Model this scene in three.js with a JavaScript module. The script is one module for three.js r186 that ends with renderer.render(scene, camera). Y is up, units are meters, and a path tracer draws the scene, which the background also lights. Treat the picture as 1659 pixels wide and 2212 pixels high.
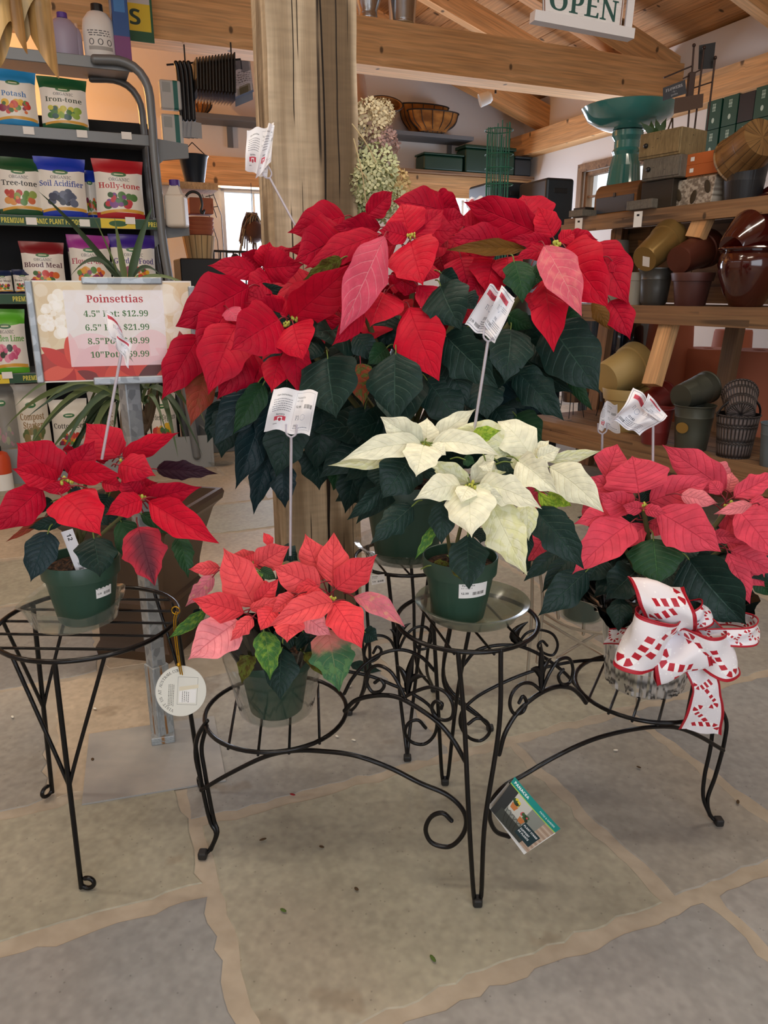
import * as THREE from 'three';
import { mergeGeometries, toCreasedNormals } from 'three/addons/utils/BufferGeometryUtils.js';
import { RoundedBoxGeometry } from 'three/addons/geometries/RoundedBoxGeometry.js';
import { RectAreaLightUniformsLib } from 'three/addons/lights/RectAreaLightUniformsLib.js';

// ---------------------------------------------------------------- camera, sky, lights, exposure
const scene = new THREE.Scene();
const F = 1600, CX = 829.5, CY = 1106, EYE = 1.05, PITCH = 16.6 * Math.PI / 180;
const camera = new THREE.PerspectiveCamera(2 * Math.atan(1106 / F) * 180 / Math.PI, 1659 / 2212, 0.05, 60);
camera.position.set(0, EYE, 0);
camera.rotation.set(-PITCH, 0, 0);
const renderer = new THREE.WebGLRenderer();
renderer.toneMapping = THREE.LinearToneMapping;
renderer.toneMappingExposure = 1.0;
renderer.shadowMap.enabled = true;
RectAreaLightUniformsLib.init();
scene.background = new THREE.Color().setRGB(1.6, 1.75, 1.95);      // overcast white sky outside the windows

const V = (x, y, z) => new THREE.Vector3(x, y, z);
const TH = 23 * Math.PI / 180;                                        // the building stands turned 23 degrees to the view
const U = V(Math.cos(TH), 0, -Math.sin(TH)), W = V(-Math.sin(TH), 0, -Math.cos(TH));
const uv2 = (u, w, y = 0) => V(U.x * u + W.x * w, y, U.z * u + W.z * w);
function areaLight(pos, look, w, h, color, intensity) {
  const l = new THREE.RectAreaLight(color, intensity, w, h);
  l.position.copy(pos); l.lookAt(look); scene.add(l); return l;
}
// daylight from the glazed shop front behind the camera, and from the windows of the back wall
const L_FRONT = areaLight(uv2(-0.6, -2.62, 1.75), uv2(-0.4, 1.4, 0.55), 4.4, 2.1, 0xf4f7ff, 1.45);
// long ceiling fittings over the aisle, above the frame
const LAMPS = [[0.1, 0.6, 2.95], [0.15, 2.3, 2.95], [-1.6, 2.2, 2.95], [2.3, 1.5, 2.95]];

// ---------------------------------------------------------------- helpers
let seed = 7;
const rnd = () => { seed = (seed * 1664525 + 1013904223) >>> 0; return seed / 4294967296; };
const rr = (a, b) => a + (b - a) * rnd();
const cp = Math.cos(PITCH), sp = Math.sin(PITCH);
function ray(px, py) { const X = (px - CX) / F, Y = (py - CY) / F; return V(X, -(sp + Y * cp), -(cp - Y * sp)); }
function onY(px, py, y = 0) { const r = ray(px, py), t = (y - EYE) / r.y; return V(r.x * t, y, r.z * t); }
function atD(px, py, d) { const r = ray(px, py), t = -d / r.z; return V(r.x * t, EYE + r.y * t, -d); }
function onPl(px, py, A, n) { const r = ray(px, py), o = V(0, EYE, 0); const t = n.dot(A.clone().sub(o)) / n.dot(r); return o.add(r.multiplyScalar(t)); }
function onV(px, py, A, B) { const n = V(-(B.z - A.z), 0, B.x - A.x); return onPl(px, py, A, n); }   // vertical plane through two points

const names = {};
function numbered(n) { const k = names[n] = (names[n] ?? -1) + 1; return k ? n + '_' + String(k).padStart(3, '0') : n; }
function shade(o) { o.castShadow = true; o.receiveShadow = true; return o; }
function thing(name, label, category, pos = V(0, 0, 0), turn = 0, group) {
  const o = new THREE.Group(); o.name = numbered(name); o.position.copy(pos); o.rotation.y = turn; scene.add(o);
  o.userData = { label, category }; if (group) o.userData.group = group; return o;
}
function struct(name, geo, m) { const o = shade(new THREE.Mesh(geo, m)); o.name = name; o.userData = { kind: 'structure' }; scene.add(o); return o; }
// part(): geometry in the thing's own axes.  wpart(): geometry in world axes, for things that are not turned
function part(t, name, geo, m) { const o = shade(new THREE.Mesh(geo, m)); o.name = name; t.add(o); return o; }
function wpart(t, name, geo, m) {
  let p = V(0, 0, 0); for (let q = t; q && q !== scene; q = q.parent) p.add(q.position);
  const g = geo.clone ? geo.clone() : geo; g.translate(-p.x, -p.y, -p.z); return part(t, name, g, m);
}
function single(name, label, category, geo, m, pos = V(0, 0, 0), turn = 0, group) {
  const o = shade(new THREE.Mesh(geo, m)); o.name = numbered(name); o.position.copy(pos); o.rotation.y = turn;
  o.userData = { label, category }; if (group) o.userData.group = group; scene.add(o); return o;
}
const strip = g => { const h = g.index ? g.toNonIndexed() : g; for (const k of Object.keys(h.attributes)) if (!['position', 'normal', 'uv'].includes(k)) h.deleteAttribute(k); return h; };
const merge = gs => mergeGeometries(gs.map(strip));
function tube(pts, r, seg = 0, closed = false, rad = 8) {
  const c = new THREE.CatmullRomCurve3(pts, closed, 'centripetal');
  const g = new THREE.TubeGeometry(c, seg || Math.max(2, pts.length * 5), r, rad, closed);
  return closed ? g : merge([g, ball(pts[0], r), ball(pts[pts.length - 1], r)]);
}
function ball(p, r, a = 8, b = 6) { return new THREE.SphereGeometry(r, a, b).translate(p.x, p.y, p.z); }
function bar(a, b, r, rad = 8, r2 = r) {
  const d = b.clone().sub(a), L = d.length();
  const g = new THREE.CylinderGeometry(r2, r, L, rad); g.translate(0, L / 2, 0);
  g.applyQuaternion(new THREE.Quaternion().setFromUnitVectors(V(0, 1, 0), d.normalize())); g.translate(a.x, a.y, a.z); return g;
}
function box(w, h, d, x = 0, y = 0, z = 0, r = 0) {     // stands on y
  const g = r ? new RoundedBoxGeometry(w, h, d, 2, r) : new THREE.BoxGeometry(w, h, d); return g.translate(x, y + h / 2, z);
}
function torus(r, t, y = 0, seg = 48) { return new THREE.TorusGeometry(r, t, 10, seg).rotateX(Math.PI / 2).translate(0, y, 0); }
function lathe(pr, seg = 40) {     // closed or open profile [[r, y], ...]; sharp corners by creased normals
  return toCreasedNormals(new THREE.LatheGeometry(pr.map(([r, y]) => new THREE.Vector2(Math.max(r, 1e-4), y)), seg), 0.6);
}
function beamBetween(a, b, w, h, up = V(0, 1, 0)) {   // timber with its axis from a to b; texture runs along it, in metres
  const d = b.clone().sub(a), L = d.length(); d.normalize();
  const g = new THREE.BoxGeometry(w, h, L, 2, 2, Math.max(1, Math.round(L / 0.3)));
  const s = new THREE.Vector3().crossVectors(up, d).normalize(), t = new THREE.Vector3().crossVectors(d, s);
  boxUV(g, true);
  g.applyMatrix4(new THREE.Matrix4().makeBasis(s, t, d)); const m = a.clone().add(b).multiplyScalar(.5); g.translate(m.x, m.y, m.z); return g;
}
function boxUV(g, along = false, sc = 1) {     // uv in metres by the face's own plane; along: v runs down z
  const P = g.attributes.position, N = g.attributes.normal, T = g.attributes.uv, k = rr(0, 9);
  for (let i = 0; i < P.count; i++) {
    const x = P.getX(i), y = P.getY(i), z = P.getZ(i), ax = Math.abs(N.getX(i)), ay = Math.abs(N.getY(i)), az = Math.abs(N.getZ(i));
    let u, v;
    if (ax >= ay && ax >= az) { u = y; v = z; } else if (ay >= az) { u = x; v = z; } else { u = x; v = y; }
    if (!along && ax >= ay && ax >= az) { u = z; v = y; }
    T.setXY(i, u * sc + k, v * sc + k * .37);
  }
  return g;
}
// ---------------------------------------------------------------- textures
function hash(x, y, s) { let h = Math.imul(x | 0, 374761393) ^ Math.imul(y | 0, 668265263) ^ Math.imul(s | 0, 2147483647 ^ 0x5bd1e995); h = Math.imul(h ^ (h >>> 13), 1274126177); return ((h ^ (h >>> 16)) >>> 0) / 4294967296; }
const RT = new Float32Array(65536); { let z = 12345; for (let i = 0; i < 65536; i++) { z = (Math.imul(z, 1664525) + 1013904223) >>> 0; RT[i] = z / 4294967296; } }
function noise(x, y, s, px = 4096, py = 4096) {
  const xi = Math.floor(x), yi = Math.floor(y), fx = x - xi, fy = y - yi, a = fx * fx * (3 - 2 * fx), b = fy * fy * (3 - 2 * fy);
  let x0 = xi % px; if (x0 < 0) x0 += px; let x1 = x0 + 1; if (x1 >= px) x1 -= px; let y0 = yi % py; if (y0 < 0) y0 += py; let y1 = y0 + 1; if (y1 >= py) y1 -= py;
  const k = s * 7919, r0 = y0 * 263 + k, r1 = y1 * 263 + k;
  const p = RT[(x0 * 31 + r0) & 65535], q = RT[(x1 * 31 + r0) & 65535], m = RT[(x0 * 31 + r1) & 65535], n = RT[(x1 * 31 + r1) & 65535];
  const t = p + (q - p) * a; return t + (m + (n - m) * a - t) * b;
}
function fbm(x, y, s, px, py, o = 4) { let v = 0, a = .5, t = 0; for (let i = 0; i < o; i++) { v += a * noise(x, y, s + i * 17, px, py); t += a; x *= 2; y *= 2; px *= 2; py *= 2; a *= .5; } return v / t; }
const cl = (v, a = 0, b = 1) => Math.min(b, Math.max(a, v));
const ss = (a, b, x) => { const t = cl((x - a) / (b - a)); return t * t * (3 - 2 * t); };
const mix = (a, b, t) => a.map((c, i) => c + (b[i] - c) * t);
const hex = h => [(h >> 16) & 255, (h >> 8) & 255, h & 255];
function dataTex(w, h, fn, srgb = true, rep = true) {       // fn(u, v) -> [r, g, b] 0..255 or a grey 0..1
  const d = new Uint8Array(w * h * 4);
  for (let j = 0; j < h; j++) for (let i = 0; i < w; i++) {
    const c = fn(i / w, j / h, i, j), k = (j * w + i) * 4;
    if (typeof c === 'number') { d[k] = d[k + 1] = d[k + 2] = cl(c) * 255; } else { d[k] = cl(c[0], 0, 255); d[k + 1] = cl(c[1], 0, 255); d[k + 2] = cl(c[2], 0, 255); }
    d[k + 3] = 255;
  }
  const t = new THREE.DataTexture(d, w, h); if (srgb) t.colorSpace = THREE.SRGBColorSpace;
  t.magFilter = THREE.LinearFilter; t.minFilter = THREE.LinearMipmapLinearFilter; if (rep) t.wrapS = t.wrapT = THREE.RepeatWrapping; t.needsUpdate = true; return t;
}
function canvasTex(w, h, draw) {
  const c = document.createElement('canvas'); c.width = w; c.height = h; const x = c.getContext('2d'); draw(x, w, h);
  const t = new THREE.CanvasTexture(c); t.colorSpace = THREE.SRGBColorSpace; return t;
}
const std = (color, roughness = .7, o = {}) => new THREE.MeshStandardMaterial({ color, roughness, side: THREE.DoubleSide, ...o });
const phys = (color, roughness = .7, o = {}) => new THREE.MeshPhysicalMaterial({ color, roughness, side: THREE.DoubleSide, ...o });

function woodTex(c1, c2, knot, s, dark = 0, w = 256, h = 768) {      // grain runs along v
  const kn = []; for (let i = 0; i < knot; i++) kn.push([hash(i, 3, s), hash(i, 9, s), .012 + .014 * hash(i, 5, s)]);
  const f = (u, v) => {
    let wu = u; let kd = 0;
    for (const [a, b, r] of kn) { const du = u - a, dv = (v - b) * 1.6, q = Math.hypot(du, dv); kd = Math.max(kd, ss(r * 1.5, r * .6, q)); wu += du * .5 * Math.exp(-q * q / (r * r * 6)); }
    const g = fbm(wu * 26, v * 2, s, 26, 2, 4), fine = fbm(wu * 120, v * 5, s + 40, 120, 5, 2), big = fbm(u * 3, v * 2, s + 80, 3, 2, 3);
    return [g, fine, big, kd];
  };
  const A = hex(c1), B = hex(c2);
  return dataTex(w, h, (u, v) => { const [g, fine, big, kd] = f(u, v); let c = mix(A, B, cl(g * .7 + big * .6 - .15)); c = c.map(q => q * (.86 + .28 * fine) * (1 - .5 * kd)); if (dark) { const k = ss(.62, .75, fbm(u * 40, v * 1.5, s + 9, 40, 2, 3)); c = c.map(q => q * (1 - dark * k)); } return c; });
}
const T_BEAM = woodTex(0xcd9a62, 0xe6bd8c, 5, 11), T_SHELF = woodTex(0x6e5138, 0x9c7a55, 3, 31, .35), T_BOARD = woodTex(0xb98a5a, 0xd9b183, 4, 51);
const wood = (t, o = {}) => std(0xffffff, .72, { map: t, ...o });
const M_BEAM = wood(T_BEAM), M_SHELF = wood(T_SHELF, { roughness: .65 }), M_BOARD = wood(T_BOARD);
const plasterB = dataTex(256, 256, (u, v) => fbm(u * 12, v * 12, 3, 12, 12, 4), false);
const M_WALL = std(0xe2e0dc, .92, { bumpMap: plasterB, bumpScale: .002 });
const M_IRON = std(0x0b0b0d, .28, { metalness: .25, bumpMap: dataTex(128, 128, (u, v) => fbm(u * 24, v * 24, 5, 24, 24, 3), false), bumpScale: .0006 });
const zincN = (u, v) => { let best = 9, id = 0; const X = u * 14, Y = v * 14; for (let i = -1; i < 2; i++) for (let j = -1; j < 2; j++) { const a = Math.floor(X) + i, b = Math.floor(Y) + j; const m = n => ((n % 14) + 14) % 14; const dx = a + hash(m(a), m(b), 1) - X, dy = b + hash(m(a), m(b), 2) - Y, q = dx * dx + dy * dy; if (q < best) { best = q; id = hash(m(a), m(b), 4); } } return id; };
const M_ZINC = std(0xffffff, .5, { metalness: .55, map: dataTex(256, 256, (u, v) => { const k = zincN(u, v); return [138 + 44 * k, 144 + 44 * k, 148 + 44 * k]; }) });
const M_GREY = std(0x6f7375, .45, { metalness: .2 }), M_CABINET = std(0x62666a, .5);
const M_BLACK = std(0x111214, .5), M_WHITE = std(0xe9e8e4, .6);
const M_CLEAR = phys(0xf4f6f6, .08, { transmission: 1, thickness: 0, ior: 1.45 });
const M_CLOUDY = phys(0xf0f3f0, .1, { transmission: .97, thickness: 0, ior: 1.45 });
const M_GLASS = phys(0xffffff, 0, { transmission: 1, thickness: 0, ior: 1.5 });
// ---------------------------------------------------------------- the building
// floor: flagstones in mortar.  Corners in building axes (u along the shop, w away from the camera)
{
  const t = dataTex(256, 256, (u, v) => { const n = fbm(u * 30, v * 30, 61, 30, 30, 4); return mix([158, 147, 130], [186, 175, 158], n); });
  const mo = std(0xffffff, .92, { map: t, bumpMap: dataTex(256, 256, (u, v) => fbm(u * 40, v * 40, 62, 40, 40, 4), false), bumpScale: .003 });
  const g = boxUV(new THREE.BoxGeometry(16, .12, 15)); const floor = struct('floor', g, mo);
  floor.position.copy(uv2(0, 4.4, -.0618)); floor.rotation.y = TH;
  const stoneT = (a, b, c, s) => dataTex(512, 512, (u, v) => {
    const n = fbm(u * 3, v * 3, s, 3, 3, 3), m = fbm(u * 4, v * 3, s + 31, 4, 3, 4), fi = fbm(u * 90, v * 90, s + 7, 90, 90, 2), sp2 = hash(Math.floor(u * 512), Math.floor(v * 512), s);
    let q = mix(mix(a, b, ss(.15, .85, n)), c, ss(.4, .8, m) * .6); const k = .92 + .16 * fi + (sp2 > .9985 ? -.25 : 0) + .16 * (fbm(u * 3, v * 3, s + 55, 3, 3, 3) - .5);
    const st = ss(.72, .8, fbm(u * 9, v * 9, s + 99, 9, 9, 4)); q = mix(q, [112, 96, 78], st * .3); return q.map(z => z * k);
  });
  const sb = dataTex(512, 512, (u, v) => fbm(u * 7, v * 7, 77, 7, 7, 6) * .8 + .2 * fbm(u * 80, v * 80, 78, 80, 80, 2), false);
  const cols = [[[154, 151, 134], [168, 164, 147], [164, 155, 139]], [[134, 136, 136], [150, 149, 146], [144, 141, 138]], [[168, 152, 131], [182, 167, 146], [158, 150, 133]], [[148, 145, 137], [163, 156, 144], [140, 141, 140]]];
  const sm = cols.map((c, i) => std(0xffffff, .62, { map: stoneT(c[0], c[1], c[2], 100 + i * 13), bumpMap: sb, bumpScale: .0016 }));
  const cells = [[-.6, .125, .3, 1.125, 1], [-1.3, -.62, .3, 1.125, 0], [-.62, .125, 1.16, 1.5, 0], [-1.4, -.64, 1.16, 1.5, 3], [.155, .88, .795, 1.312, 0], [.91, 1.23, .795, 1.312, 3], [1.26, 1.95, .795, 1.312, 1], [.155, .95, .2, .765, 1], [.98, 1.8, .2, .765, 1],
    [.14, .74, 1.34, 1.93, 3], [.765, 1.42, 1.34, 1.93, 0], [1.445, 2.2, 1.34, 1.93, 3], [-.12, .115, 1.53, 2.06, 2], [-.9, -.145, 1.53, 2.06, 3], [-1.6, -.925, 1.53, 2.06, 2]];
  let w = 2.085; for (let r = 0; r < 13; r++) { const h = rr(.42, .62); let u = -3.6 + rr(0, .4); if (r === 0) { } while (u < 5.2) { const l = rr(.5, .95); cells.push([u, Math.min(u + l, 5.3), w + (r === 0 && u > .1 ? -.13 : 0), w + h, [2, 2, 0, 3][Math.floor(rr(0, 4))]]); u += l + .025; } w += h + .026; }
  for (const [u0, u1, w0, w1, k] of cells) {
    const sh = new THREE.Shape(), P = [], e = .007;
    const edge = (x0, y0, x1, y1) => { const n = Math.max(2, Math.round(Math.hypot(x1 - x0, y1 - y0) / .03)); for (let i = 0; i < n; i++) { const f = i / n; P.push([x0 + (x1 - x0) * f + rr(-e, e), y0 + (y1 - y0) * f + rr(-e, e)]); } };
    edge(u0, w0, u1, w0); edge(u1, w0, u1, w1); edge(u1, w1, u0, w1); edge(u0, w1, u0, w0);
    P.forEach(([a, b], i) => i ? sh.lineTo(a, b) : sh.moveTo(a, b));
    const gg = new THREE.ExtrudeGeometry(sh, { depth: .012, bevelEnabled: true, bevelThickness: .002, bevelSize: .003, bevelOffset: -.003, bevelSegments: 1, curveSegments: 1 });
    gg.rotateX(-Math.PI / 2).translate(0, -.0085 + rr(-.0006, .0006), 0); const uvA = gg.attributes.uv, pA = gg.attributes.position, ou = rr(0, 3), ov = rr(0, 3); for (let i = 0; i < pA.count; i++) uvA.setXY(i, pA.getX(i) * .9 + ou, pA.getZ(i) * .9 + ov);
    const o = part(floor, 'flagstone', gg, sm[k]); o.position.set(0, .0559, 4.4);   // shape y = w, rotated to -z
  }
}
// walls, roof: right wall 2.35 m high, roof rising at 18 degrees to a ridge over the middle
const UR = 4.75, WB = 7.4, UL = -4.6, WF = -2.7, EAVE = 2.62, SLOPE = .33, RIDGE = .4;
const roofY = u => EAVE + (u > RIDGE ? UR - u : (UR - RIDGE) - (RIDGE - u)) * SLOPE;
function wallWithHoles(len, top, holes, th = .16) {       // in its own plane: x along, y up
  const s = new THREE.Shape(); s.moveTo(0, 0); s.lineTo(len, 0); for (const [x, y] of top) s.lineTo(x, y); s.closePath();
  for (const [x0, x1, y0, y1] of holes) { const h = new THREE.Path(); h.moveTo(x0, y0); h.lineTo(x0, y1); h.lineTo(x1, y1); h.lineTo(x1, y0); h.closePath(); s.holes.push(h); }
  return new THREE.ExtrudeGeometry(s, { depth: th, bevelEnabled: false });
}
const onBack = (px, py) => { const p = onV(px, py, uv2(0, WB), uv2(1, WB)); return [p.dot(U), p.y]; };
const onRight = (px, py) => { const p = onV(px, py, uv2(UR, 0), uv2(UR, 1)); return [p.dot(W), p.y]; };
let RWIN;
// back wall windows measured on the wall
const wl = onBack(476, 404), wr = onBack(588, 410), wb = onBack(500, 600);
const b1 = onBack(905, 377), b2 = onBack(1038, 385), b3 = onBack(905, 470);
const HB = [[wl[0], wl[0] + .95, wl[1] - 1.15, wl[1]], [b1[0], b2[0], b1[1] - 1.0, b1[1]]];
{
  const L = UR - UL, mid = RIDGE - UL;
  const g = wallWithHoles(L, [[L, EAVE + .34], [mid, EAVE + .34 + (UR - RIDGE) * SLOPE], [0, EAVE + .34 + (UR - RIDGE) * SLOPE - mid * SLOPE]], HB.map(([a, b, c, d]) => [a - UL, b - UL, c, d]));
  const o = struct('wall_back', g, M_WALL); o.position.copy(uv2(UL, WB + .16)); o.rotation.y = TH; 
  const rw0 = onRight(1272, 378), rw1 = onRight(1352, 368);
  const r0 = onRight(1262, 382)[0], yT = onRight(1262, 372)[1];
  RWIN = [r0 - .62, yT - .23]; const HR = [[r0 - 1.25, r0, yT - .46, yT]];
  const gr = wallWithHoles(WB - WF, [[WB - WF, EAVE + .3], [0, EAVE + .3]], HR.map(([a, b, c, d]) => [a - WF, b - WF, c, d]));
  const r = struct('wall_right', gr, M_WALL); r.position.copy(uv2(UR, WF)); r.rotation.y = TH + Math.PI / 2;
  const lw = struct('wall_left', wallWithHoles(WB - WF, [[WB - WF, roofY(UL)], [0, roofY(UL)]], []), M_WALL); lw.position.copy(uv2(UL - .16, WF)); lw.rotation.y = TH + Math.PI / 2;
  // shop front behind the camera: a wide glazed opening
  const fw = struct('wall_front', wallWithHoles(L, [[L, EAVE + .34], [mid, EAVE + .34 + (UR - RIDGE) * SLOPE], [0, EAVE + .34 + (UR - RIDGE) * SLOPE - mid * SLOPE]], [[1.7, 6.3, .62, 2.85]]), M_WALL); fw.position.copy(uv2(UL, WF)); fw.rotation.y = TH;
  // window frames and panes
  let n = 1;
  function windowIn(u0, u1, y0, y1, axis, cols, rows, m) {
    const t = new THREE.Group(); t.name = 'window_' + n++; t.userData = { kind: 'structure' }; scene.add(t);
    const along = axis === 'back';
    t.position.copy(along ? uv2((u0 + u1) / 2, WB + .05, y0) : uv2(UR + .05, (u0 + u1) / 2, y0)); t.rotation.y = along ? TH : TH + Math.PI / 2;
    const w = u1 - u0, h = y1 - y0, f = .035;
    const fr = merge([box(w, f, .07, 0, 0), box(w, f, .07, 0, h - f), box(f, h, .07, -w / 2 + f / 2, 0), box(f, h, .07, w / 2 - f / 2, 0)]); part(t, 'window_frame', fr, m);
    const bars = []; for (let i = 1; i < cols; i++) bars.push(box(.016, h, .03, -w / 2 + w * i / cols, 0)); for (let j = 1; j < rows; j++) bars.push(box(w, .018, .03, 0, h * j / rows)); bars.forEach(b => part(t, 'glazing_bar', b, m));
    for (let i = 0; i < cols; i++) for (let j = 0; j < rows; j++) part(t, 'pane', box(w / cols - .01, h / rows - .01, .003, -w / 2 + w * (i + .5) / cols, h * j / rows + .005, .004), M_GLASS);
    // interior casing
    const cs = .07; part(t, 'casing', merge([box(w + 2 * cs, cs, .02, 0, h, along ? .13 : -.1), box(cs, h, .02, -w / 2 - cs / 2, 0, along ? .13 : -.1), box(cs, h, .02, w / 2 + cs / 2, 0, along ? .13 : -.1)]).translate(0, 0, along ? -.16 : .03), m);
  }
  const mw = std(0xd9d8d8, .6);
  windowIn(HB[0][0], HB[0][1], HB[0][2], HB[0][3], 'back', 3, 2, mw);
  windowIn(HB[1][0], HB[1][1], HB[1][2], HB[1][3], 'back', 4, 2, mw);
  windowIn(HR[0][0], HR[0][1], HR[0][2], HR[0][3], 'right', 2, 2, wood(T_SHELF));
}
// roof: board ceiling on rafters, two slopes
{
  const top = EAVE + .16;
  const nb = 22, mats = [M_BOARD, wood(woodTex(0xaf8050, 0xcfa473, 3, 71)), wood(woodTex(0xc0946a, 0xddb88c, 3, 83))];
  const ceil = new THREE.Group(); ceil.name = 'ceiling'; ceil.userData = { kind: 'structure' }; scene.add(ceil); ceil.rotation.y = TH;
  const mk = (uA, uB) => {      // boards run along w, each a strip of the slope from uA down to uB
    const yA = top + .17 + (UR - Math.abs(uA - RIDGE) - RIDGE) * SLOPE, yB = top + .17 + (UR - Math.abs(uB - RIDGE) - RIDGE) * SLOPE;
    for (let i = 0; i < nb; i++) {
      const f0 = i / nb, f1 = (i + 1) / nb - .0012; const a = V(uA + (uB - uA) * f0, yA + (yB - yA) * f0, 0), b = V(uA + (uB - uA) * f1, yA + (yB - yA) * f1, 0), m = a.clone().add(b).multiplyScalar(.5);
      const g = new THREE.BoxGeometry(a.distanceTo(b), .03, WB - WF + .3); boxUV(g, true); g.rotateZ(Math.atan2(b.y - a.y, b.x - a.x)); g.translate(m.x, m.y + .015, -(WB + WF) / 2); part(ceil, 'board', g, mats[Math.floor(rr(0, 3))]);
    }
  };
  mk(RIDGE, UR + .2); mk(RIDGE, UL - .2);
  // solid roof deck so that daylight comes in by the windows only
  for (const [k, s] of [[UR + .25, 1], [UL - .25, -1]]) { const a = V(RIDGE, top + .23 + (UR - RIDGE) * SLOPE, 0), b = V(k, top + .23 + (UR - Math.abs(k - RIDGE) - RIDGE) * SLOPE, 0); const g = new THREE.BoxGeometry(a.distanceTo(b), .05, WB - WF + .6); g.rotateZ(Math.atan2(b.y - a.y, b.x - a.x) + (s < 0 ? Math.PI : 0)); const m = a.add(b).multiplyScalar(.5); g.translate(m.x, m.y + .05, -(WB + WF) / 2); part(ceil, 'roof_deck', g, M_BOARD); }
}
let trimN = 1;
const trim = (g, m) => struct('trim_' + trimN++, g, m);
// trusses: tie beam, rafters
const TIE_W = 5.25;
for (const [w, k] of [[TIE_W, 0], [TIE_W - 2.2, 2], [TIE_W + 1.75, 1]]) {
  if (k === 0) trim(beamBetween(uv2(UL, w, 2.625), uv2(UR, w, 2.625), .22, .28), M_BEAM);
  trim(beamBetween(uv2(UR + .1, w, EAVE + .06), uv2(RIDGE, w, EAVE + .06 + (UR - RIDGE) * SLOPE), .12, .22), M_BEAM);
  trim(beamBetween(uv2(UL, w, EAVE + .06 + (UR - RIDGE) * SLOPE - (RIDGE - UL) * SLOPE), uv2(RIDGE, w, EAVE + .06 + (UR - RIDGE) * SLOPE), .12, .22), M_BEAM);
}
for (const w of [TIE_W - 1.1, TIE_W + .85, TIE_W - 3.3]) trim(beamBetween(uv2(UR + .1, w, EAVE + .1), uv2(RIDGE, w, EAVE + .1 + (UR - RIDGE) * SLOPE), .09, .17), M_BEAM);
// top plate of the right wall and of the back wall
trim(beamBetween(uv2(UR - .08, WF, EAVE - .13), uv2(UR - .08, WB, EAVE - .13), .17, .2), M_BEAM);
trim(beamBetween(uv2(UL, WB - .1, 2.08), uv2(UR, WB - .1, 2.08), .18, .24), M_BEAM);
{ // old timber post
  const ca = onY(622, 1402), cb = onY(783, 1388);
  const w = .245, c = V(-.215, 0, -2.24);
  const pt = woodTex(0x8a7558, 0xb7a084, 3, 91, 0, 512, 1024);
  const cr = (u, v) => { let k = 0; for (let i = 0; i < 14; i++) { const x = (hash(i, 1, 5) + .05 * (fbm(v * 5, i * 3, 8, 5, 99, 4) - .5) + 1) % 1, a = hash(i, 2, 5), l = .04 + .2 * hash(i, 3, 5), q = Math.abs(((v - a + 1.5) % 1) - .5); k = Math.max(k, ss(l, l * .7, q) * ss(.0075 * (.3 + hash(i, 4, 5)), .001, Math.abs(u - x))); } return k; };
  const big = (u, v) => ss(.02, .004, Math.abs(u - .56 - .05 * (fbm(v * 4, 2, 31, 4, 9, 4) - .5))) * ss(.3, .42, fbm(v * 3, 7, 33, 3, 9, 3));
  const T = dataTex(512, 1024, (u, v) => {
    const g = fbm(u * 9, v * 4, 91, 9, 4, 5), b = fbm(u * 3, v * 2, 92, 3, 2, 4), fib = fbm(u * 130, v * 9, 94, 130, 9, 2), saw = fbm(u * 4, v * 150, 93, 4, 150, 2), k = Math.max(cr(u, v), big(u, v) * .95);
    let c = mix([150, 130, 103], [212, 194, 166], cl((g - .5) * 1.3 + .5 + (b - .5) * .6)); const st = ss(.34, .56, fbm(u * 2.2 + .3, v * 3, 95, 3, 3, 4)) * ss(.5, .62, u) * ss(1.0, .9, u); c = mix(c, [96, 77, 54], st * .85); c = c.map(z => z * (.9 + .12 * fib + .12 * saw)); return mix(c, [34, 25, 17], k);
  });
  const B = dataTex(512, 1024, (u, v) => .6 + .12 * (fbm(u * 130, v * 9, 94, 130, 9, 2) - .5) + .12 * (fbm(u * 4, v * 150, 93, 4, 150, 2) - .5) - .5 * Math.max(cr(u, v), big(u, v)), false);
  T.repeat.set(1, 1);
  const mp = std(0xffffff, .85, { map: T, bumpMap: B, bumpScale: .006 });
  const g = new THREE.BoxGeometry(w, 3.9, w, 6, 60, 6);
  { const P = g.attributes.position, N = g.attributes.normal, t = g.attributes.uv; for (let i = 0; i < P.count; i++) { const x = P.getX(i), y = P.getY(i), z = P.getZ(i); const o = Math.abs(N.getX(i)) > .5; t.setXY(i, (o ? z : x) / w + .5 + (o ? .13 : 0), y / 1.5 + (o ? .4 : 0)); const ex = Math.abs(x) > w * .49 && Math.abs(z) > w * .49 ? 1 : 0; const k = ex ? .004 + .006 * noise(y * 9, x + z, 4) : .0015 * noise(y * 14, x * 30 + z * 30, 6); P.setXYZ(i, x - Math.sign(x) * (Math.abs(x) > w * .49 ? k : 0), y, z - Math.sign(z) * (Math.abs(z) > w * .49 ? k : 0)); } }
  g.computeVertexNormals();
  const tp = thing('timber_post', 'weathered square timber post with long cracks behind the tallest red poinsettia', 'post', V(c.x, 0, c.z), 17 * Math.PI / 180);
  part(tp, 'post_shaft', g.translate(0, 1.95, 0), mp);
  // the deep split down the front face: a dark checked groove laid in as a thin wedge of old heartwood
  const split = []; for (let i = 0; i <= 40; i++) { const y = .1 + i * .09; split.push(V(.006 + .02 * (fbm(y * 2, 1, 44, 99, 99, 3) - .5) + .02 * Math.sin(y * 1.3), y, w / 2 - .003)); }
  part(tp, 'split', tube(split, .0042, 120, false, 5), std(0x1a120b, .95));
}
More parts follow.
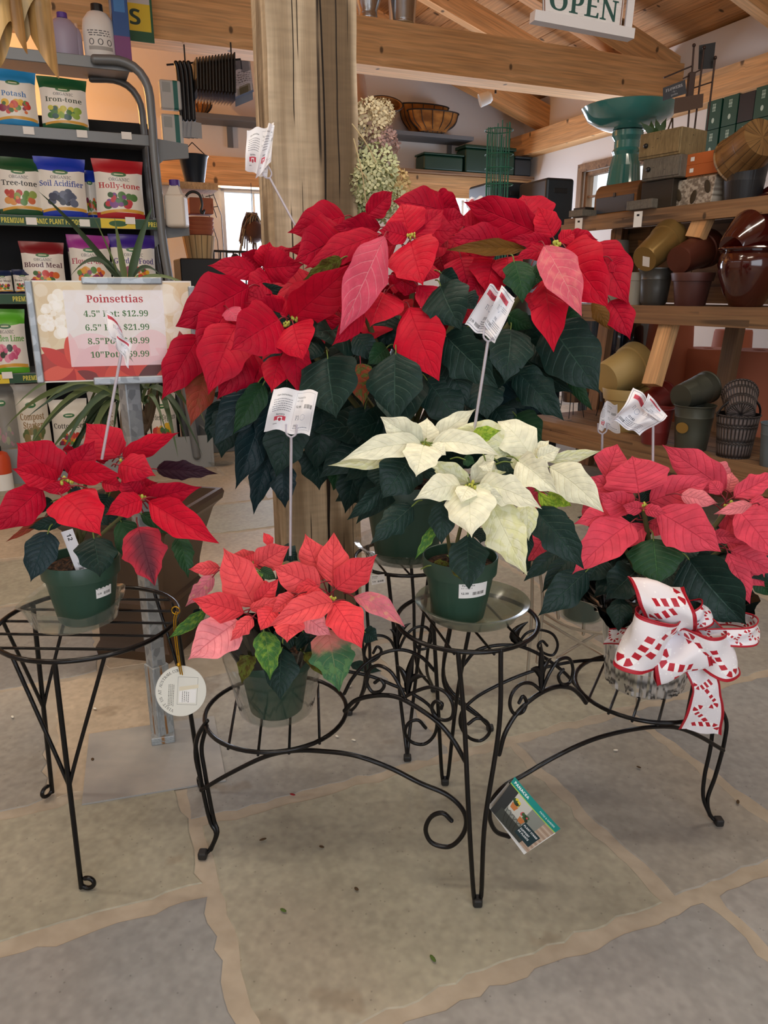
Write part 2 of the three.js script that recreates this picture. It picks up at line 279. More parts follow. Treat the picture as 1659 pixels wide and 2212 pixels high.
// ---------------------------------------------------------------- plant stands
const px4 = (ox, oy, s) => (x, y) => [ox + x * s, oy + y * s];
const S5 = 560 / 1659;
const K4 = px4(700, 1250, S5), K3 = px4(1000, 1200, 659 / 1659), K8 = px4(560, 1650, 1099 / 1659), K6 = px4(0, 1250, S5), K7 = px4(0, 1650, 560 / 1659), KM = px4(350, 1100, S5);
const CR = V(.150, .48, -1.23), CRr = .127, LR = V(-.206, .28, -1.251), LRr = .134, RR = V(.527, .28, -1.343), RRr = .134;
function ringOn(t, c, r, thick) { return wpart(t, 'ring', torus(r, thick).translate(c.x, c.y, c.z), M_IRON); }
function slats(t, c, r, dir, n, thick, name = 'slat') {     // wires across a ring
  const s = V(-dir.z, 0, dir.x);
  for (let i = 0; i < n; i++) { const k = (i + 1) / (n + 1) * 2 - 1, h = Math.sqrt(1 - k * k) * r; const m = c.clone().addScaledVector(s, k * r).add(V(0, -.0035, 0)); wpart(t, name, bar(m.clone().addScaledVector(dir, -h - .004), m.clone().addScaledVector(dir, h + .004), thick, 6), M_IRON); }
}
{
  const t = thing('plant_stand', 'black wrought-iron three-ring plant stand with scrolls, holding the white, peach and foil-wrapped plants', 'plant stand', V(.15, 0, -1.23));
  const R = .0042;
  ringOn(t, CR, CRr, .0042); ringOn(t, LR, LRr, .0042); ringOn(t, RR, RRr, .0042);
  slats(t, CR, CRr, V(.25, 0, 1).normalize(), 3, .0025); slats(t, LR, LRr, V(.1, 0, 1).normalize(), 4, .0028); slats(t, RR, RRr, V(-.5, 0, 1).normalize(), 5, .0028);
  // centre legs: a V of two rods to the front foot and one to the back foot
  const fF = onY(1031, 1950, .004), fB = onY(961, 1690, .004);
  const ringPt = (c, r, px, py) => { const p = onY(px, py, c.y); const d = p.sub(c).setY(0).normalize(); return c.clone().addScaledVector(d, r); };
  const leg = (a, b, top, bend = .02) => { const d = b.clone().sub(a); return tube([a, a.clone().lerp(b, .3).add(V(0, 0, -.012 * Math.sign(bend))), a.clone().lerp(b, .7).add(V(0, 0, bend * .4)), b], R, 20); };
  const a1 = ringPt(CR, CRr, 988, 1412), a2 = ringPt(CR, CRr, 1087, 1409);
  wpart(t, 'leg', tube([a1, atD(1003, 1560, 1.09), atD(1012, 1750, 1.06), fF.clone().add(V(-.006, .01, 0)), fF.clone().add(V(-.004, 0, 0))], R, 30), M_IRON);
  wpart(t, 'leg', tube([a2, atD(1079, 1560, 1.09), atD(1047, 1780, 1.06), fF.clone().add(V(.006, .01, 0)), fF.clone().add(V(.004, 0, 0))], R, 30), M_IRON);
  const c1 = ringPt(CR, CRr, 940, 1290), c2 = ringPt(CR, CRr, 1030, 1280);
  wpart(t, 'leg', tube([c1, atD(945, 1500, 1.38), fB.clone().add(V(-.006, .01, 0)), fB.clone().add(V(-.004, 0, 0))], R, 24), M_IRON);
  wpart(t, 'leg', tube([c2, atD(988, 1500, 1.38), fB.clone().add(V(.006, .01, 0)), fB.clone().add(V(.004, 0, 0))], R, 24), M_IRON);
  const foot = (p, sx = 0) => wpart(t, 'foot_cap', box(.017, .016, .019, 0, 0, 0, .004).translate(p.x + sx, 0, p.z), std(0x1c1b1a, .6));
  foot(fF); foot(fB);
  const pl = (A, B, k, pts) => pts.map(([x, y]) => onV(...k(x, y), A, B));
  const lf = onY(440, 1845, 0), rf = onY(1546, 1776, 0);
  const cF = V(.152, 0, -1.085), cB = V(.135, 0, -1.385);
  const LA = V(LR.x + .12, 0, LR.z + .06), LAb = V(LR.x + .1, 0, LR.z - .09), RA = V(RR.x - .1, 0, RR.z + .1), RAb = V(RR.x - .1, 0, RR.z - .09);
  const arm = (name, A, B, k, pts, r = R) => wpart(t, name, tube(pl(A, B, k, pts), r, pts.length * 8), M_IRON);
  // left side, front
  arm('arch', cF, LA, K4, [[132, 845], [200, 780], [360, 746], [480, 762], [620, 840], [740, 930], [830, 1040], [905, 1170]]);
  arm('lower_arch', cF, V(lf.x, 0, lf.z + .0), K4, [[-785, 1352], [-600, 1245], [-350, 1130], [-180, 1100], [0, 1105], [200, 1132], [420, 1210], [620, 1310], [790, 1385], [885, 1475], [910, 1560], [880, 1650], [800, 1715], [690, 1690], [650, 1610], [690, 1520], [760, 1500], [815, 1548]]);
  arm('scroll', cF, LA, K4, [[520, 765], [480, 680], [420, 590], [340, 556], [280, 600], [275, 670], [310, 725], [360, 720], [385, 680], [360, 645], [325, 665]], .0032);
  arm('scroll', cF, LA, K4, [[520, 755], [600, 715], [690, 695], [780, 730], [825, 810], [815, 890], [760, 905], [705, 870], [690, 820], [715, 785], [755, 800], [750, 830]], .0032);
  // left side, back
  arm('arch', cB, LAb, K4, [[130, 735], [180, 640], [270, 540], [380, 475], [500, 455], [620, 500], [708, 590]], .0038);
  arm('lower_arch', cB, V(LR.x - .02, 0, LR.z - .12), K4, [[135, 590], [300, 625], [440, 680], [560, 735], [680, 820], [722, 920], [700, 1010], [640, 1058], [560, 1045], [518, 985], [545, 920], [600, 905], [650, 955]], .0038);
  arm('scroll', cB, LAb, K4, [[455, 450], [420, 390], [370, 365], [310, 370], [270, 430], [260, 500], [300, 530], [350, 500], [365, 455], [340, 435], [315, 475]], .003);
  arm('scroll', cB, LAb, K4, [[480, 450], [520, 370], [580, 315], [650, 310], [690, 370], [660, 440], [610, 450], [585, 410], [605, 390]], .003);
  // right side, front
  arm('arch', cF, RA, K3, [[197, 1080], [230, 965], [300, 850], [400, 762], [500, 716], [585, 720], [640, 762], [668, 800]]);
  arm('lower_arch', cF, V(rf.x, 0, rf.z), K3, [[250, 1528], [180, 1500], [145, 1420], [160, 1330], [230, 1250], [320, 1200], [500, 1095], [700, 1003], [900, 950], [1080, 930], [1180, 940], [1290, 985], [1415, 1058]]);
  arm('scroll', cF, RA, K3, [[425, 735], [370, 695], [315, 700], [270, 745], [255, 810], [280, 860], [325, 850], [345, 800], [325, 765], [305, 800]], .0032);
  arm('scroll', cF, RA, K3, [[430, 735], [470, 640], [520, 570], [575, 560], [598, 620], [580, 690], [540, 700], [520, 655], [545, 620]], .0032);
  // right side, back
  arm('arch', cB, RAb, K3, [[0, 600], [70, 520], [170, 490], [290, 490], [380, 520], [480, 580], [560, 645], [620, 715]], .0038);
  arm('lower_arch', cB, V(RR.x + .05, 0, RR.z - .13), K3, [[30, 915], [75, 885], [130, 905], [145, 960], [100, 1005], [40, 995], [-12, 925], [-5, 850], [60, 780], [180, 710], [330, 645], [480, 600], [620, 575], [790, 565]], .0038);
  arm('scroll', cB, RAb, K3, [[300, 480], [350, 420], [420, 405], [490, 430], [515, 490], [490, 540], [440, 530], [408, 490], [430, 465], [458, 490]], .003);
  // outer legs
  wpart(t, 'leg', tube([atD(...K6(1325, 910), 1.2), atD(...K6(1265, 1010), 1.2), atD(...K6(1252, 1130), 1.2), atD(...K6(1285, 1290), 1.2), atD(...K7(1350, 380), 1.2), atD(...K7(1382, 440), 1.195), atD(...K7(1345, 545), 1.19), atD(...K7(1300, 590), 1.185)], R, 40), M_IRON);
  wpart(t, 'leg', tube([atD(...K6(1322, 940), 1.21), atD(...K6(1290, 1080), 1.21), atD(...K6(1310, 1230), 1.205), atD(...K7(1372, 370), 1.2), atD(...K7(1392, 430), 1.195), atD(...K7(1350, 548), 1.19)], R, 40), M_IRON);
  foot(onY(...K7(1300, 600), 0));
  wpart(t, 'leg', tube([atD(...K3(1385, 800), 1.29), atD(...K3(1432, 900), 1.29), atD(...K3(1422, 1010), 1.29), atD(...K3(1372, 1200), 1.29), atD(...K3(1330, 1330), 1.285), atD(...K3(1350, 1420), 1.28), atD(...K3(1390, 1452), 1.275)], R, 40), M_IRON);
  wpart(t, 'leg', tube([atD(...K3(1365, 880), 1.3), atD(...K3(1345, 1050), 1.295), atD(...K3(1312, 1210), 1.29), atD(...K3(1308, 1320), 1.285), atD(...K3(1345, 1415), 1.28)], R, 40), M_IRON);
  foot(onY(...K3(1388, 1462), 0));
  // cast leaf sprigs: three pointed leaves each
  const sprig = (A, B, k, pts) => {
    const gs = pts.map(([x0, y0, xm, ym, x1, y1, w]) => {
      const a = onV(...k(x0, y0), A, B), m = onV(...k(xm, ym), A, B), b = onV(...k(x1, y1), A, B), gg = []; const n = V(-(B.z - A.z), 0, B.x - A.x).normalize();
      const N = 8, pos = [], idx = [];
      for (let i = 0; i <= N; i++) { const s = i / N, p = a.clone().multiplyScalar((1 - s) ** 2).addScaledVector(m, 2 * s * (1 - s)).addScaledVector(b, s * s); const tg = m.clone().sub(a).lerp(b.clone().sub(m), s).normalize(); const sd = new THREE.Vector3().crossVectors(tg, n).normalize(); const h = Math.max(.0006, w * Math.sin(Math.PI * Math.min(1, s * .85 + .12)) * .5); [[1, 0], [0, 1], [-1, 0], [0, -1]].forEach(([c, e]) => { const q = p.clone().addScaledVector(sd, c * h).addScaledVector(n, e * h * .4); pos.push(q.x, q.y, q.z); }); }
      for (let i = 0; i < N; i++) for (let j = 0; j < 4; j++) { const p = i * 4 + j, q = i * 4 + (j + 1) % 4; idx.push(p, q, p + 4, q, q + 4, p + 4); }
      const G = new THREE.BufferGeometry(); G.setAttribute('position', new THREE.Float32BufferAttribute(pos, 3)); G.setIndex(idx); G.computeVertexNormals(); G.setAttribute('uv', new THREE.Float32BufferAttribute(new Array(pos.length / 3 * 2).fill(0), 2)); return G;
    });
    gs.forEach(g => wpart(t, 'leaf_ornament', g, M_IRON));
  };
  sprig(cF, LA, K4, [[535, 740, 530, 640, 575, 470, .016], [530, 700, 530, 600, 460, 548, .012], [535, 690, 560, 600, 655, 628, .012]]);
  sprig(cB, LAb, K4, [[470, 450, 460, 350, 480, 260, .013], [470, 420, 480, 310, 555, 285, .011], [465, 400, 460, 330, 420, 325, .009]]);
  sprig(cF, RA, K3, [[425, 735, 430, 620, 425, 470, .016], [425, 680, 420, 600, 368, 618, .014], [428, 670, 440, 580, 482, 560, .014]]);
  sprig(cB, RAb, K3, [[310, 480, 230, 430, 355, 360, .022]]);
}
// tall stand behind, under the biggest plant
const TR = V(.052, .45, -1.64);
{
  const t = thing('plant_stand', 'tall black iron plant stand with bowed paired legs under the largest red poinsettia', 'plant stand', V(TR.x, 0, TR.z));
  ringOn(t, TR, .12, .0042); slats(t, TR, .12, V(.3, 0, 1).normalize(), 4, .0026);
  const feet = [onY(880, 1642), onY(754, 1543), onY(1058, 1577), onY(937, 1493)];
  for (const f of feet) {
    const o = f.clone().sub(TR).setY(0).normalize(), s = V(-o.z, 0, o.x);
    for (const k of [-1, 1]) wpart(t, 'leg', tube([TR.clone().addScaledVector(o, .112).addScaledVector(s, k * .045), TR.clone().addScaledVector(o, .11).addScaledVector(s, k * .03).setY(.3), TR.clone().addScaledVector(o, .1).addScaledVector(s, k * .014).setY(.12), f.clone().addScaledVector(o, -.02).addScaledVector(s, k * .003).setY(.03), f.clone().setY(.006)], .0042, 30), M_IRON);
    wpart(t, 'foot_cap', box(.018, .014, .018, f.x, 0, f.z, .004), std(0x1c1b1a, .6));
  }
}
// single-ring stand on the left
const SR = V(-.556, .455, -1.28);
{
  const t = thing('plant_stand', 'black iron single-ring plant stand with V-braced legs beside the price sign', 'plant stand', V(SR.x, 0, SR.z));
  ringOn(t, SR, .163, .0045); slats(t, SR, .163, V(1, 0, .03).normalize(), 5, .0026);
  for (const [x, y] of [[176, 1918], [113, 1712], [437, 1706]]) {
    const f = onY(x, y, .005), o = f.clone().sub(SR).setY(0).normalize(), s = V(-o.z, 0, o.x), top = SR.clone().addScaledVector(o, .16);
    const at = k => top.clone().lerp(f, k);
    wpart(t, 'leg', bar(top, f, .0048), M_IRON);
    for (const k of [-1, 1]) { const e = SR.clone().addScaledVector(o, .163 * Math.cos(.5)).addScaledVector(s, k * .163 * Math.sin(.5)); wpart(t, 'brace', tube([e, e.clone().lerp(at(.5), .9).addScaledVector(s, k * .003), at(.53)], .0036, 16), M_IRON); }
    const curl = []; for (let i = 0; i <= 10; i++) { const a = i / 10 * 5; curl.push(f.clone().addScaledVector(s, -.012 + .012 * Math.cos(a)).add(V(0, .008 - .0 + .011 * -Math.sin(a) + .003, 0))); } wpart(t, 'curled_foot', tube(curl, .0042, 24), M_IRON);
  }
}
// white wire stand further back on the right
{
  const m = std(0xcfc8bb, .6, { map: dataTex(64, 256, (u, v) => { const k = ss(.6, .72, fbm(u * 3, v * 20, 8, 3, 20, 3)); return mix([214, 209, 198], [150, 92, 48], k); }) });
  const c = V(.72, 0, -2.03), t = thing('wire_stand', 'rusty white wire plant stand behind the foil-wrapped poinsettia', 'plant stand', c);
  const A = [onY(1138, 1510, 0), onY(1294, 1500, 0), onY(1375, 1545, 0)].map(p => p);
  const D = 1.86, pt = (x, y, d = D) => atD(x, y, d);
  const rod = (...p) => wpart(t, 'wire', tube(p, .0045, p.length * 6, false, 6), m);
  rod(pt(1150, 1215), pt(1148, 1330), pt(1136, 1505)); rod(pt(1164, 1220, 1.9), pt(1172, 1300, 1.9), pt(1160, 1430, 1.9)); rod(pt(1265, 1275), pt(1260, 1370));
  rod(pt(1378, 1440, 1.72), pt(1377, 1520, 1.72), pt(1375, 1545, 1.7));
  rod(pt(1175, 1325, 1.9), pt(1230, 1355), pt(1330, 1372, 1.8), pt(1400, 1375, 1.75)); rod(pt(1172, 1340, 1.9), pt(1240, 1380), pt(1310, 1420, 1.8), pt(1340, 1440, 1.76)); rod(pt(1205, 1420, 1.85), pt(1290, 1370, 1.9), pt(1340, 1350, 1.95));
  rod(pt(1180, 1320, 1.95), pt(1210, 1290, 2.0), pt(1270, 1280, 2.02), pt(1340, 1300, 1.98)); rod(pt(1206, 1335, 1.85), pt(1203, 1300, 1.85), pt(1200, 1230, 1.88));
}
// ---------------------------------------------------------------- leaves
const PROF = {
  ovate: [[0, 0], [.04, .34], [.13, .76], [.28, .98], [.43, 1], [.58, .9], [.71, .64], [.82, .34], [.9, .14], [.96, .04], [1, 0]],
  round: [[0, 0], [.04, .42], [.14, .84], [.3, 1], [.48, .97], [.66, .78], [.79, .48], [.88, .2], [.95, .05], [1, 0]],
  long: [[0, 0], [.08, .32], [.22, .74], [.4, 1], [.58, .9], [.74, .6], [.88, .25], [.95, .1], [1, 0]],
  lobed: [[0, 0], [.05, .4], [.15, .78], [.28, .92], [.38, .84], [.47, 1.02], [.55, .8], [.66, .62], [.74, .58], [.85, .24], [.93, .1], [1, 0]],
};
function prof(k, s) { const p = PROF[k]; for (let i = 1; i < p.length; i++) if (s <= p[i][0]) { const [a, b] = p[i - 1], [c, d] = p[i]; const t = (s - a) / (c - a); return b + (d - b) * t; } return 0; }
const CAM = V(0, EYE, 0);
const AC = .35;
function leafGeo(B, T, w, o = {}) {
  const { bend = .1, roll = 0, fold = .22, curl = .12, wave = .05, shape = 'ovate', ns = 20, nt = 10, droop = 0, sway = 0 } = o;
  const ax = T.clone().sub(B), L = ax.length(); ax.normalize();
  const mid = B.clone().add(T).multiplyScalar(.5), tc = CAM.clone().sub(mid).normalize();
  const side = new THREE.Vector3().crossVectors(ax, tc).normalize(); if (side.length() < .5) side.set(1, 0, 0);
  let n = new THREE.Vector3().crossVectors(side, ax).normalize();
  side.applyAxisAngle(ax, roll); n.applyAxisAngle(ax, roll);
  const C = mid.clone().addScaledVector(n, bend * L).addScaledVector(side, sway * L).add(V(0, droop * L, 0));
  const hw = w / 2 / Math.max(.35, Math.cos(roll)), ph = rr(0, 6), fr = rr(8, 13), ph2 = rr(0, 6);
  const pos = [], uv = [], idx = [];
  for (let i = 0; i <= ns; i++) {
    const s = i / ns, p = B.clone().multiplyScalar((1 - s) ** 2).addScaledVector(C, 2 * s * (1 - s)).addScaledVector(T, s * s);
    const tg = C.clone().sub(B).lerp(T.clone().sub(C), s).normalize(), sd = side.clone().addScaledVector(tg, -side.dot(tg)).normalize(), N = new THREE.Vector3().crossVectors(sd, tg).normalize();
    if (N.dot(n) < 0) N.negate();
    const h0 = hw * prof(shape, s);
    for (let j = 0; j <= nt; j++) {
      const t = j / nt * 2 - 1, at = Math.abs(t), h = h0 * (1 + .07 * Math.sin(s * 17 + ph2 + (t > 0 ? 2 : 0)) * at);
      const z = h0 * (fold * at - curl * 1.4 * at * at) + hw * wave * at * at * Math.sin(s * fr + ph + (t > 0 ? 1.7 : 0)) * Math.sin(Math.PI * Math.min(1, s * 1.05));
      const q = p.clone().addScaledVector(sd, h * t).addScaledVector(N, z); pos.push(q.x, q.y, q.z); uv.push(j / nt, s);
    }
  }
  for (let i = 0; i < ns; i++) for (let j = 0; j < nt; j++) { const a = i * (nt + 1) + j, b = a + 1, c = a + nt + 1, d = c + 1; idx.push(a, b, c, b, d, c); }
  const g = new THREE.BufferGeometry(); g.setAttribute('position', new THREE.Float32BufferAttribute(pos, 3)); g.setAttribute('uv', new THREE.Float32BufferAttribute(uv, 2)); g.setIndex(idx); g.computeVertexNormals(); return g;
}
function vein(u, v, K = 8) {      // 0..1: how near the midrib or a side vein
  const a = Math.abs(u - .5) * 2, mid = ss(.028, .006, a), q = (v - .24 * Math.pow(a, 1.25)) * K + (u > .5 ? .5 : 0), f = Math.abs(q - Math.floor(q) - .5) * 2;
  const lat = ss(.86, .985, f) * ss(1, .7, a); const net = ss(.62, .7, fbm(u * 22, v * 44, 3, 22, 44, 2)) * .12; return [Math.max(mid, lat * .75), f, net, a];
}
const leafBump = dataTex(128, 256, (u, v) => { const [k, f, n] = vein(u, v); return .55 - .5 * k + .25 * (1 - f) - n + .12 * fbm(u * 20, v * 40, 5, 20, 40, 2); }, false, true); leafBump.repeat.set(8, 4);
const LCELL = [], cellOf = new Map();
function leafMat(base, veinC, amt, o = {}) {
  const A = hex(base), B = hex(veinC), s = o.s ?? 3;
  LCELL.push((u, v) => {
    const [k, f, n, a] = vein(u, v); const m = fbm(u * 5, v * 9, s, 5, 9, 4); let c = mix(A, B, k * amt + n * amt);
    c = c.map(z => z * (.9 + .2 * m));
    if (o.blotch) { const q = ss(o.lo ?? .45, o.hi ?? .62, fbm(u * 7, v * 12, s + 5, 7, 12, 4)); c = mix(c, hex(o.blotch), q * (o.amt ?? .8)); }
    if (o.center) c = mix(c, hex(o.center), ss(.85, .1, a + .3 * (m - .5)) * ss(0, .2, v) * .8);
    if (o.edge) c = mix(c, hex(o.edge), ss(.72, 1, a) * .8);
    if (o.base) c = mix(c, hex(o.base), ss(.45, .2, v + .2 * (m - .5)));
    if (o.bands) c = mix(c, hex(o.bands), ss(.3, .8, 1 - f) * .55 * (1 - k));
    return c;
  });
  const m = phys(0xffffff, o.rough ?? .55, { bumpMap: leafBump, bumpScale: o.bump ?? .0014, specularIntensity: o.spec ?? (o.rough ? .5 : .35) }); cellOf.set(m, LCELL.length - 1); return m;
}
const LM = {
  red: leafMat(0xb4082c, 0x900826, .4, { s: 3 }),
  redB: leafMat(0xc00c2c, 0x9a0a28, .35, { s: 5 }),
  redV: leafMat(0xb4082c, 0x880826, .7, { s: 8 }),
  pink: leafMat(0xc84a64, 0xe0949c, .85, { s: 9 }),
  pinkY: leafMat(0xcc5a6e, 0xe8a8a0, .85, { s: 9, blotch: 0xdc8c84, lo: .45, hi: .75, amt: .5 }),
  brown: leafMat(0x6e4a1c, 0x8a6a2a, .5, { s: 10 }),
  rust: leafMat(0x9c4232, 0xb86a48, .5, { s: 14, blotch: 0x84502c, amt: .5 }),
  redgreen: leafMat(0xb42a3c, 0x6c2430, .4, { s: 12, center: 0x4c2a34 }),
  purple: leafMat(0x2c1220, 0x3c2028, .5, { s: 13 }),
  coral: leafMat(0xf0585c, 0xc42c40, .6, { s: 15 }),
  coralB: leafMat(0xea464e, 0xbc2438, .6, { s: 16 }),
  coralP: leafMat(0xf6949a, 0xd4606c, .55, { s: 17 }),
  pinkU: leafMat(0xd47484, 0xe8a8a4, .6, { s: 18, blotch: 0xd0a080, lo: .55, hi: .7, amt: .7 }),
  coralR: leafMat(0xde4a5e, 0xb42e42, .6, { s: 19 }),
  coralRP: leafMat(0xec8288, 0xc85c68, .5, { s: 20 }),
  cream: leafMat(0xf0f0d4, 0xe6e8bc, .3, { s: 22, bump: .001 }),
  creamY: leafMat(0xe6e8b4, 0xd8dc98, .35, { s: 23, blotch: 0xeef0d0, bump: .001 }),
  lime: leafMat(0x9cb83c, 0xc4d480, .6, { s: 24, blotch: 0x6c9428 }),
  green: leafMat(0x16302a, 0x4c6a5a, .5, { s: 25, rough: .45 }),
  greenB: leafMat(0x142c30, 0x3c5a5c, .45, { s: 26, rough: .42 }),
  greenL: leafMat(0x1d4326, 0x5c8452, .5, { s: 27, rough: .48 }),
  olive: leafMat(0x5c6424, 0x8c8c44, .5, { s: 29, blotch: 0x4c3c18 }),
  vari: leafMat(0x3c6c34, 0xa8b874, .7, { s: 30, blotch: 0x86a840, lo: .3, hi: .75, amt: .8 }),
  greenPk: leafMat(0x3a6644, 0xb4ac80, .6, { s: 31, base: 0xcc7c70, blotch: 0x5c8450 }),
  redyel: leafMat(0x5c6430, 0x9c8c40, .6, { s: 32, blotch: 0xa43c2c }),
  petGreen: std(0x6c8038, .6), petRed: std(0x8c2430, .6), stem: std(0x5a5a34, .75), cyath: std(0xb8bc4c, .6),
};
{ // all leaf colourings in one atlas, eight across and four up
  const at = dataTex(1024, 1024, (u, v) => { const i = Math.min(7, Math.floor(u * 8)), j = Math.min(3, Math.floor(v * 4)), f = LCELL[j * 8 + i]; return f ? f(u * 8 - i, v * 4 - j) : [0, 0, 0]; }, true, false);
  for (const m of cellOf.keys()) m.map = at;
}
function toCell(g, m) { const k = cellOf.get(m); if (k === undefined) return g; const i = k % 8, j = Math.floor(k / 8), T = g.attributes.uv; for (let q = 0; q < T.count; q++) T.setXY(q, (i + .012 + T.getX(q) * .976) / 8, (j + .006 + T.getY(q) * .988) / 4); return g; }
const SHP = ['ovate', 'ovate', 'long', 'lobed'];
// one plant: leaves listed as [base x, y, tip x, y, width, kind, base forward cm, tip forward cm, options] in the pixels of a crop
function leaves(t, k, d0, list, kindDefault) {
  const sc = (k(1, 0)[0] - k(0, 0)[0]);
  for (const [bx, by, tx, ty, w, kind, fb = 0, ft = 5, o = {}] of list) {
    const d = d0 - fb / 100, e = d0 - ft / 100;
    const B = atD(...k(bx, by), d), T = atD(...k(tx, ty), e);
    const z = (d + e) / 2 / .97, wm = w * sc * z / F;
    const isG = /^(green|olive|vari|lime)/.test(kind);
    const opt = { bend: rr(.06, .2), roll: rr(-.35, .35), fold: rr(.08, .42), curl: rr(.05, .22), wave: rr(.03, .12), shape: o.shape ?? SHP[Math.floor(rr(0, isG ? 4 : 3.3))], droop: rr(0, .05), ...o };
    const m = wpart(t, isG ? 'leaf' : 'bract', toCell(leafGeo(B, T, wm * 1.08, opt), LM[kind]), LM[kind]);
    if (!o.nop) { const ax = T.clone().sub(B).normalize(); const q = B.clone().addScaledVector(ax, -.022).add(V(0, -.008, -.008)); wpart(m, 'petiole', tube([B.clone().addScaledVector(ax, .004), B.clone().addScaledVector(ax, -.01), q], .0013, 6, false, 5), isG || /^cream/.test(kind) ? LM.petGreen : LM.petRed); }
  }
}
function cyathia(t, k, d0, pts) {
  for (const [x, y, f] of pts) { const c = atD(...k(x, y), d0 - f / 100), gs = []; for (let i = 0; i < 8; i++) gs.push(new THREE.SphereGeometry(rr(.0018, .0032), 7, 5).scale(1, 1.4, 1).translate(c.x + rr(-.008, .008), c.y + rr(-.004, .006), c.z + rr(-.006, .008))); wpart(t, 'cyathia', merge(gs), LM.cyath); }
}
function stems(t, base, k, d0, pts, r = .004, m = LM.stem) {
  for (const [x, y, f] of pts) { const e = atD(...k(x, y), d0 - f / 100); const a = base.clone().add(V(rr(-.02, .02), 0, rr(-.02, .02))); wpart(t, 'stem', tube([a, a.clone().lerp(e, .4).add(V((e.x - a.x) * -.12, 0, 0)), e], r, 14, false, 6), m); }
}
function filler(t, c, rx, ry, rz, n, kinds, len, s0 = 5, lookOut = true) {       // inner foliage of a crown
  for (let i = 0; i < n; i++) {
    const a = rr(0, 6.283), b = rr(-.9, .9), q = rr(.35, .8), cy = Math.sqrt(1 - b * b);
    const B = V(c.x + rx * q * cy * Math.cos(a), c.y + ry * q * b, c.z + rz * q * cy * Math.sin(a));
    const out = V(Math.cos(a), rr(-.9, .15), Math.sin(a)).normalize(); const T = B.clone().addScaledVector(out, len * rr(.75, 1.15));
    const km = LM[kinds[i % kinds.length]]; wpart(t, /^(red|coral)/.test(kinds[i % kinds.length]) ? 'bract' : 'leaf', toCell(leafGeo(B, T, len * rr(.45, .62), { bend: .12, roll: rr(-.6, .6), fold: .2, shape: SHP[Math.floor(rr(0, 4))], ns: 10, nt: 6 }), km), km);
  }
}
// nursery pot: rim radius, base radius, height, rim band
function potGeo(R, r, h, band, wall = .0025) {
  const rb = r + (R - r) * (1 - band / h) * .93;
  return lathe([[0, 0], [r - .004, 0], [r, .004], [rb, h - band - .002], [R - .0015, h - band], [R, h - .002], [R - .001, h], [R - wall, h - .001], [R - wall - .001, h - band], [rb - wall, h - band - .003], [r - wall, .006], [0, .006]], 48);
}
const soilT = dataTex(128, 128, (u, v) => { const n = fbm(u * 30, v * 30, 15, 30, 30, 3); return mix([22, 14, 9], [84, 58, 40], ss(.35, .75, n)); });
const soilM = std(0xffffff, .95, { map: soilT, bumpMap: dataTex(128, 128, (u, v) => fbm(u * 30, v * 30, 15, 30, 30, 3), false), bumpScale: .008 });
function soil(r) { const g = new THREE.CircleGeometry(r, 40); const p = g.attributes.position; const G = new THREE.RingGeometry(.001, r, 32, 8); const P = G.attributes.position; for (let i = 0; i < P.count; i++) { const x = P.getX(i), y = P.getY(i), q = Math.hypot(x, y) / r; P.setZ(i, (q < .95 ? .01 * (noise(x * 120 + 50, y * 120 + 50, 2) - .4) : 0) + .006 * (1 - q)); } G.computeVertexNormals(); return G.rotateX(-Math.PI / 2); }
const M_POT = std(0x2c4a3c, .4);
function saucerGeo(r, h, rim = .006) { return lathe([[0, .002], [r * .78, .002], [r * .82, .004], [r * .96, h - .004], [r + rim, h], [r + rim - .001, h + .0012], [r * .96 - .0012, h - .002], [r * .82 - .001, .0055], [r * .78, .0035], [0, .0035]], 48); }
function sticker(w, h, lines) {
  return canvasTex(256, Math.round(256 * h / w), (x, W2, H2) => { x.fillStyle = '#f4f3f0'; x.fillRect(0, 0, W2, H2); x.fillStyle = '#222'; for (const [s, px, py, sz, b] of lines) { x.font = (b ? 'bold ' : '') + sz + 'px sans-serif'; x.fillText(s, px, py); } for (let i = 0, q = 118; q < 226; i++) { const bw = 1 + (hash(i, 1, 3) * 5 | 0); x.fillRect(q, H2 * .62, bw, H2 * .2); q += bw + 1 + (hash(i, 2, 3) * 4 | 0); } });
}
const T_PRICE = sticker(.062, .034, [['Poinsettia', 24, 32, 22, 1], ['4.5" / 001234', 18, 54, 16, 0], ['12.99', 18, 106, 26, 1]]);
function onCyl(R0, R1, y0, y1, a0, a1, e = .0006) {       // label on a tapered pot
  const n = 10, pos = [], uv = [], idx = []; for (let i = 0; i <= n; i++) for (let j = 0; j < 2; j++) { const a = a0 + (a1 - a0) * i / n, r = (j ? R1 : R0) + e; pos.push(Math.sin(a) * r, j ? y1 : y0, Math.cos(a) * r); uv.push(i / n, j); }
  for (let i = 0; i < n; i++) { const a = i * 2; idx.push(a, a + 2, a + 1, a + 2, a + 3, a + 1); }
  const g = new THREE.BufferGeometry(); g.setAttribute('position', new THREE.Float32BufferAttribute(pos, 3)); g.setAttribute('uv', new THREE.Float32BufferAttribute(uv, 2)); g.setIndex(idx); g.computeVertexNormals(); return g;
}
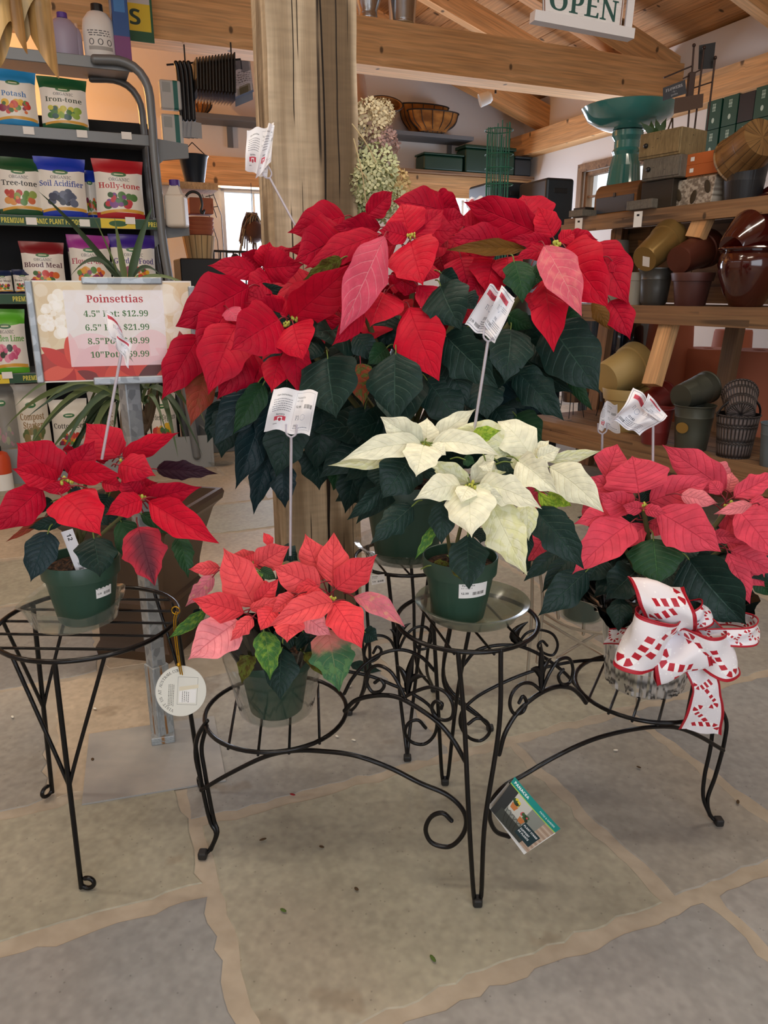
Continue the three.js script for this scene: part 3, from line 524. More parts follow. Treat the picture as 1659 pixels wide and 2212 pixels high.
// ---------------------------------------------------------------- the poinsettias
const KA = px4(350, 400, S5), KB = px4(850, 400, S5), KL = px4(0, 880, S5), KW = px4(700, 850, S5), KR = px4(1099, 900, S5), KP = (x, y) => [x, y];
{ // biggest red one
  const base = V(TR.x, TR.y + .006, TR.z), D = 1.64;
  const t = thing('poinsettia', 'huge full red poinsettia in a green pot standing in front of the timber post', 'poinsettia', base.clone());
  part(t, 'pot', potGeo(.103, .073, .185, .035), M_POT); const so = part(t, 'soil', soil(.095), soilM); so.position.y = .165;
  stems(t, base.clone().add(V(0, .16, 0)), KP, D, [[620, 700, 14], [900, 520, 0], [1200, 540, 2], [480, 760, 4], [760, 600, 12], [1000, 640, 10], [880, 760, 15], [560, 600, -6], [1100, 700, 12], [1150, 800, 5]], .006);
  filler(t, V(.03, .9, -1.72), .42, .15, .28, 56, ['green', 'green', 'green', 'greenB'], .19); filler(t, V(-.02, 1.0, -1.74), .36, .1, .2, 30, ['redV', 'red', 'redV'], .15);
  filler(t, V(.06, .74, -1.64), .15, .12, .14, 18, ['green', 'green', 'green'], .15);
  leaves(t, KA, D, [
    [560, 650, 85, 905, 330, 'red', 6, 14, { roll: -.2 }], [610, 565, 290, 515, 120, 'red', 0, 4], [645, 515, 505, 435, 150, 'red', -2, 0], [650, 525, 690, 362, 150, 'redB', 0, 0], [650, 530, 910, 505, 180, 'red', 2, 6], [680, 515, 830, 400, 130, 'red', -4, -4], [700, 595, 535, 680, 150, 'red', 2, 5, { shape: 'round' }],
    [1170, 200, 800, 305, 210, 'red', -8, -2], [1180, 320, 840, 490, 290, 'redV', 0, 8], [1400, 270, 1095, 270, 150, 'red', -2, 4], [1310, 195, 1478, 38, 120, 'red', -4, -6], [1390, 320, 905, 540, 160, 'red', 4, 8], [1200, 380, 780, 420, 160, 'redV', -6, 0], [1300, 400, 1000, 500, 200, 'red', 2, 6], [1500, 380, 1150, 500, 190, 'redV', 0, 6],
    [830, 860, 1252, 488, 230, 'redB', 16, 22, { roll: .3 }], [750, 860, 435, 1060, 310, 'red', 18, 26, { shape: 'round' }], [800, 840, 518, 750, 170, 'red', 14, 18], [790, 850, 695, 690, 120, 'redB', 15, 15], [840, 890, 905, 1125, 240, 'redB', 19, 25, { shape: 'round', roll: .3 }], [860, 840, 1170, 870, 190, 'redV', 12, 16, { shape: 'round' }],
    [480, 890, 295, 1345, 290, 'red', 14, 22], [410, 820, 225, 1095, 230, 'red', 10, 16], [240, 960, -5, 1378, 220, 'red', 6, 12], [290, 1160, 180, 1545, 170, 'rust', 4, 9], [560, 1050, 350, 1375, 220, 'redV', 10, 16], [600, 1080, 470, 1330, 170, 'redV', 8, 14],
    [760, 1090, 700, 1330, 170, 'redB', 16, 22], [850, 1000, 870, 1345, 170, 'red', 15, 22], [330, 830, 90, 970, 150, 'redV', 2, 6], [230, 1050, 30, 1040, 60, 'redV', 3, 5], [420, 790, 500, 880, 110, 'pink', 12, 15], [620, 700, 400, 760, 150, 'redV', 2, 6], [700, 760, 500, 690, 120, 'redV', 4, 5],
    [1425, 322, 1135, 960, 240, 'pink', 14, 30, { shape: 'long', roll: -.2, bend: .08 }], [1290, 800, 1085, 1030, 120, 'red', 20, 26], [1420, 690, 1330, 910, 270, 'redB', 12, 20, { shape: 'round' }], [1450, 640, 1600, 600, 120, 'redV', 8, 10], [1480, 700, 1420, 850, 160, 'redV', 8, 12], [940, 820, 1060, 920, 180, 'redV', 10, 12], [1050, 760, 1190, 700, 140, 'redV', 6, 6],
  ]);
  leaves(t, KA, D, [
    [1060, 1100, 1115, 1495, 340, 'green', 20, 26, { shape: 'round' }], [620, 1260, 335, 1662, 220, 'greenB', 12, 18], [650, 1270, 450, 1600, 150, 'greenL', 14, 18], [1440, 1040, 1310, 1150, 130, 'greenL', 14, 17], [1270, 1140, 1290, 1415, 150, 'redyel', 16, 19], [1150, 470, 900, 610, 90, 'olive', 8, 11], [1250, 440, 1100, 520, 110, 'greenL', 4, 5], [720, 1340, 620, 1700, 200, 'greenB', 10, 12], [1130, 640, 1060, 690, 90, 'green', 4, 6], [600, 700, 780, 650, 90, 'green', 2, 4], [1240, 950, 1350, 1130, 150, 'green', 12, 14], [990, 960, 900, 1150, 170, 'green', 10, 14],
    [380, 1380, 290, 1650, 130, 'green', 4, 6], [800, 1250, 760, 1500, 180, 'green', 8, 10], [1450, 820, 1420, 1030, 240, 'green', 4, 6], [1380, 880, 1530, 1060, 220, 'green', 2, 4], [1250, 900, 1180, 1080, 220, 'green', 4, 6], [1520, 880, 1500, 1080, 220, 'green', 3, 5], [1300, 1420, 1250, 1660, 180, 'green', 10, 12],
  ]);
  leaves(t, KP, D, [
    [498, 880, 478, 990, 70, 'green', 6, 8], [570, 880, 508, 1058, 66, 'greenB', 10, 14], [590, 970, 548, 1112, 52, 'greenB', 8, 11, { sway: .1 }], [632, 900, 596, 1032, 84, 'green', 13, 16], [612, 1000, 616, 1098, 56, 'greenB', 9, 11], [560, 850, 540, 960, 84, 'greenB', 8, 10], [700, 880, 680, 1020, 80, 'green', 4, 6], [740, 960, 720, 1060, 60, 'greenL', 0, 3], [770, 1000, 745, 1110, 60, 'green', 2, 4], [815, 970, 770, 1075, 70, 'green', 8, 10], [680, 960, 690, 1060, 70, 'green', 2, 3], [870, 900, 850, 1010, 90, 'green', 8, 10],
  ]);
  leaves(t, KB, D, [
    [100, 330, 50, 115, 230, 'redB', 10, 6, { roll: -.3 }], [120, 340, 322, 155, 140, 'red', 10, 8], [110, 360, 190, 645, 290, 'redB', 12, 20, { shape: 'round', roll: .25 }], [90, 330, -100, 290, 120, 'red', 11, 12], [330, 170, -10, 100, 190, 'redV', -10, -6, { shape: 'round' }], [250, 110, 440, 190, 180, 'redV', -12, -10, { shape: 'round' }], [300, 250, 460, 200, 130, 'red', -2, -2], [150, 300, 410, 300, 190, 'red', 2, 4], [60, 400, 120, 560, 150, 'redV', 6, 8], [340, 330, 100, 470, 160, 'redV', 2, 4],
    [950, 320, 445, 105, 210, 'red', 8, 0, { roll: -.3 }], [900, 280, 825, 62, 260, 'red', 0, -6, { roll: .2 }], [1020, 335, 920, 138, 140, 'redB', 10, 8], [1060, 360, 1170, 300, 80, 'redB', 12, 11], [1010, 385, 735, 340, 100, 'red', 12, 14], [1000, 420, 765, 475, 90, 'red', 13, 16], [1090, 360, 1310, 350, 120, 'redB', 10, 10], [1100, 400, 1385, 795, 310, 'redB', 14, 24, { shape: 'round', roll: .2 }], [1290, 370, 1510, 770, 240, 'redV', 4, 12], [1385, 740, 1515, 992, 160, 'redV', 8, 12, { sway: -.08 }], [1395, 480, 1475, 558, 90, 'red', 8, 9], [1270, 740, 1390, 930, 90, 'brown', 8, 10],
    [965, 385, 1205, 840, 220, 'pinkY', 18, 30, { shape: 'long', roll: -.15, bend: .08 }], [960, 600, 1025, 1070, 220, 'redB', 15, 24, { shape: 'long' }], [940, 690, 880, 805, 120, 'red', 16, 20], [700, 370, 350, 340, 180, 'redV', 10, 12, { shape: 'round' }], [850, 410, 335, 415, 90, 'brown', 12, 16, { shape: 'long' }], [430, 460, 480, 660, 220, 'redV', 6, 8, { shape: 'round' }], [640, 470, 590, 690, 230, 'redB', 8, 11, { shape: 'round' }], [730, 460, 745, 630, 170, 'red', 8, 11], [150, 640, 355, 880, 150, 'red', 16, 20], [20, 590, 180, 680, 130, 'redV', 12, 14], [100, 780, 292, 1255, 300, 'redB', 16, 26, { roll: .2 }], [0, 640, 60, 600, 120, 'redV', 14, 15], [560, 300, 380, 250, 170, 'red', -4, -4], [700, 260, 480, 210, 160, 'redV', -6, -8], [880, 520, 820, 700, 140, 'redV', 8, 10], [430, 300, 330, 520, 230, 'redV', -2, 0], [360, 400, 430, 600, 220, 'redV', -3, -1], [520, 360, 370, 480, 200, 'redV', -3, -3], [280, 420, 330, 560, 180, 'redV', -2, 0], [560, 600, 470, 720, 110, 'redV', 8, 9], [240, 500, 190, 620, 140, 'redV', 8, 10],
  ]);
  leaves(t, KB, D, [
    [770, 485, 825, 758, 180, 'greenL', 18, 21, { shape: 'lobed', sway: -.05 }], [860, 580, 955, 610, 150, 'greenL', 17, 19], [300, 640, 438, 935, 270, 'green', 18, 23], [330, 960, 672, 1302, 270, 'green', 20, 26], [750, 920, 710, 1275, 260, 'green', 16, 22, { shape: 'round' }], [780, 1180, 1092, 1508, 220, 'green', 14, 20], [1000, 890, 1322, 1335, 330, 'green', 14, 22, { shape: 'round' }], [1040, 830, 1235, 915, 130, 'greenL', 10, 12], [1010, 800, 1200, 860, 120, 'green', 6, 8], [15, 1070, 15, 1515, 330, 'green', 22, 27], [210, 1240, 440, 1560, 250, 'green', 18, 22], [320, 1090, 485, 1425, 200, 'green', 17, 21], [560, 1240, 600, 1505, 240, 'green', 15, 19], [730, 1250, 855, 1410, 90, 'greenL', 10, 12], [1100, 1190, 1275, 1445, 80, 'greenL', 8, 11], [780, 1470, 955, 1662, 190, 'greenL', 10, 13], [1050, 880, 1112, 1012, 70, 'lime', 12, 13], [640, 480, 450, 260, 110, 'greenL', -6, -6], [520, 900, 700, 900, 130, 'green', 10, 12], [730, 830, 900, 920, 110, 'greenL', 13, 15], [450, 700, 530, 800, 120, 'green', 10, 12], [880, 1000, 1040, 1200, 140, 'green', 8, 11], [340, 1280, 300, 1560, 200, 'green', 12, 14], [640, 1420, 800, 1640, 180, 'green', 8, 10], [300, 560, 430, 640, 110, 'green', 10, 12],
  ]);
  cyathia(t, KA, D, [[800, 890, 18], [845, 860, 17], [1590, 330, 12]]); cyathia(t, KB, D, [[1040, 380, 14], [1025, 395, 14]]);
  const sa = thing('saucer', 'clear plastic saucer under the pot of the huge red poinsettia', 'saucer', V(TR.x, TR.y + .0035, TR.z)); part(sa, 'dish', saucerGeo(.115, .038), M_CLEAR);
}
{ // red one on the left stand
  const base = V(-.559, .462, -1.279), D = 1.279;
  const t = thing('poinsettia', 'small red poinsettia with dark leaves in a green pot on the single-ring stand', 'poinsettia', base.clone());
  part(t, 'pot', potGeo(.07, .049, .12, .03), M_POT); const so = part(t, 'soil', soil(.065), soilM); so.position.y = .103;
  stems(t, base.clone().add(V(0, .1, 0)), KL, D, [[430, 480, 6], [800, 370, -2], [905, 590, 5], [560, 420, 0]], .0035);
  const lab = part(t, 'price_label', onCyl(.0585, .0615, .056, .082, .75, 1.3), std(0xffffff, .5, { map: T_PRICE })); lab.userData.label = 'white price label';
  leaves(t, KL, D, [
    [385, 445, 105, 225, 270, 'red', 5, 4, { shape: 'round', roll: -.15 }], [370, 470, 75, 392, 150, 'redB', 7, 10], [270, 515, -60, 800, 220, 'red', 8, 14, { roll: -.2 }], [455, 505, 258, 530, 80, 'red', 8, 9], [450, 440, 608, 210, 160, 'red', 4, 2], [430, 455, 785, 440, 150, 'redB', 9, 12, { droop: .2 }], [400, 570, 650, 825, 290, 'redB', 11, 18, { shape: 'round' }], [760, 320, 550, 100, 220, 'red', -6, -10, { roll: .2 }], [785, 330, 1148, 160, 120, 'redB', -2, 0], [780, 310, 1025, 262, 110, 'redV', -6, -6], [760, 370, 1000, 440, 190, 'red', 4, 8], [650, 480, 800, 520, 100, 'redV', 4, 5], [880, 575, 830, 420, 130, 'redV', 4, 3], [860, 540, 1012, 480, 130, 'redV', 0, 1], [910, 590, 672, 690, 150, 'redB', 8, 12], [930, 600, 1295, 508, 150, 'red', 4, 6], [950, 600, 1405, 872, 210, 'redB', 7, 14], [880, 560, 780, 430, 130, 'red', 6, 6], [600, 330, 700, 270, 110, 'redV', -6, -8], [480, 270, 400, 270, 60, 'redV', -6, -6],
    [1000, 395, 1395, 425, 120, 'purple', -4, -4, { shape: 'lobed' }], [885, 765, 992, 1145, 270, 'redgreen', 9, 13, { shape: 'lobed', roll: .1 }],
  ]);
  leaves(t, KL, D, [
    [310, 795, 195, 1120, 190, 'greenB', 6, 10, { shape: 'round' }], [600, 830, 640, 1090, 240, 'green', 10, 15, { shape: 'round' }], [770, 720, 945, 1090, 170, 'greenL', 4, 8], [1140, 830, 1205, 1095, 130, 'greenL', 2, 5], [900, 680, 1165, 835, 90, 'greenL', 0, 2], [340, 600, 185, 650, 90, 'green', 2, 3], [410, 720, 178, 775, 90, 'green', 4, 6], [300, 700, 35, 862, 50, 'rust', 2, 3], [380, 680, 300, 700, 50, 'green', 0, 0], [480, 400, 400, 290, 130, 'green', -3, -3], [700, 560, 640, 680, 160, 'green', 0, 0], [800, 660, 690, 740, 110, 'green', 3, 4], [500, 500, 470, 590, 60, 'greenB', 5, 6], [560, 640, 700, 760, 160, 'green', 0, 2], [200, 480, 260, 540, 70, 'purple', 2, 3],
  ]);
  cyathia(t, KL, D, [[430, 470, 8], [905, 590, 7], [800, 355, 2]]);
  const sa = thing('saucer', 'crumpled clear plastic saucer on the single-ring stand', 'saucer', V(-.578, .4595, -1.275)); const g = saucerGeo(.092, .045, .004); { const P = g.attributes.position; for (let i = 0; i < P.count; i++) { const x = P.getX(i), y = P.getY(i), z = P.getZ(i), k = y / .045, a = Math.atan2(z, x); P.setX(i, x * (1 + .04 * k * Math.sin(a * 5))); P.setZ(i, z * (1 + .05 * k * Math.sin(a * 7 + 1))); P.setY(i, y * (1 + .16 * Math.sin(a * 3 + 2) * k)); } g.computeVertexNormals(); } part(sa, 'dish', g, M_CLOUDY);
  const lb = thing('plant_label', 'white plastic plant label with black print stuck in the soil of the small red poinsettia', 'label', atD(...KL(525, 1040), 1.235));
  const tx = canvasTex(64, 256, (x, w, h) => { x.fillStyle = '#eceef4'; x.fillRect(0, 0, w, h); x.save(); x.translate(w / 2, 0); x.rotate(Math.PI / 2); x.fillStyle = '#16181c'; x.font = 'bold 34px sans-serif'; x.fillText('12', 18, 10); x.font = '15px sans-serif'; x.fillText('30', 170, 8); for (let i = 0; i < 12; i++) x.fillRect(196 + i * 4, -14, 1 + (i % 3), 26); x.restore(); });
  const lg = new RoundedBoxGeometry(.022, .09, .0008, 2, .0003); lg.translate(0, .03, 0).rotateZ(.3).rotateX(-.12); part(lb, 'tag', lg, std(0xffffff, .5, { map: tx }));
}
{ // white one on the middle ring
  const base = V(.135, .486, -1.235), D = 1.235;
  const t = thing('poinsettia', 'creamy white poinsettia in a green pot on the middle ring', 'poinsettia', base.clone());
  part(t, 'pot', potGeo(.067, .046, .117, .03), M_POT); const so = part(t, 'soil', soil(.062), soilM); so.position.y = .098;
  const lab = part(t, 'price_label', onCyl(.0572, .0602, .058, .087, -.12, .8), std(0xffffff, .5, { map: T_PRICE })); lab.userData.label = 'white price label';
  stems(t, base.clone().add(V(0, .1, 0)), KW, D, [[920, 600, 6], [640, 350, 2], [1340, 450, 0], [1050, 400, -4]], .0035);
  leaves(t, KW, D, [
    [640, 320, 360, 148, 180, 'cream', 3, 4], [630, 330, 100, 435, 150, 'cream', 4, 10, { droop: .12 }], [520, 390, 22, 462, 110, 'creamY', 0, 4], [640, 330, 588, 535, 220, 'cream', 6, 11, { shape: 'round', bend: .2 }], [680, 330, 780, 395, 100, 'cream', 6, 8], [645, 340, 660, 155, 140, 'cream', 0, -3], [680, 320, 970, 98, 130, 'cream', -2, -6], [690, 320, 1135, 405, 140, 'cream', 4, 7, { droop: .15 }], [1240, 400, 830, 235, 190, 'creamY', -2, 0, { droop: .2 }], [1340, 440, 1110, 178, 230, 'cream', 0, -4, { droop: .15 }], [940, 290, 1135, 238, 90, 'lime', 3, 4], [1060, 300, 1250, 420, 180, 'creamY', -4, 0],
    [1335, 430, 1440, 300, 110, 'cream', 0, -2], [1360, 420, 1515, 350, 100, 'cream', 1, 0], [1400, 430, 1770, 368, 80, 'creamY', 0, -2], [1240, 430, 1500, 645, 200, 'cream', 6, 11, { droop: .1 }], [1340, 440, 1440, 470, 90, 'cream', 5, 6], [1440, 470, 1790, 760, 220, 'cream', 3, 9, { droop: .15 }], [1190, 440, 1340, 460, 90, 'creamY', 4, 4], [1480, 520, 1500, 650, 90, 'lime', 1, 3],
    [880, 600, 572, 685, 170, 'cream', 8, 12, { droop: .2 }], [930, 580, 655, 440, 130, 'creamY', 5, 3, { droop: .05 }], [950, 570, 1095, 365, 110, 'cream', 5, 3], [1030, 420, 1060, 510, 90, 'cream', 6, 8], [930, 590, 945, 925, 300, 'cream', 9, 16, { shape: 'round', bend: .18 }], [930, 595, 875, 700, 130, 'cream', 10, 13], [955, 600, 1145, 665, 100, 'cream', 9, 11], [990, 590, 1395, 740, 200, 'cream', 8, 13, { droop: .18 }], [1010, 570, 1210, 520, 110, 'creamY', 3, 3], [1070, 690, 1300, 1165, 270, 'creamY', 8, 14, { shape: 'lobed' }], [1290, 690, 1310, 945, 130, 'creamY', 3, 6], [1000, 500, 1150, 480, 100, 'cream', 2, 2],
  ]);
  leaves(t, KW, D, [
    [560, 410, 370, 675, 270, 'green', 4, 8, { shape: 'round' }], [570, 715, 295, 965, 180, 'green', 6, 11], [760, 680, 752, 965, 170, 'green', 8, 11], [920, 900, 928, 1255, 250, 'green', 9, 14], [1350, 740, 1665, 1125, 250, 'green', 3, 8], [400, 570, 145, 812, 100, 'green', 0, 2], [1280, 860, 1300, 1070, 90, 'green', 2, 4], [720, 840, 580, 1065, 70, 'vari', 5, 8], [1370, 630, 1560, 855, 70, 'lime', 2, 4], [1430, 640, 1585, 722, 110, 'lime', 0, 1], [1100, 425, 1320, 580, 110, 'green', 2, 4], [890, 420, 970, 445, 70, 'greenL', 3, 4], [600, 500, 740, 500, 80, 'green', 2, 4], [380, 450, 350, 620, 170, 'green', -4, -3], [660, 330, 560, 380, 80, 'green', 0, 0], [1020, 860, 1000, 960, 120, 'green', 2, 4], [700, 1100, 810, 1090, 70, 'olive', 4, 5], [830, 1090, 890, 1205, 70, 'olive', 6, 8], [1180, 640, 1320, 620, 120, 'green', 0, 0],
  ]);
  cyathia(t, KW, D, [[935, 590, 10], [655, 325, 4], [1340, 430, 2]]);
  const sa = thing('saucer', 'smoky clear plastic saucer with soil crumbs under the white poinsettia', 'saucer', V(.16, .4845, -1.24)); part(sa, 'dish', saucerGeo(.098, .03), phys(0xd4d8cc, .2, { transmission: .9, thickness: 0 }));
}
{ // peach one on the left ring
  const base = V(-.205, .287, -1.25), D = 1.25;
  const t = thing('poinsettia', 'peach-coral poinsettia in a green pot with black liner, left ring of the scrolled stand', 'poinsettia', base.clone());
  part(t, 'pot', potGeo(.069, .05, .12, .03), M_POT); const so = part(t, 'soil', soil(.064), soilM); so.position.y = .103;
  { const g = lathe([[.0715, .112], [.074, .125], [.088, .165], [.1, .19]], 60); const P = g.attributes.position; for (let i = 0; i < P.count; i++) { const x = P.getX(i), y = P.getY(i), z = P.getZ(i), a = Math.atan2(z, x), k = ss(.08, .19, y); const q = 1 + k * (.1 * Math.sin(a * 7) + .06 * Math.sin(a * 17 + 2)); P.setXYZ(i, x * q, y + k * .03 * Math.sin(a * 4 + 1), z * q); } g.computeVertexNormals(); const o = part(t, 'liner', g, phys(0x070808, .2, { clearcoat: .6 })); o.userData.label = 'glossy black plastic liner'; }
  stems(t, base.clone().add(V(0, .1, 0)), KM, D, [[1080, 570, 6], [600, 620, 6], [640, 380, -3]], .0035);
  leaves(t, KM, D, [
    [590, 625, 392, 245, 240, 'coral', 7, 4, { roll: -.1 }], [525, 665, 190, 575, 190, 'coralB', 10, 14, { roll: -.1 }], [490, 715, 165, 965, 270, 'coralP', 10, 16, { shape: 'round' }], [580, 690, 435, 845, 110, 'coral', 11, 14], [370, 375, 165, 385, 90, 'coral', 0, 2], [330, 425, 148, 625, 110, 'pinkU', 2, 5], [620, 340, 440, 290, 110, 'coral', -3, -4], [620, 360, 510, 310, 100, 'coralB', 0, 0], [590, 370, 820, 235, 170, 'coral', 0, -2, { roll: .2 }], [700, 230, 648, 148, 60, 'coralB', -2, -3], [590, 610, 745, 445, 120, 'coralB', 9, 8], [600, 520, 720, 490, 100, 'coralB', 6, 6], [1010, 505, 700, 360, 210, 'coral', 6, 6], [1030, 455, 915, 155, 190, 'coral', 0, -3, { roll: -.2 }], [1095, 500, 1100, 148, 200, 'coral', 3, 0], [1110, 510, 1378, 288, 190, 'coralB', 4, 4], [1090, 590, 1280, 892, 240, 'coralB', 9, 15], [1225, 560, 1555, 755, 140, 'pinkU', 4, 9, { droop: .15 }], [1095, 595, 670, 760, 170, 'coral', 10, 16, { droop: .1 }], [860, 540, 1080, 570, 110, 'coralB', 8, 8], [830, 690, 800, 855, 190, 'coral', 12, 16], [900, 670, 1085, 810, 150, 'coralP', 10, 13], [720, 620, 630, 775, 150, 'coralB', 11, 14], [560, 640, 820, 560, 90, 'coral', 10, 11], [850, 560, 700, 660, 130, 'coral', 11, 13], [1000, 480, 830, 560, 120, 'coralB', 6, 8],
  ]);
  leaves(t, KM, D, [
    [650, 780, 692, 1095, 180, 'vari', 11, 15], [1060, 770, 1135, 1170, 300, 'greenPk', 10, 15, { shape: 'lobed' }], [770, 880, 755, 1220, 230, 'green', 9, 14], [570, 900, 510, 1118, 120, 'olive', 7, 9], [1290, 780, 1382, 840, 110, 'green', 3, 4], [280, 650, 35, 830, 80, 'vari', 4, 7], [760, 410, 740, 545, 50, 'green', 4, 5], [620, 390, 735, 450, 80, 'greenL', 2, 3], [590, 390, 610, 490, 90, 'vari', 3, 5], [910, 920, 1075, 1095, 90, 'olive', 6, 9], [760, 250, 870, 330, 120, 'green', -3, -3], [830, 780, 720, 900, 150, 'green', 3, 5], [900, 780, 960, 950, 170, 'green', 3, 5], [250, 640, 190, 720, 70, 'greenB', 2, 3],
  ]);
  cyathia(t, KM, D, [[1085, 575, 9], [600, 440, 4]]);
  const sa = thing('pot_cover', 'clear plastic cylinder cover around the pot of the peach poinsettia', 'pot cover', V(-.205, .2845, -1.25)); part(sa, 'sleeve', lathe([[0, .001], [.066, .001], [.07, .005], [.095, .118], [.0945, .1185], [.069, .006], [.065, .0025], [0, .0025]], 48), M_CLEAR);
}
{ // foil-wrapped coral one on the right ring
  const base = V(.527, .287, -1.343), D = 1.343;
  const t = thing('poinsettia', 'coral-pink poinsettia in crinkled silver foil with a candy-cane ribbon bow', 'poinsettia', base.clone());
  const fn = dataTex(256, 256, (u, v) => { const a = fbm(u * 14, v * 3, 5, 14, 3, 4), b = fbm(u * 40, v * 14, 6, 40, 14, 3); return Math.abs(a - .5) * 1.4 + .4 * b; }, false);
  const foil = std(0xe6e7e9, .3, { metalness: .85, bumpMap: fn, bumpScale: .009 });
  { const prf = [[0, 0], [.066, 0], [.076, .008]]; for (let i = 1; i <= 14; i++) prf.push([.076 + .018 * i / 14, .008 + .142 * i / 14]); prf.push([.104, .163], [.124, .172]); const g = new THREE.LatheGeometry(prf.map(p => new THREE.Vector2(Math.max(.0001, p[0]), p[1])), 110); const P = g.attributes.position, n = prf.length; for (let i = 0; i < P.count; i++) { const x = P.getX(i), y = P.getY(i), z = P.getZ(i), c = Math.floor(i / n) % 110, r = i % n; const k = 1 + (r < 2 ? 0 : .055 * (hash((c >> 1) % 55, 1, 4) - .5) + .03 * (hash((c >> 2) % 27, r >> 2, 6) - .5)) + ss(.15, .172, y) * .1 * Math.sin(c / 110 * 31.4); P.setXYZ(i, x * k, y + ss(.15, .17, y) * .012 * Math.sin(c / 110 * 56.5), z * k); } const h = g.toNonIndexed(); h.computeVertexNormals(); const o = part(t, 'foil_wrap', h, std(0xf0f3f7, .17, { metalness: 1 })); o.userData.label = 'crinkled silver foil'; }
  const so = part(t, 'soil', soil(.085), soilM); so.position.y = .14;
  { const g = lathe([[.088, .13], [.1, .165], [.13, .19], [.165, .205]], 60); const P = g.attributes.position; for (let i = 0; i < P.count; i++) { const x = P.getX(i), y = P.getY(i), z = P.getZ(i), a = Math.atan2(z, x), k = ss(.14, .2, y); const q = 1 + k * (.16 * Math.sin(a * 4 + .6) + .05 * Math.sin(a * 13)); P.setXYZ(i, x * q, y - k * .012 * Math.sin(a * 3), z * q); } g.computeVertexNormals(); const o = part(t, 'liner', g, phys(0x08090a, .15, { clearcoat: .7 })); o.userData.label = 'glossy black plastic liner'; }
  stems(t, base.clone().add(V(0, .14, 0)), KR, D, [[860, 580, 4], [1420, 560, 4], [600, 600, -2], [1100, 640, 0], [1600, 700, 2]], .0045);
  filler(t, V(.58, .57, -1.43), .17, .08, .1, 24, ['green', 'green', 'green'], .13);
  leaves(t, KR, D, [
    [830, 490, 790, 250, 370, 'coralR', 5, 2, { shape: 'round', roll: -.1, fold: .1 }], [620, 395, 695, 175, 200, 'coralR', -4, -8], [800, 520, 500, 385, 180, 'coralR', 0, -1], [800, 600, 575, 490, 180, 'coralR', 5, 7], [700, 630, 410, 690, 150, 'coralR', 3, 7], [780, 680, 405, 1010, 250, 'coralR', 6, 11, { shape: 'round' }], [860, 595, 720, 565, 90, 'coralR', 8, 10], [865, 590, 1010, 615, 80, 'coralR', 9, 11], [940, 600, 1358, 865, 300, 'coralR', 9, 15, { roll: .1 }], [900, 545, 1310, 400, 200, 'coralR', 2, 4], [1390, 470, 980, 178, 210, 'coralR', -2, -8, { roll: -.2 }], [1360, 500, 1285, 405, 90, 'coralR', 3, 2], [1100, 500, 1340, 555, 110, 'coralRP', 7, 8], [1400, 490, 1428, 355, 120, 'coralRP', -3, -5], [1440, 515, 1720, 365, 140, 'coralR', 2, 0], [1560, 560, 1310, 625, 80, 'coralRP', 9, 12], [1470, 600, 1710, 900, 230, 'coralR', 7, 12], [1540, 540, 1720, 620, 110, 'coralR', 4, 6], [1350, 590, 1540, 770, 200, 'coralR', 2, 4], [1400, 870, 1545, 1200, 150, 'coralR', 6, 10], [1390, 800, 1680, 890, 150, 'coralR', 2, 4], [1420, 860, 1720, 1010, 150, 'coralR', 5, 8], [880, 690, 690, 855, 130, 'coralR', 2, 4], [900, 680, 1030, 750, 110, 'coralR', 2, 3], [250, 740, 125, 925, 200, 'coralR', -14, -12], [1280, 330, 1420, 420, 150, 'coralRP', -6, -6], [1480, 940, 1640, 1090, 160, 'coralR', 2, 4], [440, 500, 560, 470, 110, 'coralR', -8, -8], [1300, 760, 1460, 770, 90, 'coralR', 5, 7],
  ]);
  leaves(t, KR, D, [
    [925, 780, 957, 1085, 320, 'greenL', 8, 13, { shape: 'round' }], [1150, 910, 1525, 1335, 350, 'green', 9, 15, { shape: 'round' }], [500, 985, 185, 1278, 210, 'green', 4, 8], [340, 850, 95, 1055, 110, 'green', -2, 0], [810, 990, 618, 1175, 230, 'green', 6, 10, { shape: 'round' }], [720, 1150, 700, 1375, 160, 'green', 9, 12], [1560, 1020, 1680, 1150, 100, 'greenL', 2, 3], [420, 880, 210, 1130, 120, 'green', 0, 2], [600, 900, 500, 1060, 200, 'green', 2, 4], [1160, 780, 1060, 920, 200, 'green', 4, 6], [860, 470, 910, 560, 120, 'green', 0, 0], [1400, 980, 1180, 1120, 200, 'green', 2, 4],
  ]);
  cyathia(t, KR, D, [[870, 575, 8], [830, 565, 8], [1415, 570, 8]]);
  // ribbon bow
  const rt = canvasTex(1024, 256, (x, w, h) => {
    x.fillStyle = '#f1eef2'; x.fillRect(0, 0, w, h);
    for (let i = 0; i < 160; i++) { x.fillStyle = 'rgba(255,255,255,.9)'; x.beginPath(); x.arc(hash(i, 1, 8) * w, hash(i, 2, 8) * h, 4, 0, 7); x.fill(); }
    for (let i = 0; i < 8; i++) { const cx = 64 + i * 128, cy = i % 2 ? 160 : 96; x.save(); x.translate(cx, cy); x.rotate([.5, 3.6, .2, 2.6, .9, 3.9, -.4, 3.2, .6][i]); x.lineCap = 'butt'; x.lineWidth = 36; const cane = () => { x.beginPath(); x.moveTo(-24, 92); x.lineTo(-24, -28); x.arc(10, -28, 34, Math.PI, Math.PI * 2); }; x.strokeStyle = '#ffffff'; x.setLineDash([]); cane(); x.stroke(); x.strokeStyle = '#bd1a2e'; x.setLineDash([26, 20]); cane(); x.stroke(); x.restore(); }
    x.setLineDash([]); x.fillStyle = '#b5142a'; x.fillRect(0, 0, w, 15); x.fillRect(0, h - 15, w, 15);
  });
  rt.wrapS = THREE.RepeatWrapping; const rm = phys(0xffffff, .5, { map: rt, sheen: .3, sheenRoughness: .5 });
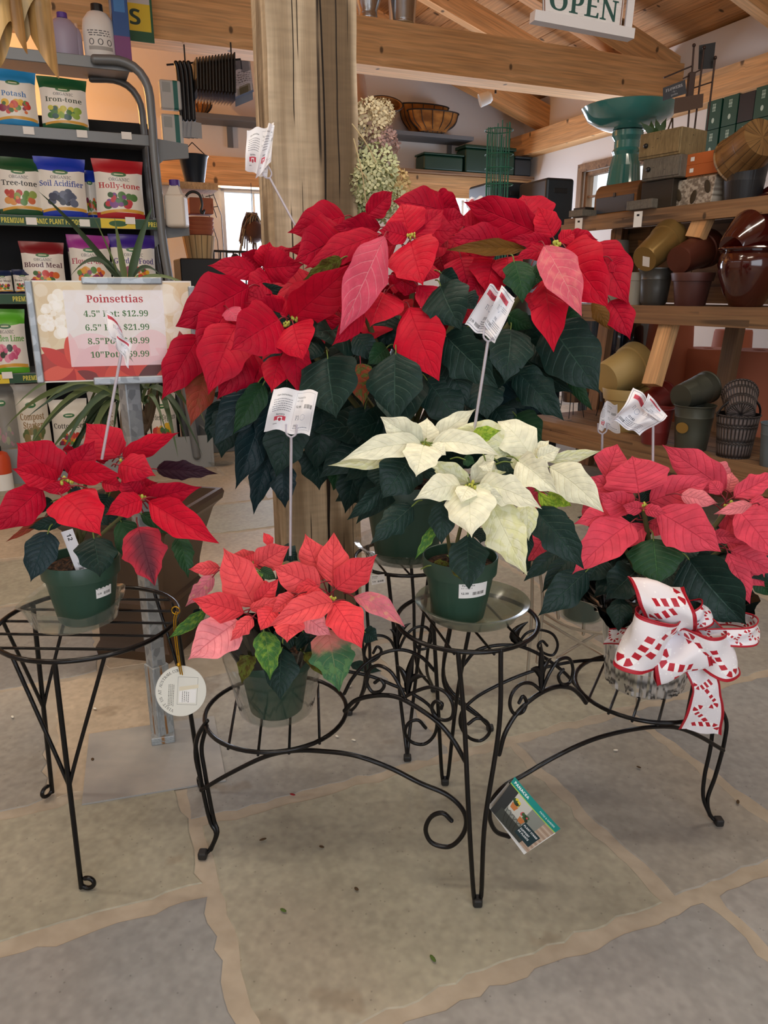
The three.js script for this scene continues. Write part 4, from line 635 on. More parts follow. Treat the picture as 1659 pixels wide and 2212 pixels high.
  const bw = part(t, 'bow', ball(V(0, 0, 0), .012), rm); const K = atD(...KR(1030, 1360), 1.2); bw.position.copy(K.clone().sub(base)); bw.userData.label = 'white ribbon bow printed with red candy canes';
  const ribbon = (pts, w, name) => {      // pts: [px, py, distance, twist] in world; strip with its width across the path
    const C = new THREE.CatmullRomCurve3(pts.map(p => p[0])), n = 48, pos = [], uv = [], idx = []; let len = 0, last = null;
    const L = C.getLength();
    for (let i = 0; i <= n; i++) {
      const s = i / n, p = C.getPoint(s); if (last) len += p.distanceTo(last); last = p;
      const f = s * (pts.length - 1), a = Math.min(pts.length - 2, Math.floor(f)), wd = pts[a][1].clone().lerp(pts[a + 1][1], f - a).normalize(), pin = (pts[a][2] + (pts[a + 1][2] - pts[a][2]) * (f - a));
      const nr = new THREE.Vector3().crossVectors(wd, C.getTangent(s)).normalize();
      for (let j = 0; j <= 6; j++) { const k = (j / 6 - .5) * w * pin; const q = p.clone().addScaledVector(wd, k).addScaledVector(nr, .003 * Math.sin(s * 19 + j * 1.4)); pos.push(q.x - K.x, q.y - K.y, q.z - K.z); uv.push(len / (w * 4) + rr(0, 0), j / 6); }
    }
    for (let i = 0; i < n; i++) for (let j = 0; j < 6; j++) { const a = i * 7 + j; idx.push(a, a + 1, a + 7, a + 1, a + 8, a + 7); }
    const g = new THREE.BufferGeometry(); g.setAttribute('position', new THREE.Float32BufferAttribute(pos, 3)); g.setAttribute('uv', new THREE.Float32BufferAttribute(uv, 2)); g.setIndex(idx); g.computeVertexNormals(); part(bw, name, g, rm);
    for (const j of [0, 6]) { const q = []; for (let i = 0; i <= n; i += 2) { const k = (i * 7 + j) * 3; q.push(V(pos[k], pos[k + 1], pos[k + 2])); } part(bw, 'wired_edge', tube(q, .0013, 60, false, 5), std(0xb5142a, .5)); }
  };
  const loop = (ex, ey, dx, dy, dep, w, wid = 1) => {     // a loop whose far end is at (ex, ey); (dx, dy) is the ribbon's width direction in the picture
    const O = K.clone(), E = atD(...KR(ex, ey), 1.2 - dep), out = E.clone().sub(O), sd = V(dx, -dy, 0).normalize(); const up = new THREE.Vector3().crossVectors(out.clone().normalize(), sd).normalize(); if (up.z < 0) up.negate();
    const h = out.length() * .42;
    ribbon([[O, sd, .35], [O.clone().addScaledVector(out, .35).addScaledVector(up, h * .8), sd, .9], [O.clone().addScaledVector(out, .75).addScaledVector(up, h), sd, wid], [O.clone().addScaledVector(out, 1.0).addScaledVector(up, h * .25), sd, wid], [O.clone().addScaledVector(out, .8).addScaledVector(up, -h * .35), sd, wid], [O.clone().addScaledVector(out, .4).addScaledVector(up, -h * .25), sd, .8], [O, sd, .35]], w, 'ribbon_loop');
  };
  loop(940, 1045, 1, .25, .02, .1); loop(735, 1415, -.35, 1, .045, .1); loop(1440, 1490, .45, 1, .035, .088); loop(1120, 1655, 1, -.45, .05, .096); loop(1240, 1210, .7, .8, -.02, .04); loop(1530, 1300, .3, 1, -.03, .035);
  const e = (x, y, d) => atD(...KR(x, y), d);
  ribbon([[K, V(1, 0, 0), .4], [e(1210, 1600, 1.17), V(1, .2, 0), .7], [e(1270, 1780, 1.165), V(1, -.2, 0), .8], [e(1225, 2020, 1.19), V(1, -.12, .1), 1.15]], .066, 'ribbon_tail');
  ribbon([[K, V(0, 1, 0), .4], [e(820, 1400, 1.22), V(.3, 1, 0), .8], [e(630, 1405, 1.27), V(.2, 1, .2), .9]], .04, 'ribbon_tail');
}
{ // coral one further back, in a clear pot cover on the white wire stand
  const c = atD(1256, 1330, 1.9);
  const t = thing('poinsettia', 'dark-leaved coral poinsettia in a green pot on the rusty white wire stand', 'poinsettia', c.clone());
  part(t, 'pot', potGeo(.067, .05, .13, .03), M_POT);
  stems(t, c.clone().add(V(0, .11, 0)), KP, 1.9, [[1200, 1150, 4], [1290, 1120, 0]], .0035);
  leaves(t, KP, 1.9, [[1205, 1140, 1150, 1210, 70, 'coralR', 2, 4], [1215, 1120, 1140, 1150, 60, 'coralR', 2, 4], [1190, 1090, 1130, 1090, 60, 'coralR', 0, 0], [1300, 1120, 1260, 1080, 60, 'coralR', 0, 0], [1240, 1180, 1190, 1240, 70, 'green', 3, 5], [1290, 1170, 1330, 1240, 70, 'green', 3, 5], [1240, 1170, 1260, 1250, 70, 'green', 4, 5], [1180, 1180, 1130, 1240, 50, 'green', 2, 3], [1180, 1060, 1130, 1030, 50, 'coralR', 0, 0]]);
  const s = thing('pot_cover', 'cloudy plastic cover around the pot on the white wire stand', 'pot cover', c.clone().add(V(0, -.002, 0))); part(s, 'sleeve', lathe([[0, .0], [.054, .0], [.058, .004], [.069, .085], [.0685, .085], [.0572, .005], [0, .0012]], 40), M_CLOUDY);
}
// ---------------------------------------------------------------- price sign
function quad(TL, TR, BR, BL, nx = 1, ny = 1, f = null) {     // sheet from four corners, uv upright
  const pos = [], uv = [], idx = [];
  for (let j = 0; j <= ny; j++) for (let i = 0; i <= nx; i++) { const u = i / nx, v = j / ny; const p = TL.clone().multiplyScalar((1 - u) * (1 - v)).addScaledVector(TR, u * (1 - v)).addScaledVector(BR, u * v).addScaledVector(BL, (1 - u) * v); if (f) f(p, u, v); pos.push(p.x, p.y, p.z); uv.push(u, 1 - v); }
  for (let j = 0; j < ny; j++) for (let i = 0; i < nx; i++) { const a = j * (nx + 1) + i; idx.push(a, a + nx + 1, a + 1, a + 1, a + nx + 1, a + nx + 2); }
  const g = new THREE.BufferGeometry(); g.setAttribute('position', new THREE.Float32BufferAttribute(pos, 3)); g.setAttribute('uv', new THREE.Float32BufferAttribute(uv, 2)); g.setIndex(idx); g.computeVertexNormals(); return g;
}
{
  const foot = onY(340, 1615), A = foot.clone(), dir = V(Math.cos(.3), 0, -Math.sin(.3)), B = A.clone().add(dir);
  const t = thing('price_sign', 'galvanised metal sign stand with a poinsettia price list on a square steel base', 'sign', foot.clone());
  const P = (x, y) => onV(x, y, A, B), n = V(Math.sin(.3), 0, Math.cos(.3));
  const TL = P(60, 601), TR = P(412, 607), BL = P(82, 827), BR = TR.clone().setY(BL.y); TL.setY(TR.y); BL.x = TL.x; BL.z = TL.z;
  const c = TL.clone().add(BR).multiplyScalar(.5), sw = TL.distanceTo(TR), sh = TL.y - BL.y;
  const hd = part(t, 'sign_board', new THREE.BoxGeometry(sw, sh, .004), std(0xe8e4da, .6)); hd.position.copy(c.clone().sub(foot)); hd.rotation.y = .3;
  const poster = canvasTex(1024, 640, (x, w, h) => {
    x.fillStyle = '#e4d3b0'; x.fillRect(0, 0, w, h);
    for (let i = 0; i < 70; i++) { const a = hash(i, 1, 7), b = hash(i, 2, 7), r = 30 + 70 * hash(i, 3, 7); x.fillStyle = ['rgba(246,240,226,.5)', 'rgba(222,196,150,.4)', 'rgba(250,248,240,.55)', 'rgba(214,190,150,.35)'][i % 4]; x.beginPath(); x.arc(a * w, b * h * .65, r, 0, 7); x.fill(); }
    const fl = (cx, cy, r, a0, col) => { for (let i = 0; i < 7; i++) { const a = a0 + i * .897; x.save(); x.translate(cx, cy); x.rotate(a); x.fillStyle = col[i % col.length]; x.beginPath(); x.moveTo(0, 0); x.quadraticCurveTo(r * .45, -r * .38, r, 0); x.quadraticCurveTo(r * .45, r * .38, 0, 0); x.fill(); x.restore(); } };
    x.fillStyle = '#b03a2e'; x.beginPath(); x.moveTo(0, 470); x.quadraticCurveTo(200, 380, 420, 470); x.quadraticCurveTo(700, 540, 1024, 420); x.lineTo(1024, 640); x.lineTo(0, 640); x.fill();
    fl(210, 560, 240, .2, ['#c8372b', '#d64a36', '#b32a24', '#dc5a44']); fl(620, 640, 300, .5, ['#b83028', '#c9402f', '#5a2a26', '#d14b38']); fl(960, 560, 240, .1, ['#c23a30', '#d4503c', '#a82a24']); fl(400, 660, 190, .9, ['#7a2c28', '#bf3a2c', '#d04a36']);
    for (let i = 0; i < 26; i++) { x.fillStyle = 'rgba(255,252,244,.75)'; x.beginPath(); x.arc(50 + 130 * hash(i, 5, 9), 60 + 300 * hash(i, 6, 9), 14 + 26 * hash(i, 7, 9), 0, 7); x.fill(); }
    x.fillStyle = 'rgba(240,238,242,.8)'; x.fillRect(196, 50, 640, 500);
    x.fillStyle = 'rgba(240,190,196,.5)'; x.beginPath(); x.moveTo(196, 380); x.quadraticCurveTo(300, 300, 420, 345); x.quadraticCurveTo(560, 420, 660, 330); x.quadraticCurveTo(760, 280, 836, 360); x.lineTo(836, 550); x.lineTo(196, 550); x.fill();
    x.textAlign = 'center'; x.font = 'bold 66px serif'; x.fillStyle = '#b3262e'; x.fillText('Poinsettias', 520, 130);
    x.font = 'bold 56px serif'; x.fillStyle = '#3c6b2e'; [['4.5" Pot: $12.99', 222], ['6.5" Pot: $21.99', 312], ['8.5"Pot: $49.99', 402], ['10"Pot: $59.99', 492]].forEach(([s, y]) => x.fillText(s, 520, y));
  });
  const pm = part(t, 'poster', new THREE.PlaneGeometry(sw * .985, sh * .97), std(0xffffff, .45, { map: poster })); pm.position.copy(c.clone().sub(foot).addScaledVector(n, .0026)); pm.rotation.y = .3;
  const ch = (name, w, h, dx, dy) => { const o = part(t, name, boxUV(new RoundedBoxGeometry(w, h, .014, 2, .003), false, 5), M_ZINC); o.position.copy(c.clone().sub(foot).addScaledVector(dir, dx).addScaledVector(n, .003)); o.position.y += dy; o.rotation.y = .3; };
  ch('side_channel', .014, sh, -sw / 2, 0); ch('side_channel', .014, sh * .9, sw / 2, 0); ch('top_clip', sw * .5, .014, .02, sh / 2); ch('bottom_clip', sw * .55, .016, .03, -sh / 2);
  const post = new THREE.Shape(); const q = .0175; post.moveTo(-q, -q); post.lineTo(q, -q); post.lineTo(q, q); post.lineTo(-q, q); post.closePath();
  const behind = c.clone().sub(foot).setY(0).addScaledVector(n, -.034).addScaledVector(dir, .012); const pg = boxUV(new RoundedBoxGeometry(.034, c.y - .05, .034, 2, .003).translate(0, .11 + (c.y - .05) / 2, 0), false, 5); const pb = part(t, 'pole', pg, M_ZINC); pb.rotation.y = .3 + .5; pb.position.copy(behind);
  const rust = std(0xffffff, .55, { metalness: .4, map: dataTex(128, 256, (u, v) => { const k = ss(.1, .02, Math.abs(u - .5 + .05 * (fbm(v * 8, 1, 3, 8, 9, 2) - .5))) * ss(.2, .5, fbm(u * 4, v * 8, 4, 4, 8, 3)), z = zincN(u, v); return mix([148 + 30 * z, 154 + 30 * z, 156 + 30 * z], [150, 96, 44], k * .85); }) });
  const sl = part(t, 'socket', new RoundedBoxGeometry(.042, .2, .042, 2, .003).translate(0, .105, 0), rust); sl.rotation.y = .8; sl.position.copy(behind);
  const ft = part(t, 'socket_foot', box(.055, .02, .06, 0, .003, 0, .003), rust); ft.rotation.y = .3; ft.position.copy(behind);
  const a = onY(177, 1740), b = onY(488, 1688), d = onY(193, 1588), e = a.clone().add(b.clone().sub(a)).add(d.clone().sub(a));
  const bs = new THREE.Shape(); [[a, 0], [b, 1], [e, 2], [d, 3]].forEach(([p], i) => i ? bs.lineTo(p.x, -p.z) : bs.moveTo(p.x, -p.z)); bs.closePath();
  const bg = new THREE.ExtrudeGeometry(bs, { depth: .004, bevelEnabled: false }).rotateX(-Math.PI / 2); { const T = bg.attributes.uv; for (let i = 0; i < T.count; i++) T.setXY(i, T.getX(i) * 2, T.getY(i) * 2); }
  wpart(t, 'base_plate', bg, std(0xffffff, .5, { metalness: .15, map: dataTex(256, 256, (u, v) => { const n1 = fbm(u * 4, v * 7, 5, 4, 7, 5), n2 = fbm(u * 14, v * 4, 6, 14, 4, 3); return mix([136, 138, 140], [184, 180, 172], cl(n1 * 1.2 - .1 + .3 * (n2 - .5))); }) }));
}
// ---------------------------------------------------------------- paper care tags on clear picks
function scribble(x, x0, y0, w, rows, gap, hgt, col, sd) { x.fillStyle = col; for (let r = 0; r < rows; r++) { let p = x0 + (r % 3) * 4; const e = x0 + w - 14 * hash(r, 4, sd); while (p < e) { const l = 5 + 16 * hash(p | 0, r, sd); x.fillRect(p, y0 + r * gap, Math.min(l, e - p), hgt); p += l + 5; } } }
function logoBlock(x, cx, cy, s) { x.fillStyle = '#d8485a'; x.fillRect(cx - 44 * s, cy - 12 * s, 88 * s, 30 * s); x.fillStyle = '#fff'; x.fillRect(cx - 18 * s, cy - 4 * s, 36 * s, 32 * s); x.fillStyle = '#b03040'; x.beginPath(); x.arc(cx, cy + 14 * s, 12 * s, 0, 7); x.fill(); x.fillStyle = '#2c2c34'; x.font = 'bold ' + Math.round(17 * s) + 'px sans-serif'; x.textAlign = 'center'; x.fillText('Nursery', cx, cy - 18 * s); x.font = Math.round(13 * s) + 'px sans-serif'; x.fillText('www.', cx - 30 * s, cy + 46 * s); x.textAlign = 'left'; }
const T_CARE = canvasTex(512, 384, (x, w, h) => {
  x.fillStyle = '#f6f5f6'; x.fillRect(0, 0, w, h); x.fillStyle = '#555'; x.font = 'bold 19px sans-serif'; x.fillText('Care Instructions', 66, 66); scribble(x, 40, 92, 210, 6, 20, 7, '#8a8a92', 3); logoBlock(x, 140, 270, 1.35); x.strokeStyle = '#9a9aa2'; x.lineWidth = 2; x.strokeRect(276, 24, 214, 330);
  x.fillStyle = '#444'; x.font = '21px sans-serif'; x.fillText('Poinsettia', 290, 72); x.font = '17px sans-serif'; x.fillText('4.5" / 001', 290, 98); x.font = 'bold 26px sans-serif'; x.fillText('12.99', 286, 150); for (let i = 0; i < 22; i++) x.fillRect(390 + i * 4, 122, 1 + (hash(i, 1, 1) * 3 | 0), 34); x.fillStyle = '#6c7484'; x.font = '52px serif'; x.fillText('Fl', 306, 256); x.strokeStyle = '#7d8aa8'; x.beginPath(); x.arc(392, 236, 26, 0, 6); x.stroke(); x.fillStyle = '#3d4456'; x.font = 'bold 24px sans-serif'; x.fillText('(518)', 300, 316); scribble(x, 296, 328, 170, 1, 10, 6, '#7d8290', 5);
});
const T_CARE2 = canvasTex(512, 384, (x, w, h) => {
  x.fillStyle = '#f4f3f6'; x.fillRect(0, 0, w, h); x.strokeStyle = '#70748a'; x.lineWidth = 4; x.strokeRect(24, 18, 464, 348); x.fillStyle = '#cf5060'; x.fillRect(56, 48, 330, 44); x.fillStyle = '#7c2030'; x.font = 'bold 34px serif'; x.fillText('Poinsettia', 120, 82); x.fillStyle = '#6c7484'; x.font = '56px serif'; x.fillText('Fl', 150, 180); x.strokeStyle = '#7d8aa8'; x.beginPath(); x.arc(250, 160, 30, 0, 6); x.stroke(); scribble(x, 300, 120, 160, 3, 16, 6, '#8a8e9c', 2);
  x.fillStyle = '#3a4050'; x.font = 'bold 34px sans-serif'; x.fillText('(518)', 210, 262); scribble(x, 200, 280, 250, 4, 18, 8, '#7a7e8c', 9); x.fillStyle = '#333'; x.font = 'bold 28px sans-serif'; x.fillText('21.99', 40, 342); for (let i = 0; i < 20; i++) x.fillRect(130 + i * 4, 316, 1 + (hash(i, 2, 1) * 3 | 0), 30);
});
const M_CARE = std(0xffffff, .6, { map: T_CARE }), M_CARE2 = std(0xffffff, .6, { map: T_CARE2 });
const M_PICK = phys(0xe9e6ee, .25, { transmission: .45, thickness: 0, ior: 1.5 });
function careTag(label, d, corners, stick, m, fold = .012, wav = .004, extra) {
  const p = stick.map(([x, y, e = d]) => atD(x, y, e)), base = p[p.length - 1];
  const t = thing('care_tag', label, 'plant tag', base.clone(), 0, undefined);
  const [TL, TR, BR, BL] = corners.map(([x, y]) => atD(x, y, d - .003)); const s = rr(0, 6);
  wpart(t, 'paper', quad(TL, TR, BR, BL, 16, 10, (q, u, v) => { q.z += fold * (1 - Math.abs(u - .5) * 2) * -1 + wav * Math.sin(u * 9 + v * 4 + s) + .003 * Math.sin(v * 7 + s); q.y += .0025 * Math.sin(u * 11 + s); }), m);
  if (extra) { const [a, b, c, e] = extra.map(([x, y]) => atD(x, y, d - .012)); wpart(t, 'paper_flap', quad(a, b, c, e, 8, 8, (q, u, v) => { q.z += .006 * Math.sin(u * 6 + v * 3); }), m); }
  const rod = []; for (let i = 0; i < p.length - 1; i++) rod.push(bar(p[i], p[i + 1], .0026, 4)); const up = p[0].clone().sub(p[1]).normalize(), sd = V(up.y, -up.x, 0);
  const f0 = p[0]; const f = (k) => tube([f0, f0.clone().addScaledVector(up, .006).addScaledVector(sd, k * .008), f0.clone().addScaledVector(up, .022).addScaledVector(sd, k * .009)], .0018, 8, false, 5);
  wpart(t, 'pick', merge([...rod, f(-1), f(1)]), M_PICK);
  return t;
}
careTag('open white care leaflet on a clear pick rising from the peach poinsettia', 1.27, [[590, 839], [687, 847], [668, 943], [570, 930]], [[629, 945], [627, 1200]], M_CARE, .014);
careTag('folded white care leaflet on a clear pick in the white poinsettia', 1.24, [[1058, 614], [1112, 640], [1068, 738], [1004, 702]], [[1054, 738], [1022, 945]], M_CARE2, .02, .003, [[1084, 616], [1112, 650], [1070, 736], [1045, 700]]);
careTag('narrow edge-on care leaflet on a clear pick in the small red poinsettia', 1.26, [[219, 662], [262, 715], [288, 790], [240, 730]], [[262, 762], [220, 992]], M_CARE2, .02, .003, [[250, 715], [285, 745], [279, 796], [258, 760]]);
careTag('folded white care leaflet on a pick above the huge red poinsettia, against the timber post', 1.72, [[532, 278], [592, 266], [576, 384], [530, 366]], [[583, 385], [645, 500]], M_CARE, .02, .005, [[580, 266], [593, 270], [586, 350], [552, 386]]);
careTag('crumpled care leaflet with a red band on a pick in the foil-wrapped poinsettia', 1.34, [[1372, 836], [1440, 897], [1385, 942], [1320, 907]], [[1411, 920], [1410, 1020]], M_CARE2, .014, .008, [[1400, 850], [1442, 898], [1425, 912], [1385, 880]]);
careTag('rolled white leaflet on a pick behind the crumpled red-banded one', 1.5, [[1304, 870], [1334, 874], [1338, 935], [1292, 930]], [[1301, 938], [1300, 1000]], M_CARE, .03, .004);
careTag('small white leaflet poking up behind the huge red poinsettia', 1.85, [[1010, 428], [1042, 424], [1048, 462], [1012, 470]], [[1018, 452], [1022, 500]], M_CARE2, .01);
// ---------------------------------------------------------------- hang tags of the stands
{
  const c = atD(391, 1493, 1.2), t = thing('hang_tag', 'oval white hang tag on gold cord tied to the single-ring stand', 'tag', c.clone());
  const tx = canvasTex(512, 512, (x, w, h) => {
    x.fillStyle = '#e9e8dc'; x.fillRect(0, 0, w, h); x.fillStyle = '#3d3d3a'; x.font = '40px serif'; const s = 'VISIT US AT AUSTRAM.COM'; x.textAlign = 'center';
    for (let i = 0; i < s.length; i++) { const a = 1.95 + i * .118; x.save(); x.translate(256 + Math.cos(a) * 208, 256 + Math.sin(a) * 208); x.rotate(a + Math.PI / 2); x.fillText(s[i], 0, 8); x.restore(); }
    x.save(); x.translate(170, 410); x.rotate(-Math.PI / 2); scribble(x, 0, -40, 230, 4, 16, 7, '#77776e', 4); x.restore(); x.strokeStyle = '#8c8c84'; x.lineWidth = 3; x.strokeRect(222, 110, 200, 280); x.fillStyle = '#f8f7f2'; x.fillRect(240, 230, 170, 140); x.save(); x.translate(270, 370); x.rotate(-Math.PI / 2); scribble(x, 4, 0, 120, 4, 20, 8, '#8e8e88', 7); x.restore(); x.fillStyle = '#e8dfc4'; x.beginPath(); x.moveTo(236, 210); x.lineTo(430, 180); x.lineTo(432, 216); x.lineTo(240, 252); x.fill();
  });
  const back = new THREE.CylinderGeometry(1, 1, .0012, 48).rotateX(Math.PI / 2).scale(.045, .0515, 1).rotateZ(-.12).rotateY(.15); part(t, 'card', back, std(0xe2e0d4, .65)); const fc = part(t, 'print', new THREE.CircleGeometry(1, 48).scale(.0446, .0511, 1).translate(0, 0, .0008).rotateZ(-.12).rotateY(.15), std(0xffffff, .6, { map: tx })); fc.userData.label = 'printed face';
  const gold = std(0xc89a2a, .3, { metalness: .9 }); const p = [[380, 1322], [376, 1335], [378, 1380], [386, 1436], [390, 1456]].map(([x, y]) => atD(x, y, 1.193)); wpart(t, 'cord', merge([tube(p, .0012, 24, false, 6), tube(p.map(q => q.clone().add(V(.004, 0, .002))), .0012, 24, false, 6), ball(p[3], .004), new THREE.TorusGeometry(.007, .0012, 6, 20).translate(p[0].x, p[0].y + .003, p[0].z)]), gold);
}
{
  const C = [[1112, 1678], [1210, 1787], [1140, 1847], [1058, 1744]].map(([x, y]) => atD(x, y, 1.075)), c = C[0].clone().add(C[2]).multiplyScalar(.5);
  const t = thing('hang_tag', 'teal-edged printed product card hanging from the scrolled stand', 'tag', c.clone());
  const tx = canvasTex(512, 400, (x, w, h) => {
    x.fillStyle = '#8b8f86'; x.fillRect(0, 0, w, h); x.fillStyle = '#c9c8bd'; x.fillRect(0, 60, 250, 190); x.fillStyle = '#2c2f30'; x.fillRect(0, 40, 90, 360); x.fillStyle = '#3a3f3b'; x.fillRect(60, 290, 460, 110); x.fillStyle = '#b7a08c'; x.fillRect(400, 60, 112, 340); for (let i = 0; i < 14; i++) { x.fillStyle = i % 2 ? '#a98e78' : '#cdb9a4'; x.fillRect(400, 60 + i * 24, 112, 12); }
    [[130, 170], [250, 210], [330, 280]].forEach(([a, b], i) => { x.fillStyle = '#c87a42'; x.beginPath(); x.moveTo(a - 34, b); x.lineTo(a + 34, b); x.lineTo(a + 24, b + 52); x.lineTo(a - 24, b + 52); x.fill(); for (let k = 0; k < 16; k++) { x.fillStyle = ['#23442a', '#3b6034', ['#e0cc3a', '#d0505a', '#e8d860'][i], '#1c3222'][k % 4]; x.beginPath(); x.arc(a - 34 + 68 * hash(k, i, 3), b - 40 * hash(k, i, 4) - 4, 9 + 7 * hash(k, i, 5), 0, 7); x.fill(); } });
    x.strokeStyle = '#1b1b1b'; x.lineWidth = 4; for (let i = 0; i < 7; i++) { x.beginPath(); x.moveTo(70 + i * 44, 250 + i * 12); x.bezierCurveTo(120 + i * 40, 200, 90 + i * 50, 330, 160 + i * 40, 380); x.stroke(); }
    x.fillStyle = '#13343c'; x.fillRect(290, 210, 190, 150); x.fillStyle = '#fff'; x.font = 'bold 26px sans-serif'; x.fillText('PLANT STAND', 298, 250); x.fillText('SUPPORT', 298, 296); x.fillText('DE PLANTE', 298, 326);
    x.fillStyle = '#0f8f86'; x.fillRect(0, 0, w, 64); x.fillStyle = '#b4d64a'; x.fillRect(0, 64, w, 8); x.fillStyle = '#fff'; x.font = 'bold 34px sans-serif'; x.fillText('PANACEA', 20, 44); x.font = '22px sans-serif'; x.fillText('PATIO & GARDEN', 300, 42);
  });
  wpart(t, 'card', quad(C[0], C[1], C[2], C[3], 8, 8, (p, u, v) => { p.z += .006 * Math.sin(u * 2.5 + v * 2); }), std(0xffffff, .4, { map: tx }));
  const back = [[1060, 1738], [1072, 1745], [1140, 1845], [1130, 1842]].map(([x, y]) => atD(x, y, 1.082)); wpart(t, 'back_leaf', quad(...[[1098, 1690], [1200, 1800], [1132, 1846], [1054, 1742]].map(([x, y]) => atD(x, y, 1.085)), 2, 2), std(0xe8e6e0, .6));
}
// ---------------------------------------------------------------- brown planter with a dracaena behind the sign
{
  const c = V(-.72, 0, -2.1);
  const t = thing('planter', 'square flared brown glazed planter with a spiky-leaved dracaena behind the price sign', 'planter', c.clone());
  const tx = dataTex(128, 128, (u, v) => mix([48, 33, 20], [90, 64, 40], fbm(u * 6, v * 6, 3, 6, 6, 4)));
  const m = phys(0xffffff, .4, { map: tx, clearcoat: .3, clearcoatRoughness: .4 });
  const pr = [[0, 0], [.165, 0], [.17, .03], [.155, .05], [.15, .15], [.168, .165], [.168, .18], [.16, .19], [.168, .25], [.19, .33], [.222, .405], [.232, .415], [.255, .43], [.262, .45], [.255, .462], [.235, .462], [.215, .43], [.18, .38], [0, .38]];
  const g = new THREE.LatheGeometry(pr.map(p => new THREE.Vector2(Math.max(p[0], .0001), p[1])), 4); const b = part(t, 'pot', toCreasedNormals(g, .5), m); b.rotation.y = 33 * Math.PI / 180;
  part(t, 'soil', new THREE.CircleGeometry(.17, 4).rotateX(-Math.PI / 2).translate(0, .4, 0), soilM).rotation.y = 33 * Math.PI / 180;
  const D = 2.1, bark = std(0xffffff, .9, { map: dataTex(64, 128, (u, v) => mix([70, 56, 40], [128, 108, 84], fbm(u * 6, v * 20, 3, 6, 20, 3))) });
  const P = (x, y, d = D) => atD(x, y, d);
  const h1 = P(275, 835), h2 = P(330, 850), h3 = P(272, 615);
  wpart(t, 'trunk', tube([V(c.x + .02, .38, c.z), P(300, 1000), P(292, 950), P(315, 915), h2], .016, 24, false, 7), bark); wpart(t, 'trunk', tube([P(300, 990), P(270, 930), h1], .012, 16, false, 7), bark); wpart(t, 'trunk', tube([h1, P(262, 740), h3], .011, 16, false, 7), bark); wpart(t, 'trunk', tube([P(318, 915), P(300, 885, 2.05), P(288, 850)], .01, 16, false, 7), bark);
  const lg = [std(0x3c5230, .5), std(0x2a3f26, .5), std(0x56663a, .55), std(0x4c6066, .5)];
  const blade = (B, T, w, sag, k) => {
    const N = 12, pos = [], uv = [], idx = []; const ax = T.clone().sub(B), tc = CAM.clone().sub(B).normalize(), sd = new THREE.Vector3().crossVectors(ax, tc).normalize().applyAxisAngle(ax.clone().normalize(), rr(-.9, .9)), nn = new THREE.Vector3().crossVectors(sd, ax).normalize(); const C = B.clone().lerp(T, .45).add(V(0, sag, 0));
    for (let i = 0; i <= N; i++) { const s = i / N, p = B.clone().multiplyScalar((1 - s) ** 2).addScaledVector(C, 2 * s * (1 - s)).addScaledVector(T, s * s), h = w * (s < .15 ? .6 + s * 2.6 : 1.0 - ((s - .15) / .85) ** 1.6) / 2; for (const [a, z] of [[-1, .3], [0, 0], [1, .3]]) { const q = p.clone().addScaledVector(sd, a * h).addScaledVector(nn, z * h); pos.push(q.x, q.y, q.z); uv.push(a / 2 + .5, s); } }
    for (let i = 0; i < N; i++) for (let j = 0; j < 2; j++) { const a = i * 3 + j; idx.push(a, a + 1, a + 3, a + 1, a + 4, a + 3); }
    const G = new THREE.BufferGeometry(); G.setAttribute('position', new THREE.Float32BufferAttribute(pos, 3)); G.setAttribute('uv', new THREE.Float32BufferAttribute(uv, 2)); G.setIndex(idx); G.computeVertexNormals(); wpart(t, 'leaf', G, lg[k ?? Math.floor(rr(0, 3))]);
  };
  for (const [bx, by, tx2, ty, w, sag] of [[265, 612, 82, 412, .022, .03], [272, 608, 247, 468, .02, .0], [280, 608, 331, 442, .022, .03], [262, 612, 196, 455, .008, .02], [268, 605, 150, 600, .02, .1], [285, 605, 350, 598, .014, .06], [290, 608, 440, 640, .012, .06]]) blade(P(bx, by), P(tx2, ty), w, sag);
  for (const [tx2, ty] of [[10, 925], [55, 905], [68, 960], [100, 985], [125, 1005], [148, 1020], [165, 1040], [190, 1000], [215, 1030], [30, 880], [120, 1040], [205, 960], [88, 880], [240, 1000], [45, 1000], [175, 930]]) blade(h1.clone().add(V(rr(-.03, .03), rr(-.03, .03), rr(-.05, .05))), P(tx2, ty, 2.1 - rr(-.12, .16)), rr(.014, .03), rr(.06, .16));
  for (const [tx2, ty] of [[362, 945], [385, 990], [405, 960], [438, 985], [420, 905], [350, 930], [330, 960], [395, 880], [445, 920], [300, 935], [320, 900]]) blade(h2.clone().add(V(rr(-.03, .03), rr(-.03, .03), rr(-.05, .05))), P(tx2, ty, 2.1 - rr(-.1, .12)), rr(.014, .026), rr(.08, .18));
}
